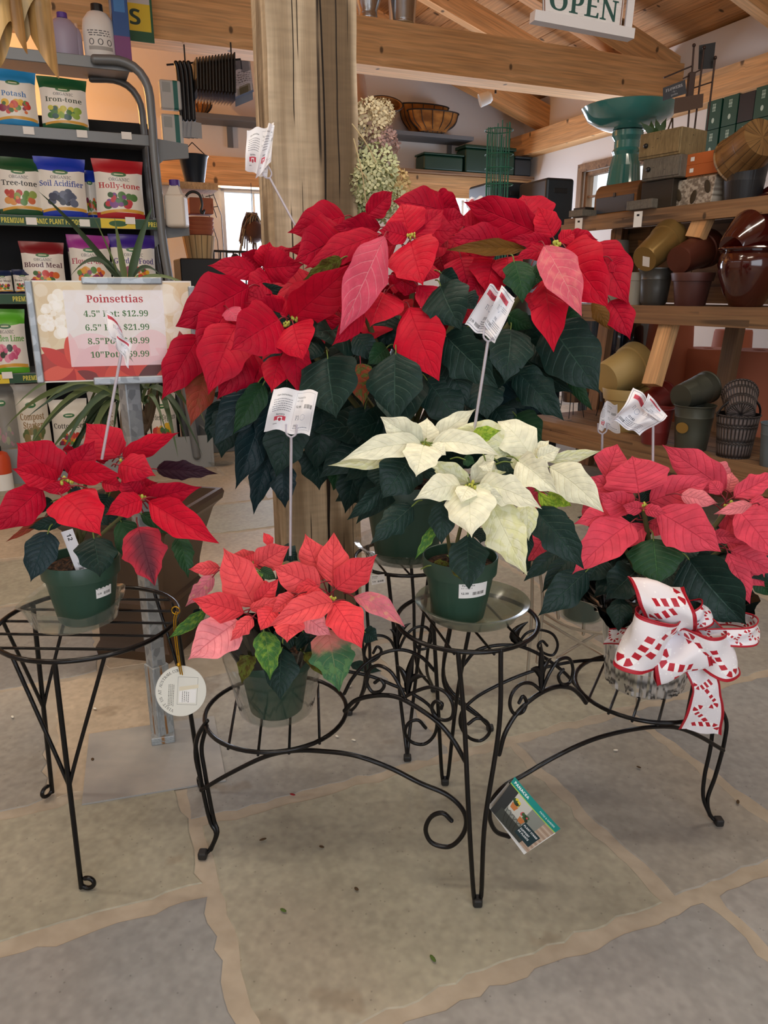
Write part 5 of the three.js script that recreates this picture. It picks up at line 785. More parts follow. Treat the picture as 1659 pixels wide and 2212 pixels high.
// ---------------------------------------------------------------- grey metal shelf unit on the left
const WS = 4.6, SA = uv2(0, WS), SB = uv2(1, WS);
const sp6 = (x, y, w = WS) => onV(x, y, uv2(0, w), uv2(1, w));
const su = (x, y, w = WS) => { const p = sp6(x, y, w); return [p.dot(U), p.y]; };
const M_STEEL = std(0x73777a, .42, { metalness: .3 });
const shelfY = [su(150, 116)[1], su(150, 279)[1], su(150, 468)[1], su(150, 634)[1], su(150, 802)[1]];
const shelfR = [su(285, 125)[0], su(325, 290)[0], su(343, 474)[0], su(372, 640)[0], su(400, 808)[0]];
const U0 = su(-160, 500)[0];
{
  const t = thing('shelf_unit', 'grey steel shop shelf unit stocked with bags of plant food', 'shelf', uv2((U0 + shelfR[4]) / 2, WS + .2), TH);
  const org = t.position.clone(), loc = (u, w, y) => V(u - (U0 + shelfR[4]) / 2, y, -(w - (WS + .2)));
  const stripT = canvasTex(1024, 64, (x, w, h) => { x.fillStyle = '#1f4a2e'; x.fillRect(0, 0, w, h); x.fillStyle = '#e0c52e'; x.fillRect(686, 0, 250, h); x.fillStyle = '#2c5a2e'; x.beginPath(); x.ellipse(811, 32, 66, 20, 0, 0, 7); x.fill(); x.fillStyle = '#dfd04a'; x.font = 'bold 46px sans-serif'; x.fillText('PREMIUM ORGANIC PLANT FOODS', 6, 48, 540); });
  const per = su(317, 478)[0] - su(0, 478)[0], st0 = [0, 0, su(0, 478)[0], su(24, 640)[0], su(46, 808)[0]];
  stripT.wrapS = THREE.RepeatWrapping; const stripM = std(0xffffff, .5, { map: stripT });
  shelfY.forEach((y, i) => {
    const r = shelfR[i], l = U0, len = r - l, m = (l + r) / 2 - (U0 + shelfR[4]) / 2;
    part(t, 'shelf', box(len, .012, .42, m, y - .012, -.01), M_STEEL);
    part(t, 'shelf_lip', box(len, .055, .012, m, y - .055, .2, .003), M_STEEL);
    if (i > 1) { const pg = new THREE.PlaneGeometry(len, .05).translate(m, y - .028, .2075), T = pg.attributes.uv; for (let k = 0; k < T.count; k++) T.setX(k, (l + T.getX(k) * len - st0[i]) / per); part(t, 'price_strip', pg, stripM); }
  });
  const bk = part(t, 'back_panel', box(shelfR[4] - U0, 1.95, .015, 0, .05, -.235), std(0x1b1c1e, .8));
  // right-hand tube frame, bent over at the top
  const fr = [[205, 128], [262, 132], [296, 150], [318, 185], [327, 250], [333, 330], [343, 430], [352, 520], [368, 620], [395, 800], [425, 985]].map(([x, y]) => sp6(x, y, WS - .03));
  wpart2(t, 'frame_tube', tube(fr, .024, 60, false, 10), M_STEEL);
  wpart2(t, 'frame_tube', tube(fr.map(p => p.clone().addScaledVector(W, .4)), .02, 60, false, 8), M_STEEL);
  for (const [x, y] of [[400, 325], [402, 495], [412, 655]]) { const p = sp6(x, y); wpart2(t, 'end_bracket', new THREE.ExtrudeGeometry((() => { const s = new THREE.Shape(); s.moveTo(0, 0); s.lineTo(.2, -.02); s.lineTo(.2, -.09); s.lineTo(.06, -.11); s.lineTo(0, -.16); return s; })(), { depth: .03, bevelEnabled: false }).rotateY(TH).translate(p.x - .19, p.y + .06, p.z), M_STEEL); }
  // floor trough
  const b = su(17, 1042), e = su(459, 1003); part(t, 'floor_trough', merge([box(e[0] - U0, .2, .015, (U0 + e[0]) / 2 - (U0 + shelfR[4]) / 2, 0, .22), box(e[0] - U0, .015, .4, (U0 + e[0]) / 2 - (U0 + shelfR[4]) / 2, .1, .02), box(.015, .2, .42, e[0] - (U0 + shelfR[4]) / 2, 0, .02)]), std(0x8a8e90, .5));
  const wl2 = std(0xe8e6e2, .6);
  for (const [x, y] of [[62, 283], [177, 290], [273, 294], [68, 478], [183, 482], [281, 477], [16, 810], [343, 980], [18, 998], [345, 1000]]) { const p = sp6(x, y, WS - .02); const q = su(x, y); const s = part(t, 'price_ticket', box(.052, .036, .002, q[0] - (U0 + shelfR[4]) / 2, q[1] - .018, .212), wl2); s.userData.label = 'white price ticket'; }
}
function wpart2(t, name, geo, m) { t.updateMatrixWorld(true); const g = geo.clone(); g.applyMatrix4(t.matrixWorld.clone().invert()); return part(t, name, g, m); }
// bags of plant food
function bagGeo(w, h, d) {
  const nx = 10, ny = 14, pos = [], uv = [], idx = [];
  for (const s of [1, -1]) for (let j = 0; j <= ny; j++) for (let i = 0; i <= nx; i++) {
    const u = i / nx, v = j / ny, x = (u - .5) * w * (1 - .05 * Math.sin(Math.PI * v) + .05 * ss(.75, 1, v) - .03 * ss(.15, 0, v)), body = Math.pow(Math.sin(Math.PI * u), .55) * (v < .8 ? Math.pow(Math.min(1, v / .12 + .5), .5) : ss(1, .72, v)) * d / 2;
    pos.push(x, v * h, s * (body + .0015) + s * .006 * (noise(u * 7 + 3, v * 9, 5 + s) - .5) * (body > .003 ? 1 : 0) + .008 * ss(.8, 1, v) * Math.sin(u * 5)); uv.push(s > 0 ? u : 1 - u, v);
  }
  const M = (nx + 1) * (ny + 1); for (let k = 0; k < 2; k++) for (let j = 0; j < ny; j++) for (let i = 0; i < nx; i++) { const a = k * M + j * (nx + 1) + i, b = a + 1, c = a + nx + 1, e = c + 1; k ? idx.push(a, c, b, b, c, e) : idx.push(a, b, c, b, e, c); }
  const g = new THREE.BufferGeometry(); g.setAttribute('position', new THREE.Float32BufferAttribute(pos, 3)); g.setAttribute('uv', new THREE.Float32BufferAttribute(uv, 2)); g.setIndex(idx); g.computeVertexNormals(); return g;
}
const bagC = document.createElement('canvas'); bagC.width = 2048; bagC.height = 1008; const bagX = bagC.getContext('2d'); let bagN = 0;
const bagAtlas = new THREE.CanvasTexture(bagC); bagAtlas.colorSpace = THREE.SRGBColorSpace; const M_BAG = phys(0xffffff, .38, { map: bagAtlas, clearcoat: .35, clearcoatRoughness: .3 });
function bagCell(g, k) { const i = k % 8, j = Math.floor(k / 8), T = g.attributes.uv; for (let q = 0; q < T.count; q++) T.setXY(q, (i + .01 + T.getX(q) * .98) / 8, 1 - (j + .99 - T.getY(q) * .98) / 3); return g; }
function bagTex(top, name, ink, pics, org = true, bottom = top, body = '#e6e2da') {
  const k = bagN++, x = bagX, w = 256, h = 336; x.save(); x.translate((k % 8) * 256, Math.floor(k / 8) * 336); x.beginPath(); x.rect(0, 0, w, h); x.clip(); {
    x.fillStyle = body; x.fillRect(0, 0, w, h); x.fillStyle = top; x.fillRect(0, 0, w, 78); x.beginPath(); x.moveTo(0, 70); x.quadraticCurveTo(w / 2, 108, w, 70); x.lineTo(w, 60); x.lineTo(0, 60); x.fill();
    x.fillStyle = bottom; x.fillRect(0, h - 34, w, 34); x.fillStyle = '#d8a23c'; x.beginPath(); x.moveTo(20, h - 34); x.quadraticCurveTo(w / 2, h - 66, w - 8, h - 48); x.lineTo(w - 8, h - 30); x.quadraticCurveTo(w / 2, h - 48, 20, h - 20); x.fill();
    x.fillStyle = '#2f6a38'; x.beginPath(); x.ellipse(w / 2, 92, 40, 13, 0, 0, 7); x.fill(); x.fillStyle = '#e8e0c0'; x.fillRect(w / 2 - 24, 89, 48, 5);
    x.textAlign = 'center'; x.fillStyle = '#33363a'; if (org) { x.font = '24px serif'; x.fillText('ORGANIC', w / 2, 128); } x.fillStyle = ink; x.font = 'bold 42px serif'; const ws = name.split('|'); ws.forEach((s, i) => x.fillText(s, w / 2, (ws.length > 1 ? 158 : 168) + i * 38, w - 24));
    for (let i = 0; i < 26; i++) { x.fillStyle = pics[i % pics.length]; x.beginPath(); x.arc(w / 2 + (hash(i, 1, name.length) - .5) * 150, 232 + (hash(i, 2, name.length) - .5) * 62, 9 + 15 * hash(i, 3, name.length), 0, 7); x.fill(); }
  } x.restore(); return k;
}
const FRUIT = ['#3f6a32', '#c8392c', '#e0b22c', '#5a8a3c', '#8c2c50', '#d86a2c'];
const BAGS = [
  ['light blue topped bag of potash', 'Potash', -14, 86, 140, 271, 1, '#2a8cc8', '#2a6cb0', FRUIT, false], ['green topped bag lettered Iron-tone', 'Iron-tone', 92, 196, 158, 279, 1, '#1d5a34', '#2a3a2c', ['#c8c23c', '#3f7a3a', '#8cae3c', '#2a5a5a'], true],
  ['green topped bag lettered Tree-tone', 'Tree-tone', -2, 98, 334, 466, 2, '#1d5030', '#232826', ['#5a8a3a', '#c8643c', '#8ca04c', '#d8944c', '#b83c34'], true], ['blue topped bag lettered Soil Acidifier', 'Soil Acidifier', 86, 194, 334, 468, 2, '#1c3cb4', '#24409a', ['#2c3450', '#44506c', '#5a6480', '#20283c'], true], ['red topped bag lettered Holly-tone', 'Holly-tone', 212, 319, 339, 470, 2, '#b01e2a', '#b4222c', ['#2f5a32', '#7a3c8c', '#c02c3a', '#4a7a3c'], true],
  ['dark red topped bag lettered Blood Meal', 'Blood Meal', 52, 147, 520, 634, 3, '#7c1a22', '#4c2030', FRUIT, true], ['magenta topped bag lettered Flower-tone', 'Flower-tone', 157, 248, 505, 632, 3, '#98308c', '#a82c4c', ['#e07a2c', '#8c2c5a', '#d8a02c', '#5a8a3c'], true], ['purple topped bag lettered Garden Food', 'Garden Food', 248, 346, 504, 632, 3, '#3a2288', '#3c2a7c', FRUIT, true],
  ['lime green topped bag lettered Garden Lime', 'Garden Lime', -24, 64, 668, 800, 4, '#5cb02c', '#4c9a2c', ['#d86a8c', '#c8507c', '#e490a8', '#2c3c2c'], true],
];
{
  let depth = 0;
  for (const [label, name, x0, x1, y0, y1, sh, top, ink, pics, org] of BAGS) {
    const w = WS - .06, a = su(x0, y1, w), b = su(x1, y1, w), c = su((x0 + x1) / 2, y0, w), h = c[1] - shelfY[sh], wd = b[0] - a[0];
    const o = single('plant_food_bag', label + ' on the steel shelf', 'bag', bagCell(bagGeo(wd, h, .1), bagTex(top, name, ink, pics, org)), M_BAG, uv2((a[0] + b[0]) / 2, w + .1, shelfY[sh]), TH + rr(-.06, .06), 'bags of plant food');
    o.rotation.x = -.04;
  }
  // second row behind, plain sides showing
  for (const [label, x0, x1, y0, sh, top] of [['blue bag pushed back beside the Holly-tone bag on the steel shelf', 186, 226, 362, 2, '#1c3cb4'], ['purple bag half hidden behind the Flower-tone bag', 142, 176, 514, 3, '#6a2c80'], ['navy topped bone meal bag low on the steel shelf edge', 14, 58, 582, 3, '#1c2a50'], ['second navy topped bag at the edge of the steel shelf', -28, 12, 584, 3, '#1c2a50']]) {
    const w = WS + .04, a = su(x0, 500, w), b = su(x1, 500, w), c = su((x0 + x1) / 2, y0, w); const back = !/navy/.test(label);
    single('plant_food_bag', label, 'bag', bagCell(bagGeo(b[0] - a[0], c[1] - shelfY[sh], .08), bagTex(top, back ? ' ' : 'Bone Meal', '#222', FRUIT, !back)), M_BAG, uv2((a[0] + b[0]) / 2, w + (back ? .12 : 0), shelfY[sh]), TH, 'bags of plant food');
  }
  const ty = .115;
  for (const [label, name, x0, x1, y0, ink, pics, body] of [['tall beige bag of compost starter in the floor trough', 'Compost|Starter', 36, 112, 834, '#8a6a3c', ['#5a6a3c', '#8a7a4c'], '#ddd6c8'], ['beige bag with vegetables printed on it in the floor trough', 'Cottonseed', 114, 196, 868, '#3c3c34', FRUIT, '#e0dace'], ['pale bag lettered Organic Traditions in the floor trough', 'Organic|Traditions', 200, 262, 836, '#7a5a34', ['#5a6a3c', '#a0a07c'], '#dcd8d0'], ['beige bag with fruit printed on it at the end of the floor trough', 'Garden Gypsum', 322, 392, 846, '#3c4434', FRUIT, '#e0dace'], ['clear bag of grey potting grit at the left of the floor trough', ' ', -20, 44, 826, '#333', ['#8a8a84', '#b08a94', '#a0a48a'], '#8c8a84'], ['pale seed bag behind the sign pole in the floor trough', ' ', 264, 320, 870, '#333', ['#8c8c6c'], '#d8d4cc']]) {
    const w = WS + .0, a = su(x0, 950, w), b = su(x1, 950, w), c = su((x0 + x1) / 2, y0, w);
    single('soil_bag', label, 'bag', bagCell(bagGeo(b[0] - a[0], c[1] - ty, .11), bagTex(body, name, ink, pics, false, body, body)), M_BAG, uv2((a[0] + b[0]) / 2, w + .13, ty), TH + rr(-.05, .05), 'bags in the floor trough');
  }
  // bottles along the top shelf
  const bottle = (label, x0, x1, y0, col, cap, band) => {
    const w = WS - .02, a = su(x0, 118, w), b = su(x1, 118, w), c = su((x0 + x1) / 2, y0, w), r = (b[0] - a[0]) / 2, h = c[1] - shelfY[0];
    const t = thing('bottle', label, 'bottle', uv2((a[0] + b[0]) / 2, w + .12, shelfY[0]), TH, 'bottles on top of the steel shelf');
    const bg = lathe([[0, 0], [r * .9, 0], [r, .02], [r, h * .62], [r * .92, h * .78], [r * .6, h * .92], [r * .34, h * .96], [r * .34, h], [0, h]], 32); bg.scale(1, 1, .7); part(t, 'body', bg, std(col, .4));
    const cg = lathe([[0, h * .95], [r * .38, h * .95], [r * .36, h * 1.08], [0, h * 1.08]], 24); part(t, 'cap', cg, std(cap, .4));
    if (band) { const l = part(t, 'label', onCyl(r, r, h * .14, h * .6, -1, 1, .001).scale(1, 1, .7), std(0xffffff, .5, { map: canvasTex(128, 128, (x, W2, H2) => { x.fillStyle = '#e4e2de'; x.fillRect(0, 0, W2, H2); scribble(x, 12, 14, 100, 3, 12, 5, '#55585c', 3); for (let i = 0; i < 3; i++) { x.strokeStyle = '#33363a'; x.lineWidth = 3; x.beginPath(); x.ellipse(28 + i * 36, 74, 9, 15, 0, 0, 7); x.stroke(); } x.fillStyle = '#a8a6a2'; x.fillRect(14, 96, 100, 20); }) })); l.userData.label = 'printed label'; }
    return t;
  };
  bottle('large white bottle with printed label on top of the steel shelf', 186, 258, 4, 0xe4e2de, 0x1a1a1c, true); bottle('lilac grey jug on top of the steel shelf behind the bamboo chimes', 113, 176, 20, 0xa49ab0, 0x5a3c96, false); bottle('slim pale sprayer bottle with a peach top beside the white bottle', 160, 184, 42, 0x9a90a4, 0xd8b49a, false); bottle('squat white bottle with red print behind the large white bottle', 238, 268, 60, 0xd8d4d0, 0xd0ccc8, false);
  const q0 = su(252, 118), q1 = su(287, 118); single('product_box', 'tall blue and purple carton at the end of the top steel shelf', 'box', box(q1[0] - q0[0], .44, .14, 0, 0, 0, .004), std(0xffffff, .45, { map: canvasTex(64, 256, (x, w, h) => { x.fillStyle = '#1c4c8c'; x.fillRect(0, 0, w, h); x.fillStyle = '#7a3c78'; x.fillRect(0, h * .72, w, h * .28); x.fillStyle = '#3a78b8'; x.fillRect(8, 60, 44, 60); }) }), uv2((q0[0] + q1[0]) / 2, WS + .12, shelfY[0]), TH);
}
{ // hanging aisle sign
  const a = sp6(283, 20, WS + .34), b = sp6(334, 94, WS + .34), w = Math.abs(b.clone().sub(a).dot(U)) ;
  const tx = canvasTex(256, 512, (x, W2, H2) => { x.fillStyle = '#1f5a3a'; x.fillRect(0, 0, W2, H2); x.fillStyle = '#c9c6c4'; x.fillRect(0, 0, W2 - 14, 250); x.fillStyle = '#e2c52c'; x.fillRect(0, 250, W2 - 14, 190); x.fillStyle = '#16382c'; x.font = 'bold 150px sans-serif'; x.textAlign = 'right'; x.fillText('NS', W2 - 70, 396); });
  const y0 = b.y, c = uv2((a.dot(U) + b.dot(U)) / 2 - w * .5, WS + .34, y0); const t = thing('aisle_sign', 'green and yellow hanging aisle sign ending in NS at the end of the steel shelf', 'sign', c, TH); part(t, 'panel', box(w * 2, w * 3.2, .008), [std(0x1f5a3a, .5), std(0x1f5a3a, .5), std(0x1f5a3a, .5), std(0x1f5a3a, .5), std(0xffffff, .5, { map: tx }), std(0x1f5a3a, .5)]); for (const s of [-1, 1]) part(t, 'chain', bar(V(s * w * .8, w * 3.2, 0), V(s * w * .8, 3.6 - y0, 0), .003, 5), M_STEEL);
}
{ // bamboo wind chime close to the camera, top left
  const D = 1.75, t = thing('bamboo_chime', 'bamboo wind chime with slant-cut tubes hanging at the top left', 'wind chime', atD(60, -120, D)); const tm = ['#c9a466', '#b88e52', '#d6b880', '#a87c44'].map((c, i) => std(0xffffff, .45, { map: dataTex(64, 256, (u, v) => { const n = fbm(u * 16, v * 3, 20 + i, 16, 3, 3); const k = hex(parseInt(c.slice(1), 16)); return k.map(z => z * (.75 + .5 * n)); }) }));
  [[16, 36, 147, 0], [42, 30, 117, 3], [69, 36, 98, 2], [103, 44, 170, 1], [90, 30, 70, 3], [-10, 34, 130, 1]].forEach(([x, w, y, k], i) => {
    const b = atD(x, y, D + i * .025), r = w / 2 * D / F, top = atD(x - 6, -90, D + i * .025); const h = top.y - b.y;
    const g = new THREE.CylinderGeometry(r, r, h, 24, 40, true), P = g.attributes.position; for (let q = 0; q < P.count; q++) { const yy = P.getY(q), f = (yy + h / 2) / h, sl = -h / 2 + (P.getX(q) / r * (i % 2 ? -.5 : .5) + .5) * .085; P.setY(q, Math.max(yy, sl)); const nd = 1 + .06 * ss(.02, .0, Math.abs(f - .62)); P.setX(q, P.getX(q) * nd); P.setZ(q, P.getZ(q) * nd); } g.computeVertexNormals();
    wpart(t, 'bamboo_tube', g.translate(b.x, b.y + h / 2, b.z), tm[k]);
  });
  wpart(t, 'top_disc', new THREE.CylinderGeometry(.09, .09, .018, 32).translate(atD(50, -100, D).x, atD(50, -100, D).y, -D), tm[1]); wpart(t, 'cord', bar(atD(50, -100, D), atD(50, -100, D).setY(3.9), .003, 6), M_BLACK);
}
// ---------------------------------------------------------------- stepped wooden shelves with pots on the right
const RA0 = onY(1250, 926, .35), RB0 = onY(1659, 1017, .35), RS = RA0.clone().sub(RB0).normalize(), RN = V(RS.z, 0, -RS.x);   // RS: away from the camera, RN: into the aisle
if (RN.x > 0) RN.negate();
const stepPlane = k => [RB0.clone().addScaledVector(RN, -k), RA0.clone().addScaledVector(RN, -k)];
const onStep = (x, y, k) => onV(x, y, ...stepPlane(k));
const H1 = .35, H2 = onStep(1450, 661, .16).y, H3 = onStep(1450, 446, .34).y;
const RTURN = Math.atan2(-RS.z, RS.x) + Math.PI;            // local z faces the aisle, local x the camera end
{
  const t = thing('plank_shelf', 'stepped rough plank shelf unit with leaning supports, loaded with garden pots', 'shelf', RB0.clone().setY(0).addScaledVector(RS, .8));
  const plank = (k, y, dep, th, s0, s1, n) => { for (let i = 0; i < n; i++) { const a = RB0.clone().setY(y - th / 2).addScaledVector(RN, -(k + dep * (i + .5) / n)); wpart(t, 'plank', beamBetween(a.clone().addScaledVector(RS, s0), a.clone().addScaledVector(RS, s1), dep / n - .004, th), M_SHELF); } };
  const sEnd = (x, y, k) => onStep(x, y, k).sub(RB0).dot(RS), e1 = sEnd(1130, 900, 0), e2 = sEnd(1215, 658, .16), e3 = sEnd(1218, 480, .34);
  plank(0, H1, .62, .05, -1.2, e1, 3); plank(.16, H2, .5, .045, -1.2, e2, 2); plank(.34, H3, .42, .04, -1.1, e3, 2);
  for (let i = 0; i < 9; i++) { const s0 = -1.1 + i * (e3 + 1.1) / 9, s1 = s0 + (e3 + 1.1) / 9 - .006, a = RB0.clone().setY((H2 + H3) / 2 - .02).addScaledVector(RN, -.72); wpart(t, 'back_board', beamBetween(a.clone().addScaledVector(RS, s0), a.clone().addScaledVector(RS, s1), .018, H3 - H2 - .05), M_SHELF); }
  const face = (k, y, h, s0, s1) => { const a = RB0.clone().setY(y).addScaledVector(RN, -k + .008); wpart(t, 'fascia_board', beamBetween(a.clone().addScaledVector(RS, s0), a.clone().addScaledVector(RS, s1), .022, h), M_SHELF); };
  face(0, H1 - .075, .055, -1.2, e1); face(.16, H2 - .06, .05, -1.2, e2); face(.34, H3 - .055, .045, -1.1, e3);
  const sup = (x0, y0, k0, x1, y1, k1) => { const a = onStep(x0, y0, k0), b = onStep(x1, y1, k1); wpart(t, 'support', beamBetween(a, b, .085, .05, RN), wood(T_BOARD)); };
  sup(1446, 700, .2, 1408, 832, .1); sup(1530, 450, .38, 1502, 515, .34); 
  for (const s of [-.9, .7, e3 - .12]) for (const k of [.1, .55]) wpart(t, 'leg', beamBetween(RB0.clone().setY(0).addScaledVector(RS, s).addScaledVector(RN, -k), RB0.clone().setY(k > .3 ? H3 - .05 : H1 - .05).addScaledVector(RS, s).addScaledVector(RN, -k - (k > .3 ? .12 : 0)), .08, .05, RN), M_SHELF);
}
const zOf = p => -p.z * cp + (EYE - p.y) * sp;
const M_GOLD = std(0x8a7040, .38, { metalness: .55 }), M_PEWTER = std(0x4a4a48, .38, { metalness: .5 }), M_COPPER = std(0x5a2e22, .42, { metalness: .35 }), M_BROWNP = std(0x4a2824, .5), M_TERRA = std(0xa85f42, .75), M_TAN = std(0xa58d58, .55), M_REDB = std(0x6c1a18, .5), M_ZINCD = std(0x4a4c42, .5, { metalness: .4 }), M_GLAZE = phys(0x3a0b08, .14, { clearcoat: 1, clearcoatRoughness: .06 }), M_STONE = std(0x9c978a, .8), M_BLUEG = std(0x66747c, .55, { metalness: .2 });
const POTP = {     // profiles for radius 1 (rim) and height 1
  bell: [[0, 0], [.62, 0], [.66, .03], [.74, .1], [.8, .45], [.84, .68], [.86, .7], [.84, .74], [.9, .9], [1, .97], [1, 1], [.94, 1], [.82, .8], [.76, .3], [0, .06]],
  rim: [[0, 0], [.66, 0], [.7, .04], [.86, .74], [.93, .75], [1, .97], [.99, 1], [.92, 1], [.8, .7], [.62, .06], [0, .06]],
  bucket: [[0, 0], [.74, 0], [.75, .02], [.82, .34], [.83, .36], [.82, .38], [.9, .72], [.92, .74], [.9, .76], [.95, .96], [1, .98], [1, 1], [.94, 1], [.72, .04], [0, .04]],
  urn: [[0, 0], [.45, 0], [.5, .03], [.72, .25], [.92, .55], [.97, .72], [.93, .86], [.86, .93], [1, .96], [1.02, .98], [1, 1], [.82, 1], [.8, .92], [.86, .7], [.5, .1], [0, .08]],
  cone: [[0, 0], [.62, 0], [.66, .02], [.94, .78], [1, .8], [1.02, .99], [1, 1], [.93, 1], [.9, .8], [.6, .05], [0, .05]],
};
const potG = (k, r, h, seg = 40) => lathe(POTP[k].map(([a, b]) => [a * r, b * h]), seg);
function standPot(name, label, k, m, px, py, wpx, hpx, hs, group, cat = 'pot', seg) {        // upright on a shelf; py: foot of its front
  const p = hs === H2 ? onStep(px, py, .2).setY(H2) : onY(px, py, hs), z = zOf(p), r = wpx / 2 * z / F * (k === 'urn' ? 1 : 1), h = hpx * z / F * 1.02; const away = V(p.x, 0, p.z).normalize(); p.addScaledVector(away, r * .75);
  const t = thing(name, label, cat, p, 0, group); part(t, 'body', potG(k, r, h, seg), m); return t;
}
function liePot(name, label, k, m, bx, by, rx, ry, rimpx, d, dd, group, cat = 'pot', stick) {       // lying: foot centre and rim centre in the picture
  const b = atD(bx, by, d), e = atD(rx, ry, d + dd), ax = e.clone().sub(b), h = ax.length(), r = rimpx / 2 * d / F;
  const t = thing(name, label, cat, b, 0, group); const g = potG(k, r, h); g.applyQuaternion(new THREE.Quaternion().setFromUnitVectors(V(0, 1, 0), ax.normalize())); part(t, 'body', g, m);
  if (stick) { const s = part(t, 'price_sticker', new THREE.PlaneGeometry(r * .4, r * .55).applyQuaternion(new THREE.Quaternion().setFromUnitVectors(V(0, 0, 1), ax.clone().negate())).translate(-ax.x * .004 + r * .12, -ax.y * .004 - r * .1, -ax.z * .004), std(0xdedcd8, .6)); s.userData.label = 'white price sticker'; }
  return t;
}
// middle shelf
const dM = -onStep(1420, 620, .3).z;
standPot('garden_pot', 'pewter bell-shaped pot under the lying gold pot on the plank shelf', 'bell', M_PEWTER, 1411, 655, 76, 76, H2, 'pots on the plank shelf');
standPot('garden_pot', 'plum brown rimmed pot under the lying copper pot on the plank shelf', 'rim', M_BROWNP, 1490, 658, 92, 68, H2, 'pots on the plank shelf');
standPot('garden_pot', 'pale stone pot half hidden behind the pewter bell pot', 'rim', M_STONE, 1366, 650, 60, 66, H2, 'pots on the plank shelf');
liePot('garden_pot', 'antique gold pot lying on its side on the pewter bell pot', 'rim', M_GOLD, 1392, 560, 1450, 512, 78, dM - .12, .14, 'pots on the plank shelf', 'pot', true);
liePot('garden_pot', 'copper brown pot lying on its side on the plum brown pot', 'rim', M_COPPER, 1466, 562, 1528, 535, 80, dM - .2, .16, 'pots on the plank shelf', 'pot', true);
{ const p = onStep(1328, 552, .5); const t = thing('garden_pot', 'pale pot standing upside down at the back of the plank shelf', 'pot', V(p.x, H2, p.z), 0, 'pots on the plank shelf'); const z = zOf(p); part(t, 'body', potG('rim', 40 * z / F, 130 * z / F).rotateX(Math.PI).translate(0, 130 * z / F, 0), M_STONE); }
{ // big glazed jars
  const a = standPot('glazed_jar', 'big glossy oxblood glazed jar on the plank shelf', 'urn', M_GLAZE, 1610, 662, 140, 122, H2, 'oxblood glazed jars', 'jar');
  liePot('glazed_jar', 'second oxblood glazed jar lying tilted across the first', 'urn', M_GLAZE, 1580, 540, 1690, 462, 128, dM - .42, .15, 'oxblood glazed jars', 'jar', true);
}
// bottom shelf
const dB = x => -onStep(x, 900, .2).z;
standPot('garden_pot', 'tan rimmed pot under the lying tan pot on the lowest plank', 'rim', M_TAN, 1345, 935, 102, 90, H1, 'pots on the lowest plank');
liePot('garden_pot', 'tan pot lying on its side above another tan pot', 'rim', M_TAN, 1308, 820, 1378, 788, 106, dB(1345) - .02, .1, 'pots on the lowest plank', 'pot', true);
standPot('metal_bucket', 'weathered red bucket under the lying red bucket on the lowest plank', 'bucket', M_REDB, 1412, 962, 72, 76, H1, 'buckets on the lowest plank', 'bucket');
liePot('metal_bucket', 'weathered red bucket lying on its side on the lowest plank', 'bucket', M_REDB, 1388, 880, 1440, 850, 62, dB(1415) - .04, .08, 'buckets on the lowest plank', 'bucket');
{ const t = standPot('metal_bucket', 'dark zinc bucket with a brass oval badge on the lowest plank', 'bucket', M_ZINCD, 1490, 976, 88, 96, H1, 'buckets on the lowest plank', 'bucket'); const r = 44 * zOf(t.position) / F, h = 96 * zOf(t.position) / F; const o = part(t, 'badge', new THREE.CylinderGeometry(1, 1, .004, 24).rotateX(Math.PI / 2).scale(r * .32, h * .12, 1).translate(0, h * .52, r * .88).rotateY(-.95), std(0x9a7c40, .45, { metalness: .6 })); o.userData.label = 'oval brass badge'; }
liePot('metal_bucket', 'dark zinc bucket lying on its side on the upright zinc bucket', 'bucket', M_ZINCD, 1470, 858, 1528, 836, 72, dB(1500) - .12, .1, 'buckets on the lowest plank', 'bucket', true);
{ // woven baskets with handles
  const wt = dataTex(128, 128, (u, v) => { const r = Math.floor(v * 10), c = (u * 8 + (r % 2) * .5) % 1; const k = ss(0, .2, c) * ss(1, .8, c) * ss(0, .25, (v * 10) % 1) * ss(1, .75, (v * 10) % 1); return mix([26, 22, 22], [104, 94, 92], k); }), wb = dataTex(128, 128, (u, v) => { const r = Math.floor(v * 10), c = (u * 8 + (r % 2) * .5) % 1; return ss(0, .3, c) * ss(1, .7, c) * ss(0, .3, (v * 10) % 1) * ss(1, .7, (v * 10) % 1); }, false);
  wt.repeat.set(4, 1.4); wb.repeat.set(4, 1.4); const wm = std(0xffffff, .55, { map: wt, bumpMap: wb, bumpScale: .006 });
  const t = standPot('woven_basket', 'dark woven metal basket with strap handle on the lowest plank', 'bucket', wm, 1582, 992, 92, 92, H1, 'woven baskets', 'basket');
  const r = 46 * zOf(t.position) / F, h = 92 * zOf(t.position) / F; const hp = []; for (let i = 0; i <= 16; i++) { const a = i / 16 * Math.PI; hp.push(V(Math.cos(a) * r * .98, h * .95 + Math.sin(a) * r * .9, Math.sin(a) * r * .3)); } part(t, 'handle', tube(hp, .005, 32, false, 6), M_BLACK);
  const l = liePot('woven_basket', 'dark woven metal basket tipped over on top of the upright one', 'bucket', wm, 1600, 895, 1598, 850, 78, dB(1600) - .14, .14, 'woven baskets', 'basket');
}
standPot('metal_bucket', 'blue grey bucket at the near end of the lowest plank', 'bucket', M_BLUEG, 1672, 1012, 80, 92, H1, 'buckets on the lowest plank', 'bucket');
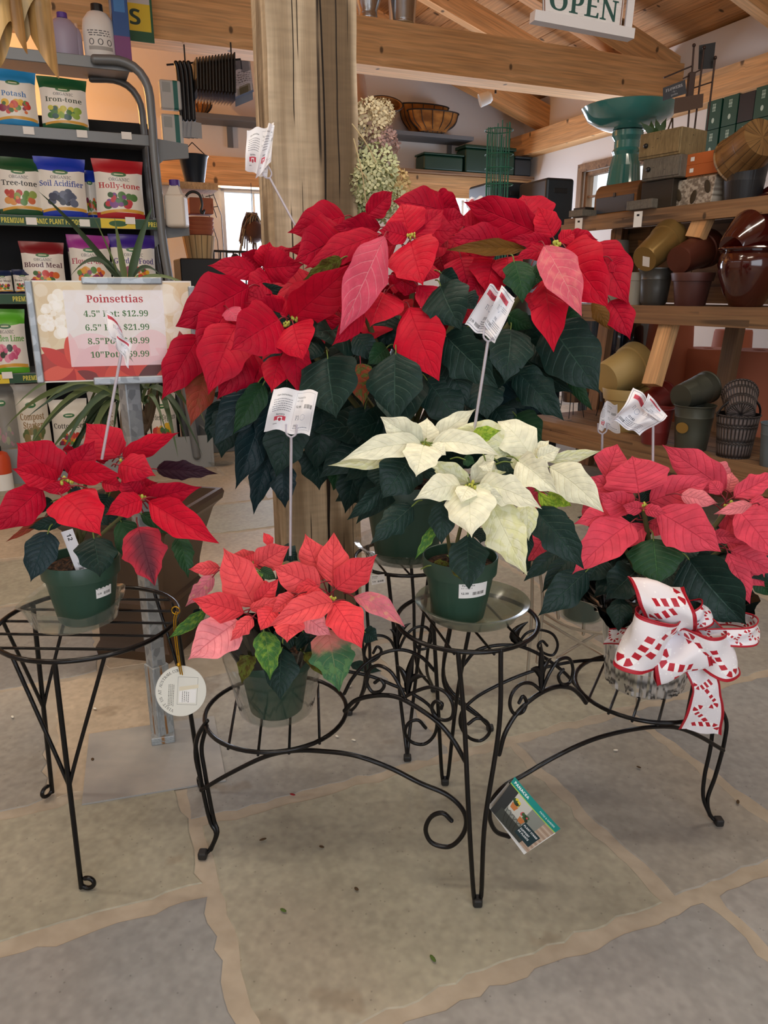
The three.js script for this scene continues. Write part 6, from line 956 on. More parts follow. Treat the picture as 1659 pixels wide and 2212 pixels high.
// terracotta behind, standing upside down on the floor and low benches
{
  const up = (label, px, yt, wb, k, m = M_TERRA) => { const tp = onStep(px, yt, k), r = wb / 2 * zOf(tp) / F, h = tp.y; const t = thing('terracotta_pot', label, 'pot', V(tp.x, 0, tp.z), 0, 'upturned terracotta pots'); part(t, 'body', lathe([[r, 0], [r, h * .1], [r * .96, h * .12], [r * .7, h * .98], [r * .67, h], [r * .14, h], [r * .13, h * .96], [r * .6, h * .95], [r * .9, .01]], 44), m); return t; };
  up('large upturned terracotta pot beyond the plank shelf, behind the leaning support', 1452, 688, 130, 1.15); up('upturned terracotta pot right of the leaning support', 1585, 712, 110, 1.8); up('wide upturned terracotta pot behind the zinc buckets', 1530, 752, 150, 1.3); up('widest upturned terracotta pot at the right behind the woven baskets', 1640, 756, 190, .84); up('low terracotta pot behind the tan pots', 1385, 758, 130, .86);
  { const p = onStep(1470, 800, 1.6); single('storage_box', 'black box behind the leaning support', 'box', box(.2, .55, .2, 0, 0, 0, .01), M_BLACK, V(p.x, 0, p.z), .4); }
  // fluted blue jar and dark glazed jar at the far end
  const p = onStep(1288, 800, .75); const tj = thing('garden_jar', 'tall fluted blue jar at the far end beyond the plank shelf', 'jar', V(p.x, 0, p.z)); const g = lathe([[0, 0], [.08, 0], [.09, .03], [.1, .5], [.11, .9], [.13, .95], [.13, 1], [.1, 1], [0, .9]], 60); { const P = g.attributes.position; for (let i = 0; i < P.count; i++) { const a = Math.atan2(P.getZ(i), P.getX(i)), k = 1 + .03 * Math.sin(a * 20); P.setX(i, P.getX(i) * k); P.setZ(i, P.getZ(i) * k); } g.computeVertexNormals(); } g.scale(1.0, .98, 1.0); part(tj, 'body', g, phys(0x25384c, .35, { clearcoat: .5 }));
  const q = onStep(1352, 800, 1.2); const t2 = thing('garden_jar', 'tall black glazed jar beside the fluted blue jar', 'jar', V(q.x, 0, q.z)); part(t2, 'body', lathe([[0, 0], [.1, 0], [.12, .2], [.16, .6], [.15, .85], [.1, .95], [.12, 1], [.1, 1], [0, .9]], 40), phys(0x0c0c0e, .15, { clearcoat: 1 }));
}
{ // wire plant holders with wicker at the left end of the lowest plank
  const wick = std(0xffffff, .8, { map: dataTex(64, 64, (u, v) => { const k = ((Math.floor(u * 8) + Math.floor(v * 8)) % 2); return k ? [92, 68, 46] : [58, 40, 28]; }) });
  [[1190, 905, 50], [1235, 880, 42], [1268, 905, 40]].forEach(([x, y, w], i) => { const p = onY(x, y, H1), z = zOf(p), r = w / 2 * z / F; p.addScaledVector(RN, -.15); const t = thing('wicker_planter', 'small wicker planter on thin wire legs at the far end of the lowest plank', 'planter', p, 0, 'wicker planters'); part(t, 'basket', lathe([[0, .09], [r * .8, .09], [r, .2], [r * .95, .2], [0, .1]], 24), wick); for (let k = 0; k < 4; k++) { const a = k * 1.571 + .4; part(t, 'wire_leg', tube([V(Math.cos(a) * r, .22, Math.sin(a) * r), V(Math.cos(a) * r * .9, .08, Math.sin(a) * r * .9), V(Math.cos(a) * r * 1.1, .003, Math.sin(a) * r * 1.1)], .0025, 10, false, 5), M_BLACK); } });
}
// top shelf
const dT = x => -onStep(x, 430, .5).z;
const topAt = (x, y, k) => { const p = onStep(x, y, k + .32); return V(p.x, H3, p.z); };
{ // birdbath
  const p = topAt(1345, 420, .28); const z = zOf(V(p.x, 1.6, p.z)), s = z / F;
  const t = thing('birdbath', 'teal glazed ceramic birdbath on a fluted pedestal on the top plank', 'birdbath', p); const g1 = phys(0x3a7a76, .16, { clearcoat: 1, clearcoatRoughness: .05 });
  const yb = atD(1350, 282, -p.z).y - H3, yt = atD(1350, 238, -p.z).y - H3;
  const pg = lathe([[0, 0], [48 * s, 0], [46 * s, .03], [38 * s, yb * .2], [31 * s, yb * .6], [27 * s, yb * .72], [30 * s, yb * .76], [26 * s, yb * .8], [26 * s, yb * .88], [32 * s, yb * .93], [32 * s, yb * .99], [0, yb]], 48); { const P = pg.attributes.position; for (let i = 0; i < P.count; i++) { const a = Math.atan2(P.getZ(i), P.getX(i)), y = P.getY(i), k = 1 + (y < yb * .7 && y > .04 ? .05 * Math.max(-.4, Math.cos(a * 9)) : 0); P.setX(i, P.getX(i) * k); P.setZ(i, P.getZ(i) * k); } pg.computeVertexNormals(); } part(t, 'pedestal', pg, g1);
  const R = 99 * s; part(t, 'bowl', lathe([[0, yb], [R * .38, yb], [R * .62, yb + (yt - yb) * .2], [R * .86, yb + (yt - yb) * .55], [R * .97, yt], [R, yt + .012], [R * .97, yt + .016], [R * .9, yt], [R * .7, yb + (yt - yb) * .45], [0, yb + (yt - yb) * .3]], 56), phys(0x40827e, .15, { clearcoat: 1, clearcoatRoughness: .05 }));
}
const topBox = (name, label, cat, x, y, k, w, h, d, m, r = .004, yaw = 0, lift = 0) => { const p = topAt(x, y, k); p.y += lift; const t = thing(name, label, cat, p, RTURN + yaw); part(t, 'body', box(w, h, d, 0, 0, 0, r), m); return t; };
const M_GREYWOOD = wood(woodTex(0x545048, 0x7c766a, 3, 131)), M_BROWNWOOD = wood(woodTex(0x5a3a1c, 0x8c6234, 3, 137));
{ // bread-bin shaped chest
  const p = topAt(1338, 460, .12), s = zOf(p) / F, w = 120 * s, h = 64 * s; const sh = new THREE.Shape(); const D = 78 * s; sh.moveTo(-D / 2, 0); sh.lineTo(D / 2, 0); sh.lineTo(D / 2, h * .55); sh.quadraticCurveTo(D / 2, h, D / 2 - h * .4, h); sh.lineTo(-D / 2, h); sh.closePath();
  const t = thing('wooden_chest', 'small brown wooden chest with a rounded lid and blue-grey front on the top plank', 'chest', p.clone().addScaledVector(RN, -D * .3), RTURN);
  const g = new THREE.ExtrudeGeometry(sh, { depth: w, bevelEnabled: true, bevelSize: .003, bevelThickness: .003, bevelSegments: 1 }).rotateY(-Math.PI / 2).translate(w / 2, 0, 0); part(t, 'body', g, M_BROWNWOOD);
  part(t, 'front_panel', box(w * .9, h * .5, .006, 0, h * .08, D / 2 + .004, .002), std(0x3c4450, .6)); part(t, 'end_panel', box(.006, h * .7, D * .8, w / 2 + .005, h * .1, -.01, .002), M_BROWNWOOD); part(t, 'latch', box(.016, .022, .006, 0, h * .55, D / 2 + .008, .002), M_BLACK);
}
topBox('wooden_tray', 'small weathered grey drawer tray at the far end of the top plank', 'tray', 1260, 470, .03, .11, .035, .12, M_GREYWOOD); topBox('wooden_tray', 'low weathered drawer tray beside the birch planter on the top plank', 'tray', 1400, 456, .05, .17, .045, .14, M_GREYWOOD); topBox('wooden_crate', 'small dark wooden crate with a pale lid at the far end of the top plank', 'crate', 1268, 450, .2, .1, .07, .12, std(0x2a221a, .7)).children.length; 
{ const t = topBox('crate_stack_base', 'dark slatted crate under the stacked drawers on the top plank', 'crate', 1440, 440, .1, .2, .13, .16, std(0x2c2418, .7)); }
{ // two drawer crates stacked, with foliage
  const p = topAt(1448, 440, .12); const mk = (label, y, x, m, w, h) => { const q = topAt(x + 8, 440, .1); q.y += y; const t = thing('drawer_crate', label, 'crate', q, RTURN + .08); part(t, 'box', box(w, h, .2, 0, 0, 0, .004), m); part(t, 'face', box(w * .96, h * .8, .006, 0, h * .1, .103, .002), m); part(t, 'knob', ball(V(-w * .3, h * .5, .112), .012), M_BLACK); return t; };
  const D2 = wood(woodTex(0x6a5a3c, 0x94825c, 3, 141)); mk('weathered drawer crate stacked on the dark slatted crate', .131, 1440, M_GREYWOOD, .22, .1); mk('olive brown drawer crate holding a leafy plant, topmost of the stack', .232, 1432, D2, .24, .12);
  const pl = topAt(1412, 440, .12); pl.y += .35; const t = thing('houseplant', 'small round-leaved plant spilling from the topmost drawer crate', 'plant', pl); const lm = std(0x2c4a24, .5); for (let i = 0; i < 16; i++) { const B = V(rr(-.06, .06), -.02, rr(-.05, .05)).add(pl), T = B.clone().add(V(rr(-.12, .06), rr(-.08, .12), rr(-.04, .08))); wpart(t, 'leaf', leafGeo(B, T, .035, { shape: 'round', ns: 8, nt: 4 }), lm); } for (const s of [[1425, 330, 1452, 255], [1452, 330, 1453, 255], [1450, 322, 1465, 280]]) wpart(t, 'twine_handle', bar(atD(s[0], s[1], -pl.z), atD(s[2], s[3], -pl.z), .004, 6), std(0x4a3a24, .8));
}
{ // birch bark planter with leaf-shaped holes
  const p = topAt(1498, 446, .06), s = zOf(p) / F, w = 122 * s, h = 52 * s, t = thing('bark_planter', 'whitewashed bark planter box with brown leaf cut-outs on the top plank', 'planter', p.clone().addScaledVector(RN, -.05), RTURN - .1);
  const bt = dataTex(128, 64, (u, v) => { const n = fbm(u * 20, v * 16, 8, 20, 16, 4); return mix([122, 112, 100], [186, 178, 164], ss(.3, .65, n)); }); const sh = new THREE.Shape(); sh.moveTo(-w * .44, 0); sh.lineTo(w * .44, 0); sh.lineTo(w * .5, h); sh.lineTo(-w * .5, h); sh.closePath(); const g = new THREE.ExtrudeGeometry(sh, { depth: .12, bevelEnabled: true, bevelSize: .003, bevelThickness: .003, bevelSegments: 1 }).translate(0, 0, -.06); { const P = g.attributes.position, T = g.attributes.uv; for (let i = 0; i < P.count; i++) T.setXY(i, P.getX(i) * 4, P.getY(i) * 6); } part(t, 'box', g, std(0xffffff, .8, { map: bt, bumpMap: bt, bumpScale: .003 }));
  [[-.32, .45, .5], [.04, .3, -.3], [.34, .62, .4]].forEach(([x, y, r]) => { const q = new THREE.SphereGeometry(1, 10, 8).scale(.018, .032, .004).rotateZ(r).translate(x * w, y * h, .064); part(t, 'leaf_cutout', q, std(0x3c3220, .8)); });
}
for (const [i, lab] of [[0, 'lower'], [1, 'upper']]) { const p = topAt(1535, 430, .14); p.y += .13 + i * .05; const t = thing('terracotta_tray', lab + ' of two orange terracotta trays stacked beside the black barrel pot', 'tray', p, RTURN); part(t, 'tray', merge([box(.2, .008, .16, 0, 0, 0), box(.2, .05, .01, 0, 0, .078, .002), box(.2, .05, .01, 0, 0, -.078, .002), box(.01, .05, .16, .098, 0, 0, .002), box(.01, .05, .16, -.098, 0, 0, .002)]), std(0xb5602c, .65)); if (!i) single('wooden_block', 'plain wooden block under the stacked terracotta trays', 'block', box(.18, .13, .15), M_SHELF, topAt(1535, 430, .14), RTURN); const s = part(t, 'price_sticker', new THREE.PlaneGeometry(.022, .018).translate(-.06, .026, .0845), M_WHITE); s.userData.label = 'white price sticker'; }
{ // black pot with a barrel pot tipped into it
  const m = std(0x15171b, .5, { bumpMap: T_SHELF, bumpScale: .004 });
  standPot('barrel_pot', 'tall black ridged pot standing at the near end of the top plank', 'bucket', m, 1602, 430, 104, 108, H3, 'barrel pots', 'pot');
  const bt = dataTex(256, 64, (u, v) => { const k = (u * 18) % 1, n = fbm(u * 40, v * 3, 4, 40, 3, 3); return mix([88, 62, 34], [150, 116, 70], n).map(z => z * (k < .06 ? .4 : 1)); }); const bm = std(0xffffff, .45, { map: bt, metalness: .2 });
  const d = dT(1600) - .2; liePot('barrel_pot', 'brown barrel-stave pot tipped upside down into the black pot', 'bucket', bm, 1648, 296, 1592, 350, 108, d, .16, 'barrel pots', 'pot');
}
{ // rods and chalk signs
  const p = topAt(1480, 440, .2), d = -p.z; const t = thing('sign_rack', 'iron rod rack hung with small slate plant signs on the top plank', 'rack', p); const rod = std(0x3a2a24, .45, { metalness: .5 }); const P = (x, y, e = 0) => atD(x, y, d - e);
  for (const [a, b, c, e] of [[1499, 98, 1481, 345], [1521, 103, 1492, 348], [1545, 125, 1518, 352]]) { wpart(t, 'rod', bar(P(a, b), P(c, e), .0045, 6), rod); wpart(t, 'finial', ball(P(a, b), .009), rod); }
  wpart(t, 'rod', bar(P(1434, 168), P(1494, 143), .004, 6), rod); wpart(t, 'rod', bar(P(1475, 170), P(1515, 150), .0035, 6), rod); wpart(t, 'rod', bar(P(1499, 190), P(1538, 177), .0035, 6), rod); wpart(t, 'base', box(.16, .02, .12, p.x, p.y, p.z, .004), rod); for (const [c, e] of [[1481, 345], [1492, 348], [1518, 352]]) wpart(t, 'rod', bar(P(c, e), V(P(c, e).x, p.y + .015, p.z), .0045, 6), rod);
  const slate = std(0xffffff, .7, { map: canvasTex(256, 128, (x, w, h) => { x.fillStyle = '#34363c'; x.fillRect(0, 0, w, h); x.fillStyle = '#a8a8aa'; x.textAlign = 'center'; x.font = 'bold 38px serif'; x.fillText('FLOWERS', w / 2, 54); x.font = '22px serif'; x.fillText('~ & ~', w / 2, 82); x.fillText('garden', w / 2, 108); }) });
  wpart(t, 'slate_sign', quad(P(1432, 190, .03), P(1480, 172, .03), P(1483, 202, .03), P(1432, 218, .03)), slate); wpart(t, 'slate_sign', quad(P(1458, 212, .02), P(1520, 202, .02), P(1518, 232, .02), P(1455, 246, .02)), std(0x4a3426, .7)); wpart(t, 'slate_sign', quad(P(1510, 98, -.03), P(1546, 91, -.03), P(1540, 148, -.03), P(1508, 150, -.03)), std(0x141518, .6)); wpart(t, 'bracket', box(.03, .12, .03, P(1490, 200).x, P(1490, 216).y, P(1490, 200).z, .004), rod);
}
for (const [x, y, label] of [[1251, 487, 'white card price tag hanging from the far end of the top plank'], [1379, 474, 'white card price tag hanging from the middle of the top plank']]) { const p = onStep(x, y, .31); const t = thing('price_card', label, 'tag', p, RTURN + .3, 'price cards on the top plank'); part(t, 'card', box(.045, .075, .0015, 0, -.037, .006), M_WHITE); part(t, 'print', box(.014, .01, .0005, 0, .015, .0072), M_BLACK); }
{ // wall shelf with green cartons
  const gt = canvasTex(128, 128, (x, w, h) => { x.fillStyle = '#0f4a38'; x.fillRect(0, 0, w, h); x.fillStyle = '#b8d0c0'; x.font = 'bold 26px sans-serif'; x.textAlign = 'center'; x.fillText('III', w / 2, 36); x.fillText('III', w / 2, 50); x.beginPath(); x.arc(w / 2, 90, 12, 0, 7); x.fill(); }); const gm = std(0xffffff, .5, { map: gt });
  const w = (x, y) => onV(x, y, uv2(UR - .35, 0), uv2(UR - .35, 1)), base = w(1540, 345); const y0 = base.y;
  const a = w(1515, 345), b = w(1720, 320); single('wall_shelf', 'pale board shelf on the right wall carrying green cartons', 'shelf', beamBetween(V(a.x, y0 - .015, a.z), V(b.x, y0 - .015, b.z), .3, .03), M_BOARD);
  const s = w(1545, 340).distanceTo(w(1575, 337)) , al = b.clone().sub(a).setY(0).normalize(); let n = 0; for (let j = 0; j < 2; j++) for (let i = 0; i < 4; i++) { if (i === 2 && j === 1) continue; const p = w(1545 + i * 34, 340).setY(y0 + j * s * 1.5); single('carton', (j ? 'upper' : 'lower') + ' row green carton, ' + ['first', 'second', 'third', 'fourth'][i] + ' from the far end of the right wall shelf', 'carton', box(s * 1.02, s * 1.48, s, 0, 0, 0, .003), gm, p, Math.atan2(al.x, al.z) + Math.PI / 2, 'green cartons on the wall shelf'); }
  const p2 = w(1613, 340).setY(y0 + s * 1.5); single('carton', 'black carton among the green cartons on the right wall shelf', 'carton', box(s * 1.02, s * 1.4, s, 0, 0, 0, .003), M_BLACK, p2, Math.atan2(al.x, al.z) + Math.PI / 2);
}
// ---------------------------------------------------------------- things on the tie beam
const wp = (x, y, w) => onV(x, y, uv2(0, w), uv2(1, w));
{
  const g = std(0xb8bcc0, .22, { metalness: 1, bumpMap: plasterB, bumpScale: .002 });
  const beamTop = 2.766, mk = (label, px, wpx, k, h, w) => { const p = wp(px, 60, w), z = zOf(V(p.x, beamTop, p.z)), r = wpx / 2 * z / F; const t = thing('metal_bucket', label, 'bucket', V(p.x, beamTop, p.z), 0, 'metal buckets on the tie beam'); part(t, 'body', k === 'pail' ? lathe([[0, 0], [r * .8, 0], [r * .81, .02], [r * 1.05, h * .95], [r * 1.1, h], [r * 1.04, h], [r * .78, .02], [0, .015]], 44) : lathe([[0, 0], [r * .62, 0], [r * .64, .015], [r * .6, .04], [r * .95, h * .35], [r, h * .55], [r * .85, h * .85], [r * .9, h], [0, h]], 44), g); };
  mk('shiny galvanised pail standing on the tie beam right of the post', 869, 68, 'pail', .36, TIE_W - .05); mk('round silver milk can on the tie beam beside the post', 795, 66, 'can', .4, TIE_W - .05); mk('galvanised tub on the tie beam left of the post', 438, 70, 'pail', .22, TIE_W - .05);
}
{ // OPEN sign
  const A = [[1172, -95], [1356, -72], [1340, 74], [1174, 40]]; const D = 3.6; const P = A.map(([x, y]) => atD(x, y, D + (x > 1250 ? .12 : 0))); const c = P[0].clone().add(P[2]).multiplyScalar(.5);
  const t = thing('open_sign', 'white wooden OPEN sign with green serif letters hanging from the roof', 'sign', c.clone());
  const tx = canvasTex(512, 384, (x, w, h) => { x.fillStyle = '#d8d6d6'; x.fillRect(0, 0, w, h); for (let i = 0; i < 500; i++) { x.fillStyle = ['rgba(190,186,184,.35)', 'rgba(236,234,236,.35)'][i % 2]; x.fillRect(hash(i, 1, 2) * w, hash(i, 2, 2) * h, 30, 3); } x.strokeStyle = '#7d5a4a'; x.lineWidth = 7; x.strokeRect(8, 8, w - 16, h - 16); x.fillStyle = '#1d4a44'; x.font = 'bold 168px serif'; x.textAlign = 'center'; x.fillText('OPEN', w / 2, h - 62, w - 60); });
  wpart(t, 'panel', quad(P[0], P[1], P[2], P[3]), std(0xffffff, .7, { map: tx })); const back = P.map(p => p.clone().add(V(0, 0, -.02))); wpart(t, 'back_board', quad(...back), std(0xc8c6c4, .7));
  wpart(t, 'bottom_rail', beamBetween(atD(1150, 36, D - .01), atD(1364, 76, D + .12), .05, .04), std(0xd4d2d4, .7)); wpart(t, 'side_rail', beamBetween(P[1].clone().add(V(.03, 0, 0)), P[2].clone().add(V(.03, 0, 0)), .02, .03), std(0xd4d2d4, .7)); for (const q of [P[0], P[1]]) wpart(t, 'hanger', bar(q, q.clone().setY(3.9), .003, 5), M_BLACK);
}
{ // track spot under the roof
  const c = atD(1062, 208, 6.6), t = thing('spot_lamp', 'small white spotlight fixed to a rafter at the back', 'lamp', c); part(t, 'head', lathe([[0, 0], [.03, 0], [.045, .02], [.05, .1], [.047, .1], [.04, .02], [0, .01]], 24).rotateZ(1.9), M_WHITE); part(t, 'arm', bar(V(.03, .02, 0), V(.03, .1, 0), .008), M_BLACK);
}
{ // dried hydrangeas hung on the right-hand side of the post
  const t = thing('dried_hydrangeas', 'bunch of dried hydrangea heads in cream, mauve and green hung on the post', 'dried flowers', atD(800, 300, 2.3));
  const petal = [std(0xe2d3ac, .8), std(0xb4928a, .8), std(0xcdcda0, .8), std(0xcdd2a4, .8), std(0xd8bd84, .8), std(0xb4c088, .8)];
  for (const [x, y, r, k, d] of [[795, 262, 38, 0, 2.22], [822, 310, 34, 1, 2.24], [790, 330, 34, 1, 2.3], [808, 365, 46, 3, 2.2], [795, 420, 52, 5, 2.22], [845, 400, 34, 4, 2.28], [838, 440, 36, 2, 2.24], [780, 455, 36, 5, 2.22], [825, 245, 24, 0, 2.3], [800, 395, 40, 2, 2.16]]) {
    const c = atD(x, y, d), R = r * d / F, gs = [];
    for (let i = 0; i < 110; i++) { const ph = Math.acos(1 - 2 * (i + .5) / 110), th = i * 2.39996, n = V(Math.sin(ph) * Math.cos(th), Math.cos(ph), Math.sin(ph) * Math.sin(th)); const o = c.clone().addScaledVector(n, R * rr(.82, 1.06)), q = new THREE.Quaternion().setFromUnitVectors(V(0, 0, 1), n.clone().add(V(rr(-.6, .6), rr(-.6, .6), rr(-.6, .6))).normalize()); for (let a = 0; a < 4; a++) { const s = R * rr(.2, .27); const g = new THREE.CircleGeometry(1, 5).scale(s * .36, s * .5, 1).rotateX(.5).translate(0, s * .55, s * .12).rotateZ(a * Math.PI / 2 + i).applyQuaternion(q).translate(o.x, o.y, o.z); gs.push(g); } }
    wpart(t, 'flower_head', merge(gs), petal[k]);
  }
  for (const [a, b, c, d] of [[761, 268, 812, 350], [764, 300, 792, 445], [770, 360, 800, 400]]) wpart(t, 'straw', tube([atD(a, b, 2.12), atD((a + c) / 2 + 4, (b + d) / 2, 2.11), atD(c, d, 2.12)], .0016, 10, false, 5), std(0xc8b488, .8));
  for (let i = 0; i < 8; i++) { const B = atD(775 + rr(-10, 15), 340 + rr(-10, 20), 2.2), T = B.clone().add(V(rr(-.02, .05), rr(-.06, .02), rr(-.02, .05))); wpart(t, 'leaf', leafGeo(B, T, .03, { ns: 6, nt: 4 }), std(0x3a4a22, .8)); }
}
// ---------------------------------------------------------------- back wall: shelves, baskets, tubs
const WBK = WB - .2;
{
  const a = wp(395, 272, WBK), b = wp(560, 275, WBK), c = wp(840, 286, WBK), e = wp(1012, 296, WBK); const y = wp(930, 292, WBK).y;
  const bd = std(0x6a7076, .6), sh = thing('back_shelf', 'grey painted shelf with brackets high on the back wall', 'shelf', uv2(a.dot(U), WB - .12, y)); wpart(sh, 'board', beamBetween(uv2(a.dot(U), WB - .16, y - .02), uv2(e.dot(U), WB - .16, y - .02), .3, .035), bd); for (const u of [wp(500, 280, WBK).dot(U), wp(985, 300, WBK).dot(U), wp(720, 280, WBK).dot(U)]) { const s = new THREE.Shape(); s.moveTo(0, 0); s.lineTo(.24, 0); s.lineTo(.24, -.06); s.lineTo(.05, -.17); s.lineTo(0, -.17); wpart(sh, 'bracket', new THREE.ExtrudeGeometry(s, { depth: .05, bevelEnabled: false }).rotateY(TH - Math.PI / 2 + Math.PI).translate(uv2(u, WB - .02, y - .038).x, y - .038, uv2(u, WB - .02).z), bd); }
  const coco = std(0xffffff, .95, { map: dataTex(128, 128, (u, v) => { const n = fbm(u * 12, v * 12, 4, 12, 12, 4); return mix([96, 58, 22], [206, 146, 74], n); }) });
  const basket = (label, px, py, wpx, hpx, w, tilt = 0) => { const p = wp(px, py, w), z = zOf(p), r = wpx / 2 * z / F, h = hpx * z / F; const t = thing('wire_basket', label, 'basket', V(p.x, y, p.z), TH, 'wire hay baskets'); const G = (g) => { g.scale(1, 1, .42); if (tilt) { g.rotateX(tilt); g.translate(0, r * .5, 0); } return g; }; part(t, 'coco_liner', G(lathe([[0, .004], [r * .5, .01], [r * .85, h * .5], [r * .97, h], [r * .88, h], [r * .78, h * .5], [0, .03]], 32)), coco); part(t, 'rim_wire', G(torus(r, .006, h, 40)), M_BLACK); for (let i = 0; i < 14; i++) { const q = i / 14 * 6.283, c2 = Math.cos(q), s2 = Math.sin(q); part(t, 'rib_wire', G(tube([V(r * c2, h, r * s2), V(r * .88 * c2, h * .5, r * .88 * s2), V(r * .4 * c2, .0, r * .4 * s2)], .004, 8, false, 5)), M_BLACK); } };
  basket('oval wire basket with coconut liner in front on the grey back shelf', 935, 290, 122, 40, WBK - .1); basket('second oval wire basket with coconut liner behind the front one', 915, 290, 118, 58, WBK + .08); basket('tall wire basket with coconut liner standing on edge at the back shelf', 818, 285, 80, 40, WBK - .22, 1.2); basket('wire basket with orange liner on the shelf left of the post', 432, 268, 60, 30, WBK);
}
{
  const b1p = wp(838, 376, WBK), b2p = wp(1140, 392, WBK), y = wp(1000, 376, WBK).y; single('window_shelf', 'bare board shelf across the top of the small back window', 'shelf', beamBetween(uv2(b1p.dot(U), WBK + .02, y - .012), uv2(b2p.dot(U), WBK + .02, y - .012), .28, .024), M_SHELF);
  const gm = std(0x0c3a2c, .35); const tub = (label, x0, x1, yt, m = gm) => { const a = wp(x0, 376, WBK), b = wp(x1, 376, WBK), c = wp((x0 + x1) / 2, yt, WBK), w = b.dot(U) - a.dot(U), h = c.y - y; const t = thing('plastic_tub', label, 'tub', uv2((a.dot(U) + b.dot(U)) / 2, WBK + .0, y), TH, 'tubs on the window shelf'); part(t, 'tub', box(w, h * .86, .2, 0, 0, 0, .02), m); part(t, 'rim', box(w * 1.03, h * .12, .22, 0, h * .86, 0, .008), m); };
  tub('dark green plastic trough at the left on the window shelf', 906, 990, 334); tub('larger dark green plastic trough on the window shelf', 994, 1100, 318); tub('dark slate trough at the right end of the window shelf', 1100, 1136, 340, std(0x1e2c34, .4));
}
{ // nested green wire cages
  const D = 4.4, t = thing('wire_cages', 'tall bundle of green wire plant supports behind the huge poinsettia', 'plant supports', atD(1078, 470, D).setY(0)), m = std(0x1c6a52, .45); for (let i = 0; i < 16; i++) { const x = 1052 + i * 3.4 + rr(-1, 1), s = (i - 8) * .4; wpart(t, 'wire', bar(atD(x, 256 + rr(0, 40), D + rr(-.06, .06)), atD(x - s + rr(-2, 2), 470, D + rr(-.06, .06)).setY(.002), .003, 5), m); } for (const y of [282, 335, 365, 400, 432]) { const c = atD(1078, y, D); wpart(t, 'hoop', torus(.075, .003, 0, 20).translate(c.x, c.y, c.z), m); }
  const dm = std(0x18222a, .4); for (const [x0, x1, yt, d, label] of [[1030, 1150, 400, 5.6, 'dark blue plastic bin behind the green wire supports'], [1146, 1214, 392, 5.2, 'tall dark plastic bin with a hand hole by the right wall']]) { const a = atD(x0, yt, d), b = atD(x1, yt, d); const tt = thing('storage_bin', label, 'bin', V((a.x + b.x) / 2, 0, -d), .35, 'dark storage bins'); part(tt, 'body', box(b.x - a.x, a.y, .35, 0, 0, 0, .02), dm); part(tt, 'hand_hole', box(.1, .03, .01, 0, a.y - .09, .172, .004), M_BLACK); }
}
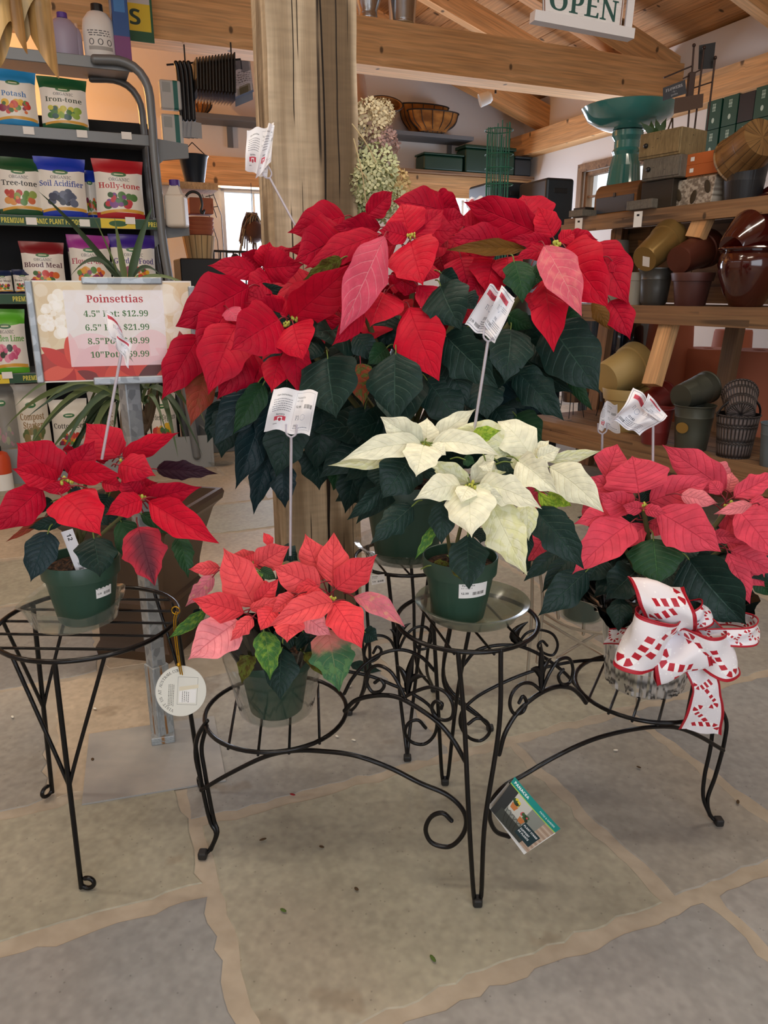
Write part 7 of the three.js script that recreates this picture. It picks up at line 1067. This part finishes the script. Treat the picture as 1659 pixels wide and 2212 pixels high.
// ---------------------------------------------------------------- goods hanging and standing right of the steel shelf
{
  const w = 5.15, P = (x, y, e = 0) => wp(x, y, w + e);
  const pm = [std(0x17150f, .45), std(0x221c12, .5)], cardT = canvasTex(128, 192, (x, W2, H2) => { x.fillStyle = '#b9b6b8'; x.fillRect(0, 0, W2, H2); x.fillStyle = '#3a3c48'; x.fillRect(64, 0, 64, 56); x.fillStyle = '#55504a'; scribble(x, 12, 70, 100, 5, 12, 6, '#6c6668', 4); x.fillStyle = '#6a6248'; x.fillRect(20, 140, 80, 40); x.fillStyle = '#7c8ca4'; x.fillRect(0, 180, W2, 12); }), cm = std(0xffffff, .4, { map: cardT });
  for (let i = 0; i < 14; i++) { const x = 414 + i * 6.6, last = i === 13; const a = P(x, 140 - i * .9), q = W.clone().multiplyScalar(-.17), b = last ? P(x + 38, 132) : a.clone().add(q), e = P(x + (last ? 8 : 2), 206 + i * .6), c = last ? P(x + 46, 198) : e.clone().add(q); const ctr = a.clone().add(c).multiplyScalar(.5); const t = thing('hanging_packet', last ? 'front display packet with a pale printed card on the peg' : ['first', 'second', 'third', 'fourth', 'fifth', 'sixth', 'seventh', 'eighth', 'ninth', 'tenth', 'eleventh', 'twelfth', 'thirteenth'][i] + ' dark seed packet on the peg, counted from the black hooks', 'packet', ctr, 0, last ? undefined : 'dark packets on the peg'); const th = U.clone().multiplyScalar(.007); wpart(t, 'packet', merge([quad(a, b, c, e), quad(b.clone().add(th), a.clone().add(th), e.clone().add(th), c.clone().add(th)), quad(a.clone().add(th), a, e, e.clone().add(th)), quad(b, b.clone().add(th), c.clone().add(th), c)]), last ? cm : pm[i % 2]); wpart(t, 'clear_hem', quad(e, c, c.clone().add(V(0, -.045, 0)), e.clone().add(V(0, -.045, 0))), std(0x66748c, .35)); }
  const peg = thing('wire_peg', 'black wire peg rail hung from the tie beam right of the steel shelf', 'hook', P(440, 132)); wpart(peg, 'rail', bar(P(360, 140, .06), P(520, 128, -.16), .006, 6), M_BLACK); wpart(peg, 'hanger', bar(P(400, 137, .02), P(400, 137, .02)  .setY(2.48), .005, 6), M_BLACK); wpart(peg, 'hanger', bar(P(500, 130, -.13), P(500, 130, -.13)  .setY(2.48), .005, 6), M_BLACK);
  const hk = std(0x0c0d10, .4); for (let i = 0; i < 4; i++) { const x = 374 + i * 9, d = -.02 * i; const t = thing('shepherd_hook', ['first', 'second', 'third', 'fourth'][i] + ' black iron hook on the peg, counted from the white and teal packs', 'hook', P(x, 200, d), 0, 'black hooks on the peg'); wpart(t, 'shaft', tube([P(x + 6, 136, d), P(x + 10, 150, d), P(x + 18, 258, d)], .014, 16, false, 6), hk); wpart(t, 'tag', quad(P(x + 14, 262, d - .02), P(x + 34, 266, d - .02), P(x + 36, 300, d - .02), P(x + 12, 296, d - .02)), std(0x9a9c9e, .4)); }
  const wt = canvasTex(64, 256, (x, W2, H2) => { x.fillStyle = '#c8c8c4'; x.fillRect(0, 0, W2, H2); x.fillStyle = '#0f6a60'; x.fillRect(40, 0, 14, H2); x.fillStyle = '#a8aca8'; x.fillRect(6, 20, 26, 90); }), wm = std(0xffffff, .4, { map: wt });
  [[342, 388, 172, 240, 'upper'], [346, 392, 246, 318, 'lower']].forEach(([x0, x1, y0, y1, s]) => { const a = P(x0, y0), b = P(x1, y0), c = P(x1 + 4, y1); single('row_cover_pack', s + ' white and teal plastic pack hanging at the end of the steel shelf', 'pack', box(b.dot(U) - a.dot(U), a.y - c.y, .06, 0, 0, 0, .012), wm, V((a.x + b.x) / 2, c.y, (a.z + b.z) / 2), TH); });
  { const t = thing('hanging_pot', 'dark blue plastic hanging pot right of the steel shelf', 'pot', P(421, 398)); const z = zOf(P(421, 398)), s = z / F; part(t, 'bowl', lathe([[0, 0], [20 * s, 0], [30 * s, 52 * s], [33 * s, 56 * s], [31 * s, 57 * s], [28 * s, 52 * s], [18 * s, .01], [0, .01]], 36), std(0x16222e, .35)); for (const k of [-1, 1]) part(t, 'hanger_wire', bar(V(k * 28 * s, 56 * s, 0), V(0, 82 * s, 0), .003, 5), M_BLACK); single('pot_ledge', 'small wooden ledge under the dark blue hanging pot', 'shelf', box(.26, .04, .24), M_BOARD, P(418, 398).add(V(0, -.042, 0)), TH); }
  { const t = thing('plastic_jug', 'white plastic jug with a purple cap on the steel end bracket', 'bottle', wp(384, 492, 4.62)); const s = zOf(t.position) / F; part(t, 'body', box(44 * s, 66 * s, 40 * s, 0, 0, 0, .02), std(0xd8cfc2, .45)); part(t, 'shoulder', lathe([[22 * s, 64 * s], [12 * s, 84 * s], [0, 84 * s]], 4).rotateY(Math.PI / 4), std(0xd8cfc2, .45)); part(t, 'cap', lathe([[0, 83 * s], [11 * s, 83 * s], [11 * s, 95 * s], [0, 95 * s]], 24), std(0x4a2c84, .4)); }
  { const D = 5.2, z = D, s = z / F; const t0 = wp(432, 520, w); for (let i = 0; i < 6; i++) { const p = P(432, 508 - i * 9 - (i > 3 ? 8 : 0)); const r = (i > 3 ? 23 : 28) * s; single('terracotta_saucer', ['lowest', 'second lowest', 'third lowest', 'highest'][i] !== undefined ? ['lowest', 'second lowest', 'third lowest', 'highest'][i] + ' terracotta saucer of the pile on the wooden slat basket' : (i > 4 ? 'upper' : 'lower') + ' square terracotta tray topping the pile of saucers', 'saucer', i > 3 ? box(r * 2, .07, r * 2, 0, 0, 0, .008) : lathe([[0, 0], [r * .85, 0], [r, .028], [r * .95, .03], [0, .012]], 36), M_TERRA, V(p.x, p.y, p.z), TH, 'terracotta saucers in a pile'); }
    const b = P(432, 560), bt = std(0xffffff, .7, { map: dataTex(128, 64, (u, v) => { const k = (u * 16) % 1; const n = fbm(u * 40, v * 3, 5, 40, 3, 3); return mix([168, 134, 88], [210, 180, 132], n).map(q => q * (k < .08 ? .5 : 1)); }) }); const hB = P(432, 510).y - b.y; const t = thing('slat_basket', 'pale wooden slat basket carrying the terracotta pile', 'basket', b); part(t, 'body', lathe([[0, 0], [25 * s, 0], [32 * s, hB], [30 * s, hB], [24 * s, .01], [0, .01]], 36), bt); single('black_crate', 'black plastic crate under the wooden slat basket', 'crate', box(.3, b.y - .5, .3, 0, .5, 0, .01), std(0x121417, .5), V(b.x, 0, b.z), TH); single('low_cabinet', 'grey counter behind the price sign under the black crate', 'cabinet', box(.5, .5, .3, 0, 0, 0, .006), M_CABINET, V(b.x + .06, 0, b.z), TH); }
  { const hk2 = thing('plant_hook', 'black curled plant hook in front of the terracotta pile', 'hook', P(430, 440)); const pts = [[401, 440], [403, 422], [416, 414], [430, 420], [436, 440], [434, 455], [437, 462], [441, 455]].map(([x, y]) => P(x, y, -.25)); wpart(hk2, 'hook', tube(pts, .008, 40, false, 6), M_BLACK); }
  { const t = thing('dried_wreath', 'shaggy dried grass arrangement in the back window', 'dried flowers', wp(545, 480, WBK - .1)); const gs = [std(0x6a5238, .9), std(0x9a8a6c, .9), std(0x4a3028, .9)]; for (let i = 0; i < 46; i++) { const a = wp(545 + rr(-14, 12), 462 + rr(-3, 6), WBK - .1 + rr(-.06, .06)), b = wp(548 + rr(-32, 22), 500 + rr(-10, 50), WBK - .1 + rr(-.08, .08)); wpart(t, 'stalk', tube([a, a.clone().lerp(b, .5).add(V(0, .05, 0)), b], .006, 6, false, 4), gs[i % 3]); } wpart(t, 'core', ball(wp(548, 500, WBK - .1), .1, 12, 10), gs[2]); wpart(t, 'hanger', bar(wp(545, 462, WBK - .1), wp(545, 462, WBK - .1).setY(1.98), .003, 4), M_BLACK); }
  { const b = std(0x10100f, .5); const t = thing('iron_rail', 'black iron scrolled rail below the back window', 'rail', wp(500, 560, 5.6)); for (let i = 0; i < 7; i++) wpart(t, 'rod', bar(wp(462 + i * 14, 542, 5.6), wp(462 + i * 14, 640, 5.6), .006, 5), b); wpart(t, 'rail', bar(wp(458, 542, 5.6), wp(560, 545, 5.6), .008, 6), b); wpart(t, 'hoop', tube([wp(498, 575, 5.5), wp(504, 552, 5.5), wp(512, 552, 5.5), wp(520, 575, 5.5)], .01, 16, false, 6), b); }
}
// ---------------------------------------------------------------- scraps on the floor
[[205, 1530, 'white'], [27, 1548, 'white'], [325, 1412, 'white'], [728, 1590, 'white'], [755, 1482, 'white'], [764, 1598, 'white'], [1330, 1620, 'white'], [632, 1716, 'red'], [695, 1829, 'brown'], [612, 1966, 'green'], [935, 2070, 'green'], [568, 1813, 'brown'], [1380, 1657, 'brown'], [1594, 1732, 'brown'], [770, 1920, 'brown'], [200, 1640, 'brown']].forEach(([x, y, c], i) => { const p = onY(x, y, .0048), g = new THREE.SphereGeometry(1, 8, 4).scale(.0055 + .003 * hash(i, 1, 1), .0012, .0035); single('plant_scrap', { white: 'small white petal fleck lying on the flagstones', red: 'tiny red petal scrap lying on the flagstones', brown: 'small dry brown leaf crumb lying on the flagstones', green: 'thin green leaf sliver lying on the flagstones' }[c], 'scrap', g, std({ white: 0xdedacc, red: 0x8c1c24, brown: 0x4a3820, green: 0x4c6428 }[c], .9), p, hash(i, 2, 1) * 6, c + ' scraps on the floor'); });
// ---------------------------------------------------------------- daylight entering by the windows
{ const dl = (p, dir, w, h, k) => areaLight(p, p.clone().add(dir), w, h, 0xdce9ff, k);
  for (const [a, b, c, d] of HB) dl(uv2((a + b) / 2, WB - .03, (c + d) / 2), W.clone().negate(), b - a, d - c, 13);
  dl(uv2(UR - .03, RWIN[0], RWIN[1]), U.clone().negate(), 1.2, .44, 9);
}
// ---------------------------------------------------------------- lamps above the frame
{
  const em = new THREE.MeshStandardMaterial({ color: 0xffffff, emissive: 0xfff2e0, emissiveIntensity: 2.2, roughness: .5 });
  LAMPS.forEach(([u, w, y], i) => {
    const p = uv2(u, w, y), t = thing('strip_lamp', ['strip lamp hung over the camera end of the aisle', 'strip lamp hung over the timber post', 'strip lamp hung in front of the steel shelf', 'strip lamp hung over the plank shelf'][i], 'lamp', p, TH, undefined);
    part(t, 'housing', box(.2, .06, 1.3, 0, .012, 0, .01), M_WHITE); part(t, 'lamp_tube', box(.15, .01, 1.24, 0, 0, 0), em); for (const s of [-1, 1]) part(t, 'hanger', bar(V(0, .07, s * .5), V(0, Math.max(.3, roofY(u) + .25 - y), s * .5), .004, 5), M_BLACK);
    const l = areaLight(p.clone().add(V(0, -.012, 0)), p.clone().add(V(0, -1, 0)), 1.24, .15, 0xfff0dc, 33); l.rotateZ(0);
  });
}
{ // warm bulb high at the back, behind the packets
  const p = uv2(-.6, WB - .9, 2.35), t = thing('bulb_lamp', 'warm bare bulb hung near the back wall behind the post', 'lamp', p); part(t, 'bulb', ball(V(0, 0, 0), .04, 16, 12), new THREE.MeshStandardMaterial({ color: 0xffffff, emissive: 0xffc070, emissiveIntensity: 5 })); part(t, 'cord', bar(V(0, .04, 0), V(0, 1.3, 0), .004, 5), M_BLACK); const l = new THREE.PointLight(0xffb468, 7, 0, 2); l.position.copy(p); l.castShadow = true; scene.add(l);
}
// ---------------------------------------------------------------- odds and ends
{ const p = wp(772, 286, WBK - .05), s = zOf(p) / F, y = wp(930, 292, WBK).y; const t = thing('burlap_shade', 'pale burlap cone-shaped shade on the back shelf beside the post', 'shade', V(p.x, y, p.z)); part(t, 'shade', lathe([[36 * s, 0], [34 * s, .004], [13 * s, 116 * s], [12 * s, 116 * s], [33 * s, .002]], 36), std(0xb59a86, .95, { bumpMap: plasterB, bumpScale: .002 })); }
{ const t = thing('wire_trellis', 'thin black wire trellis leaning on the wall left of the back window', 'trellis', wp(462, 520, WBK).setY(0)); for (const [a, b, c, d] of [[440, 385, 468, 470], [449, 388, 478, 465], [444, 425, 462, 421], [430, 400, 470, 520], [446, 450, 470, 446]]) wpart(t, 'wire', bar(wp(a, b, WBK + .12), wp(c, d, WBK + .12), .004, 5), M_BLACK); const e = wp(470, 520, WBK + .12); wpart(t, 'wire', bar(e, V(e.x + .02, .003, e.z), .004, 5), M_BLACK); wpart(t, 'wire', bar(wp(478, 465, WBK + .12), V(e.x + .06, .003, e.z), .004, 5), M_BLACK); }
{ const A = [[800, 1243], [830, 1240], [833, 1258], [803, 1264]].map(([x, y]) => atD(x, y, 1.515)); const t = thing('price_card', 'small white price tag dangling from the tall iron stand', 'tag', A[0].clone()); wpart(t, 'card', quad(...A), std(0xffffff, .6, { map: T_PRICE })); wpart(t, 'string', tube([A[0], A[0].clone().add(V(.004, .012, 0)), A[0].clone().add(V(-.004, .022, .0))], .0008, 8, false, 4), M_WHITE); }
{ const p = onY(-4, 1062), t = thing('spray_jug', 'white and orange jug on the floor in front of the steel shelf', 'bottle', p.clone().add(V(0, 0, -.06))), r = .055; part(t, 'body', lathe([[0, 0], [r, 0], [r, .09], [0, .09]], 28), M_WHITE); part(t, 'sleeve', lathe([[r, .0905], [r, .17], [r * .8, .2], [r * .3, .215], [0, .215]], 28), std(0xc8451c, .5)); part(t, 'cap', lathe([[0, .2], [r * .32, .2], [r * .32, .24], [0, .24]], 20), M_BLACK); }
{ const t = thing('saucer', 'empty clear plastic saucer on the floor by the end of the steel shelf', 'saucer', onY(478, 1002, .004)); part(t, 'dish', saucerGeo(.1, .03), M_CLEAR); }
{ const a = onY(757, 1436, .008), b = onY(826, 1450, .01), t = thing('fallen_leaf', 'fallen dark green leaf lying on the floor behind the scrolled stand', 'leaf', a.clone()); wpart(t, 'blade', toCell(leafGeo(a, b, .035, { bend: .05, roll: .2 }), LM.green), LM.green); }
renderer.render(scene, camera);
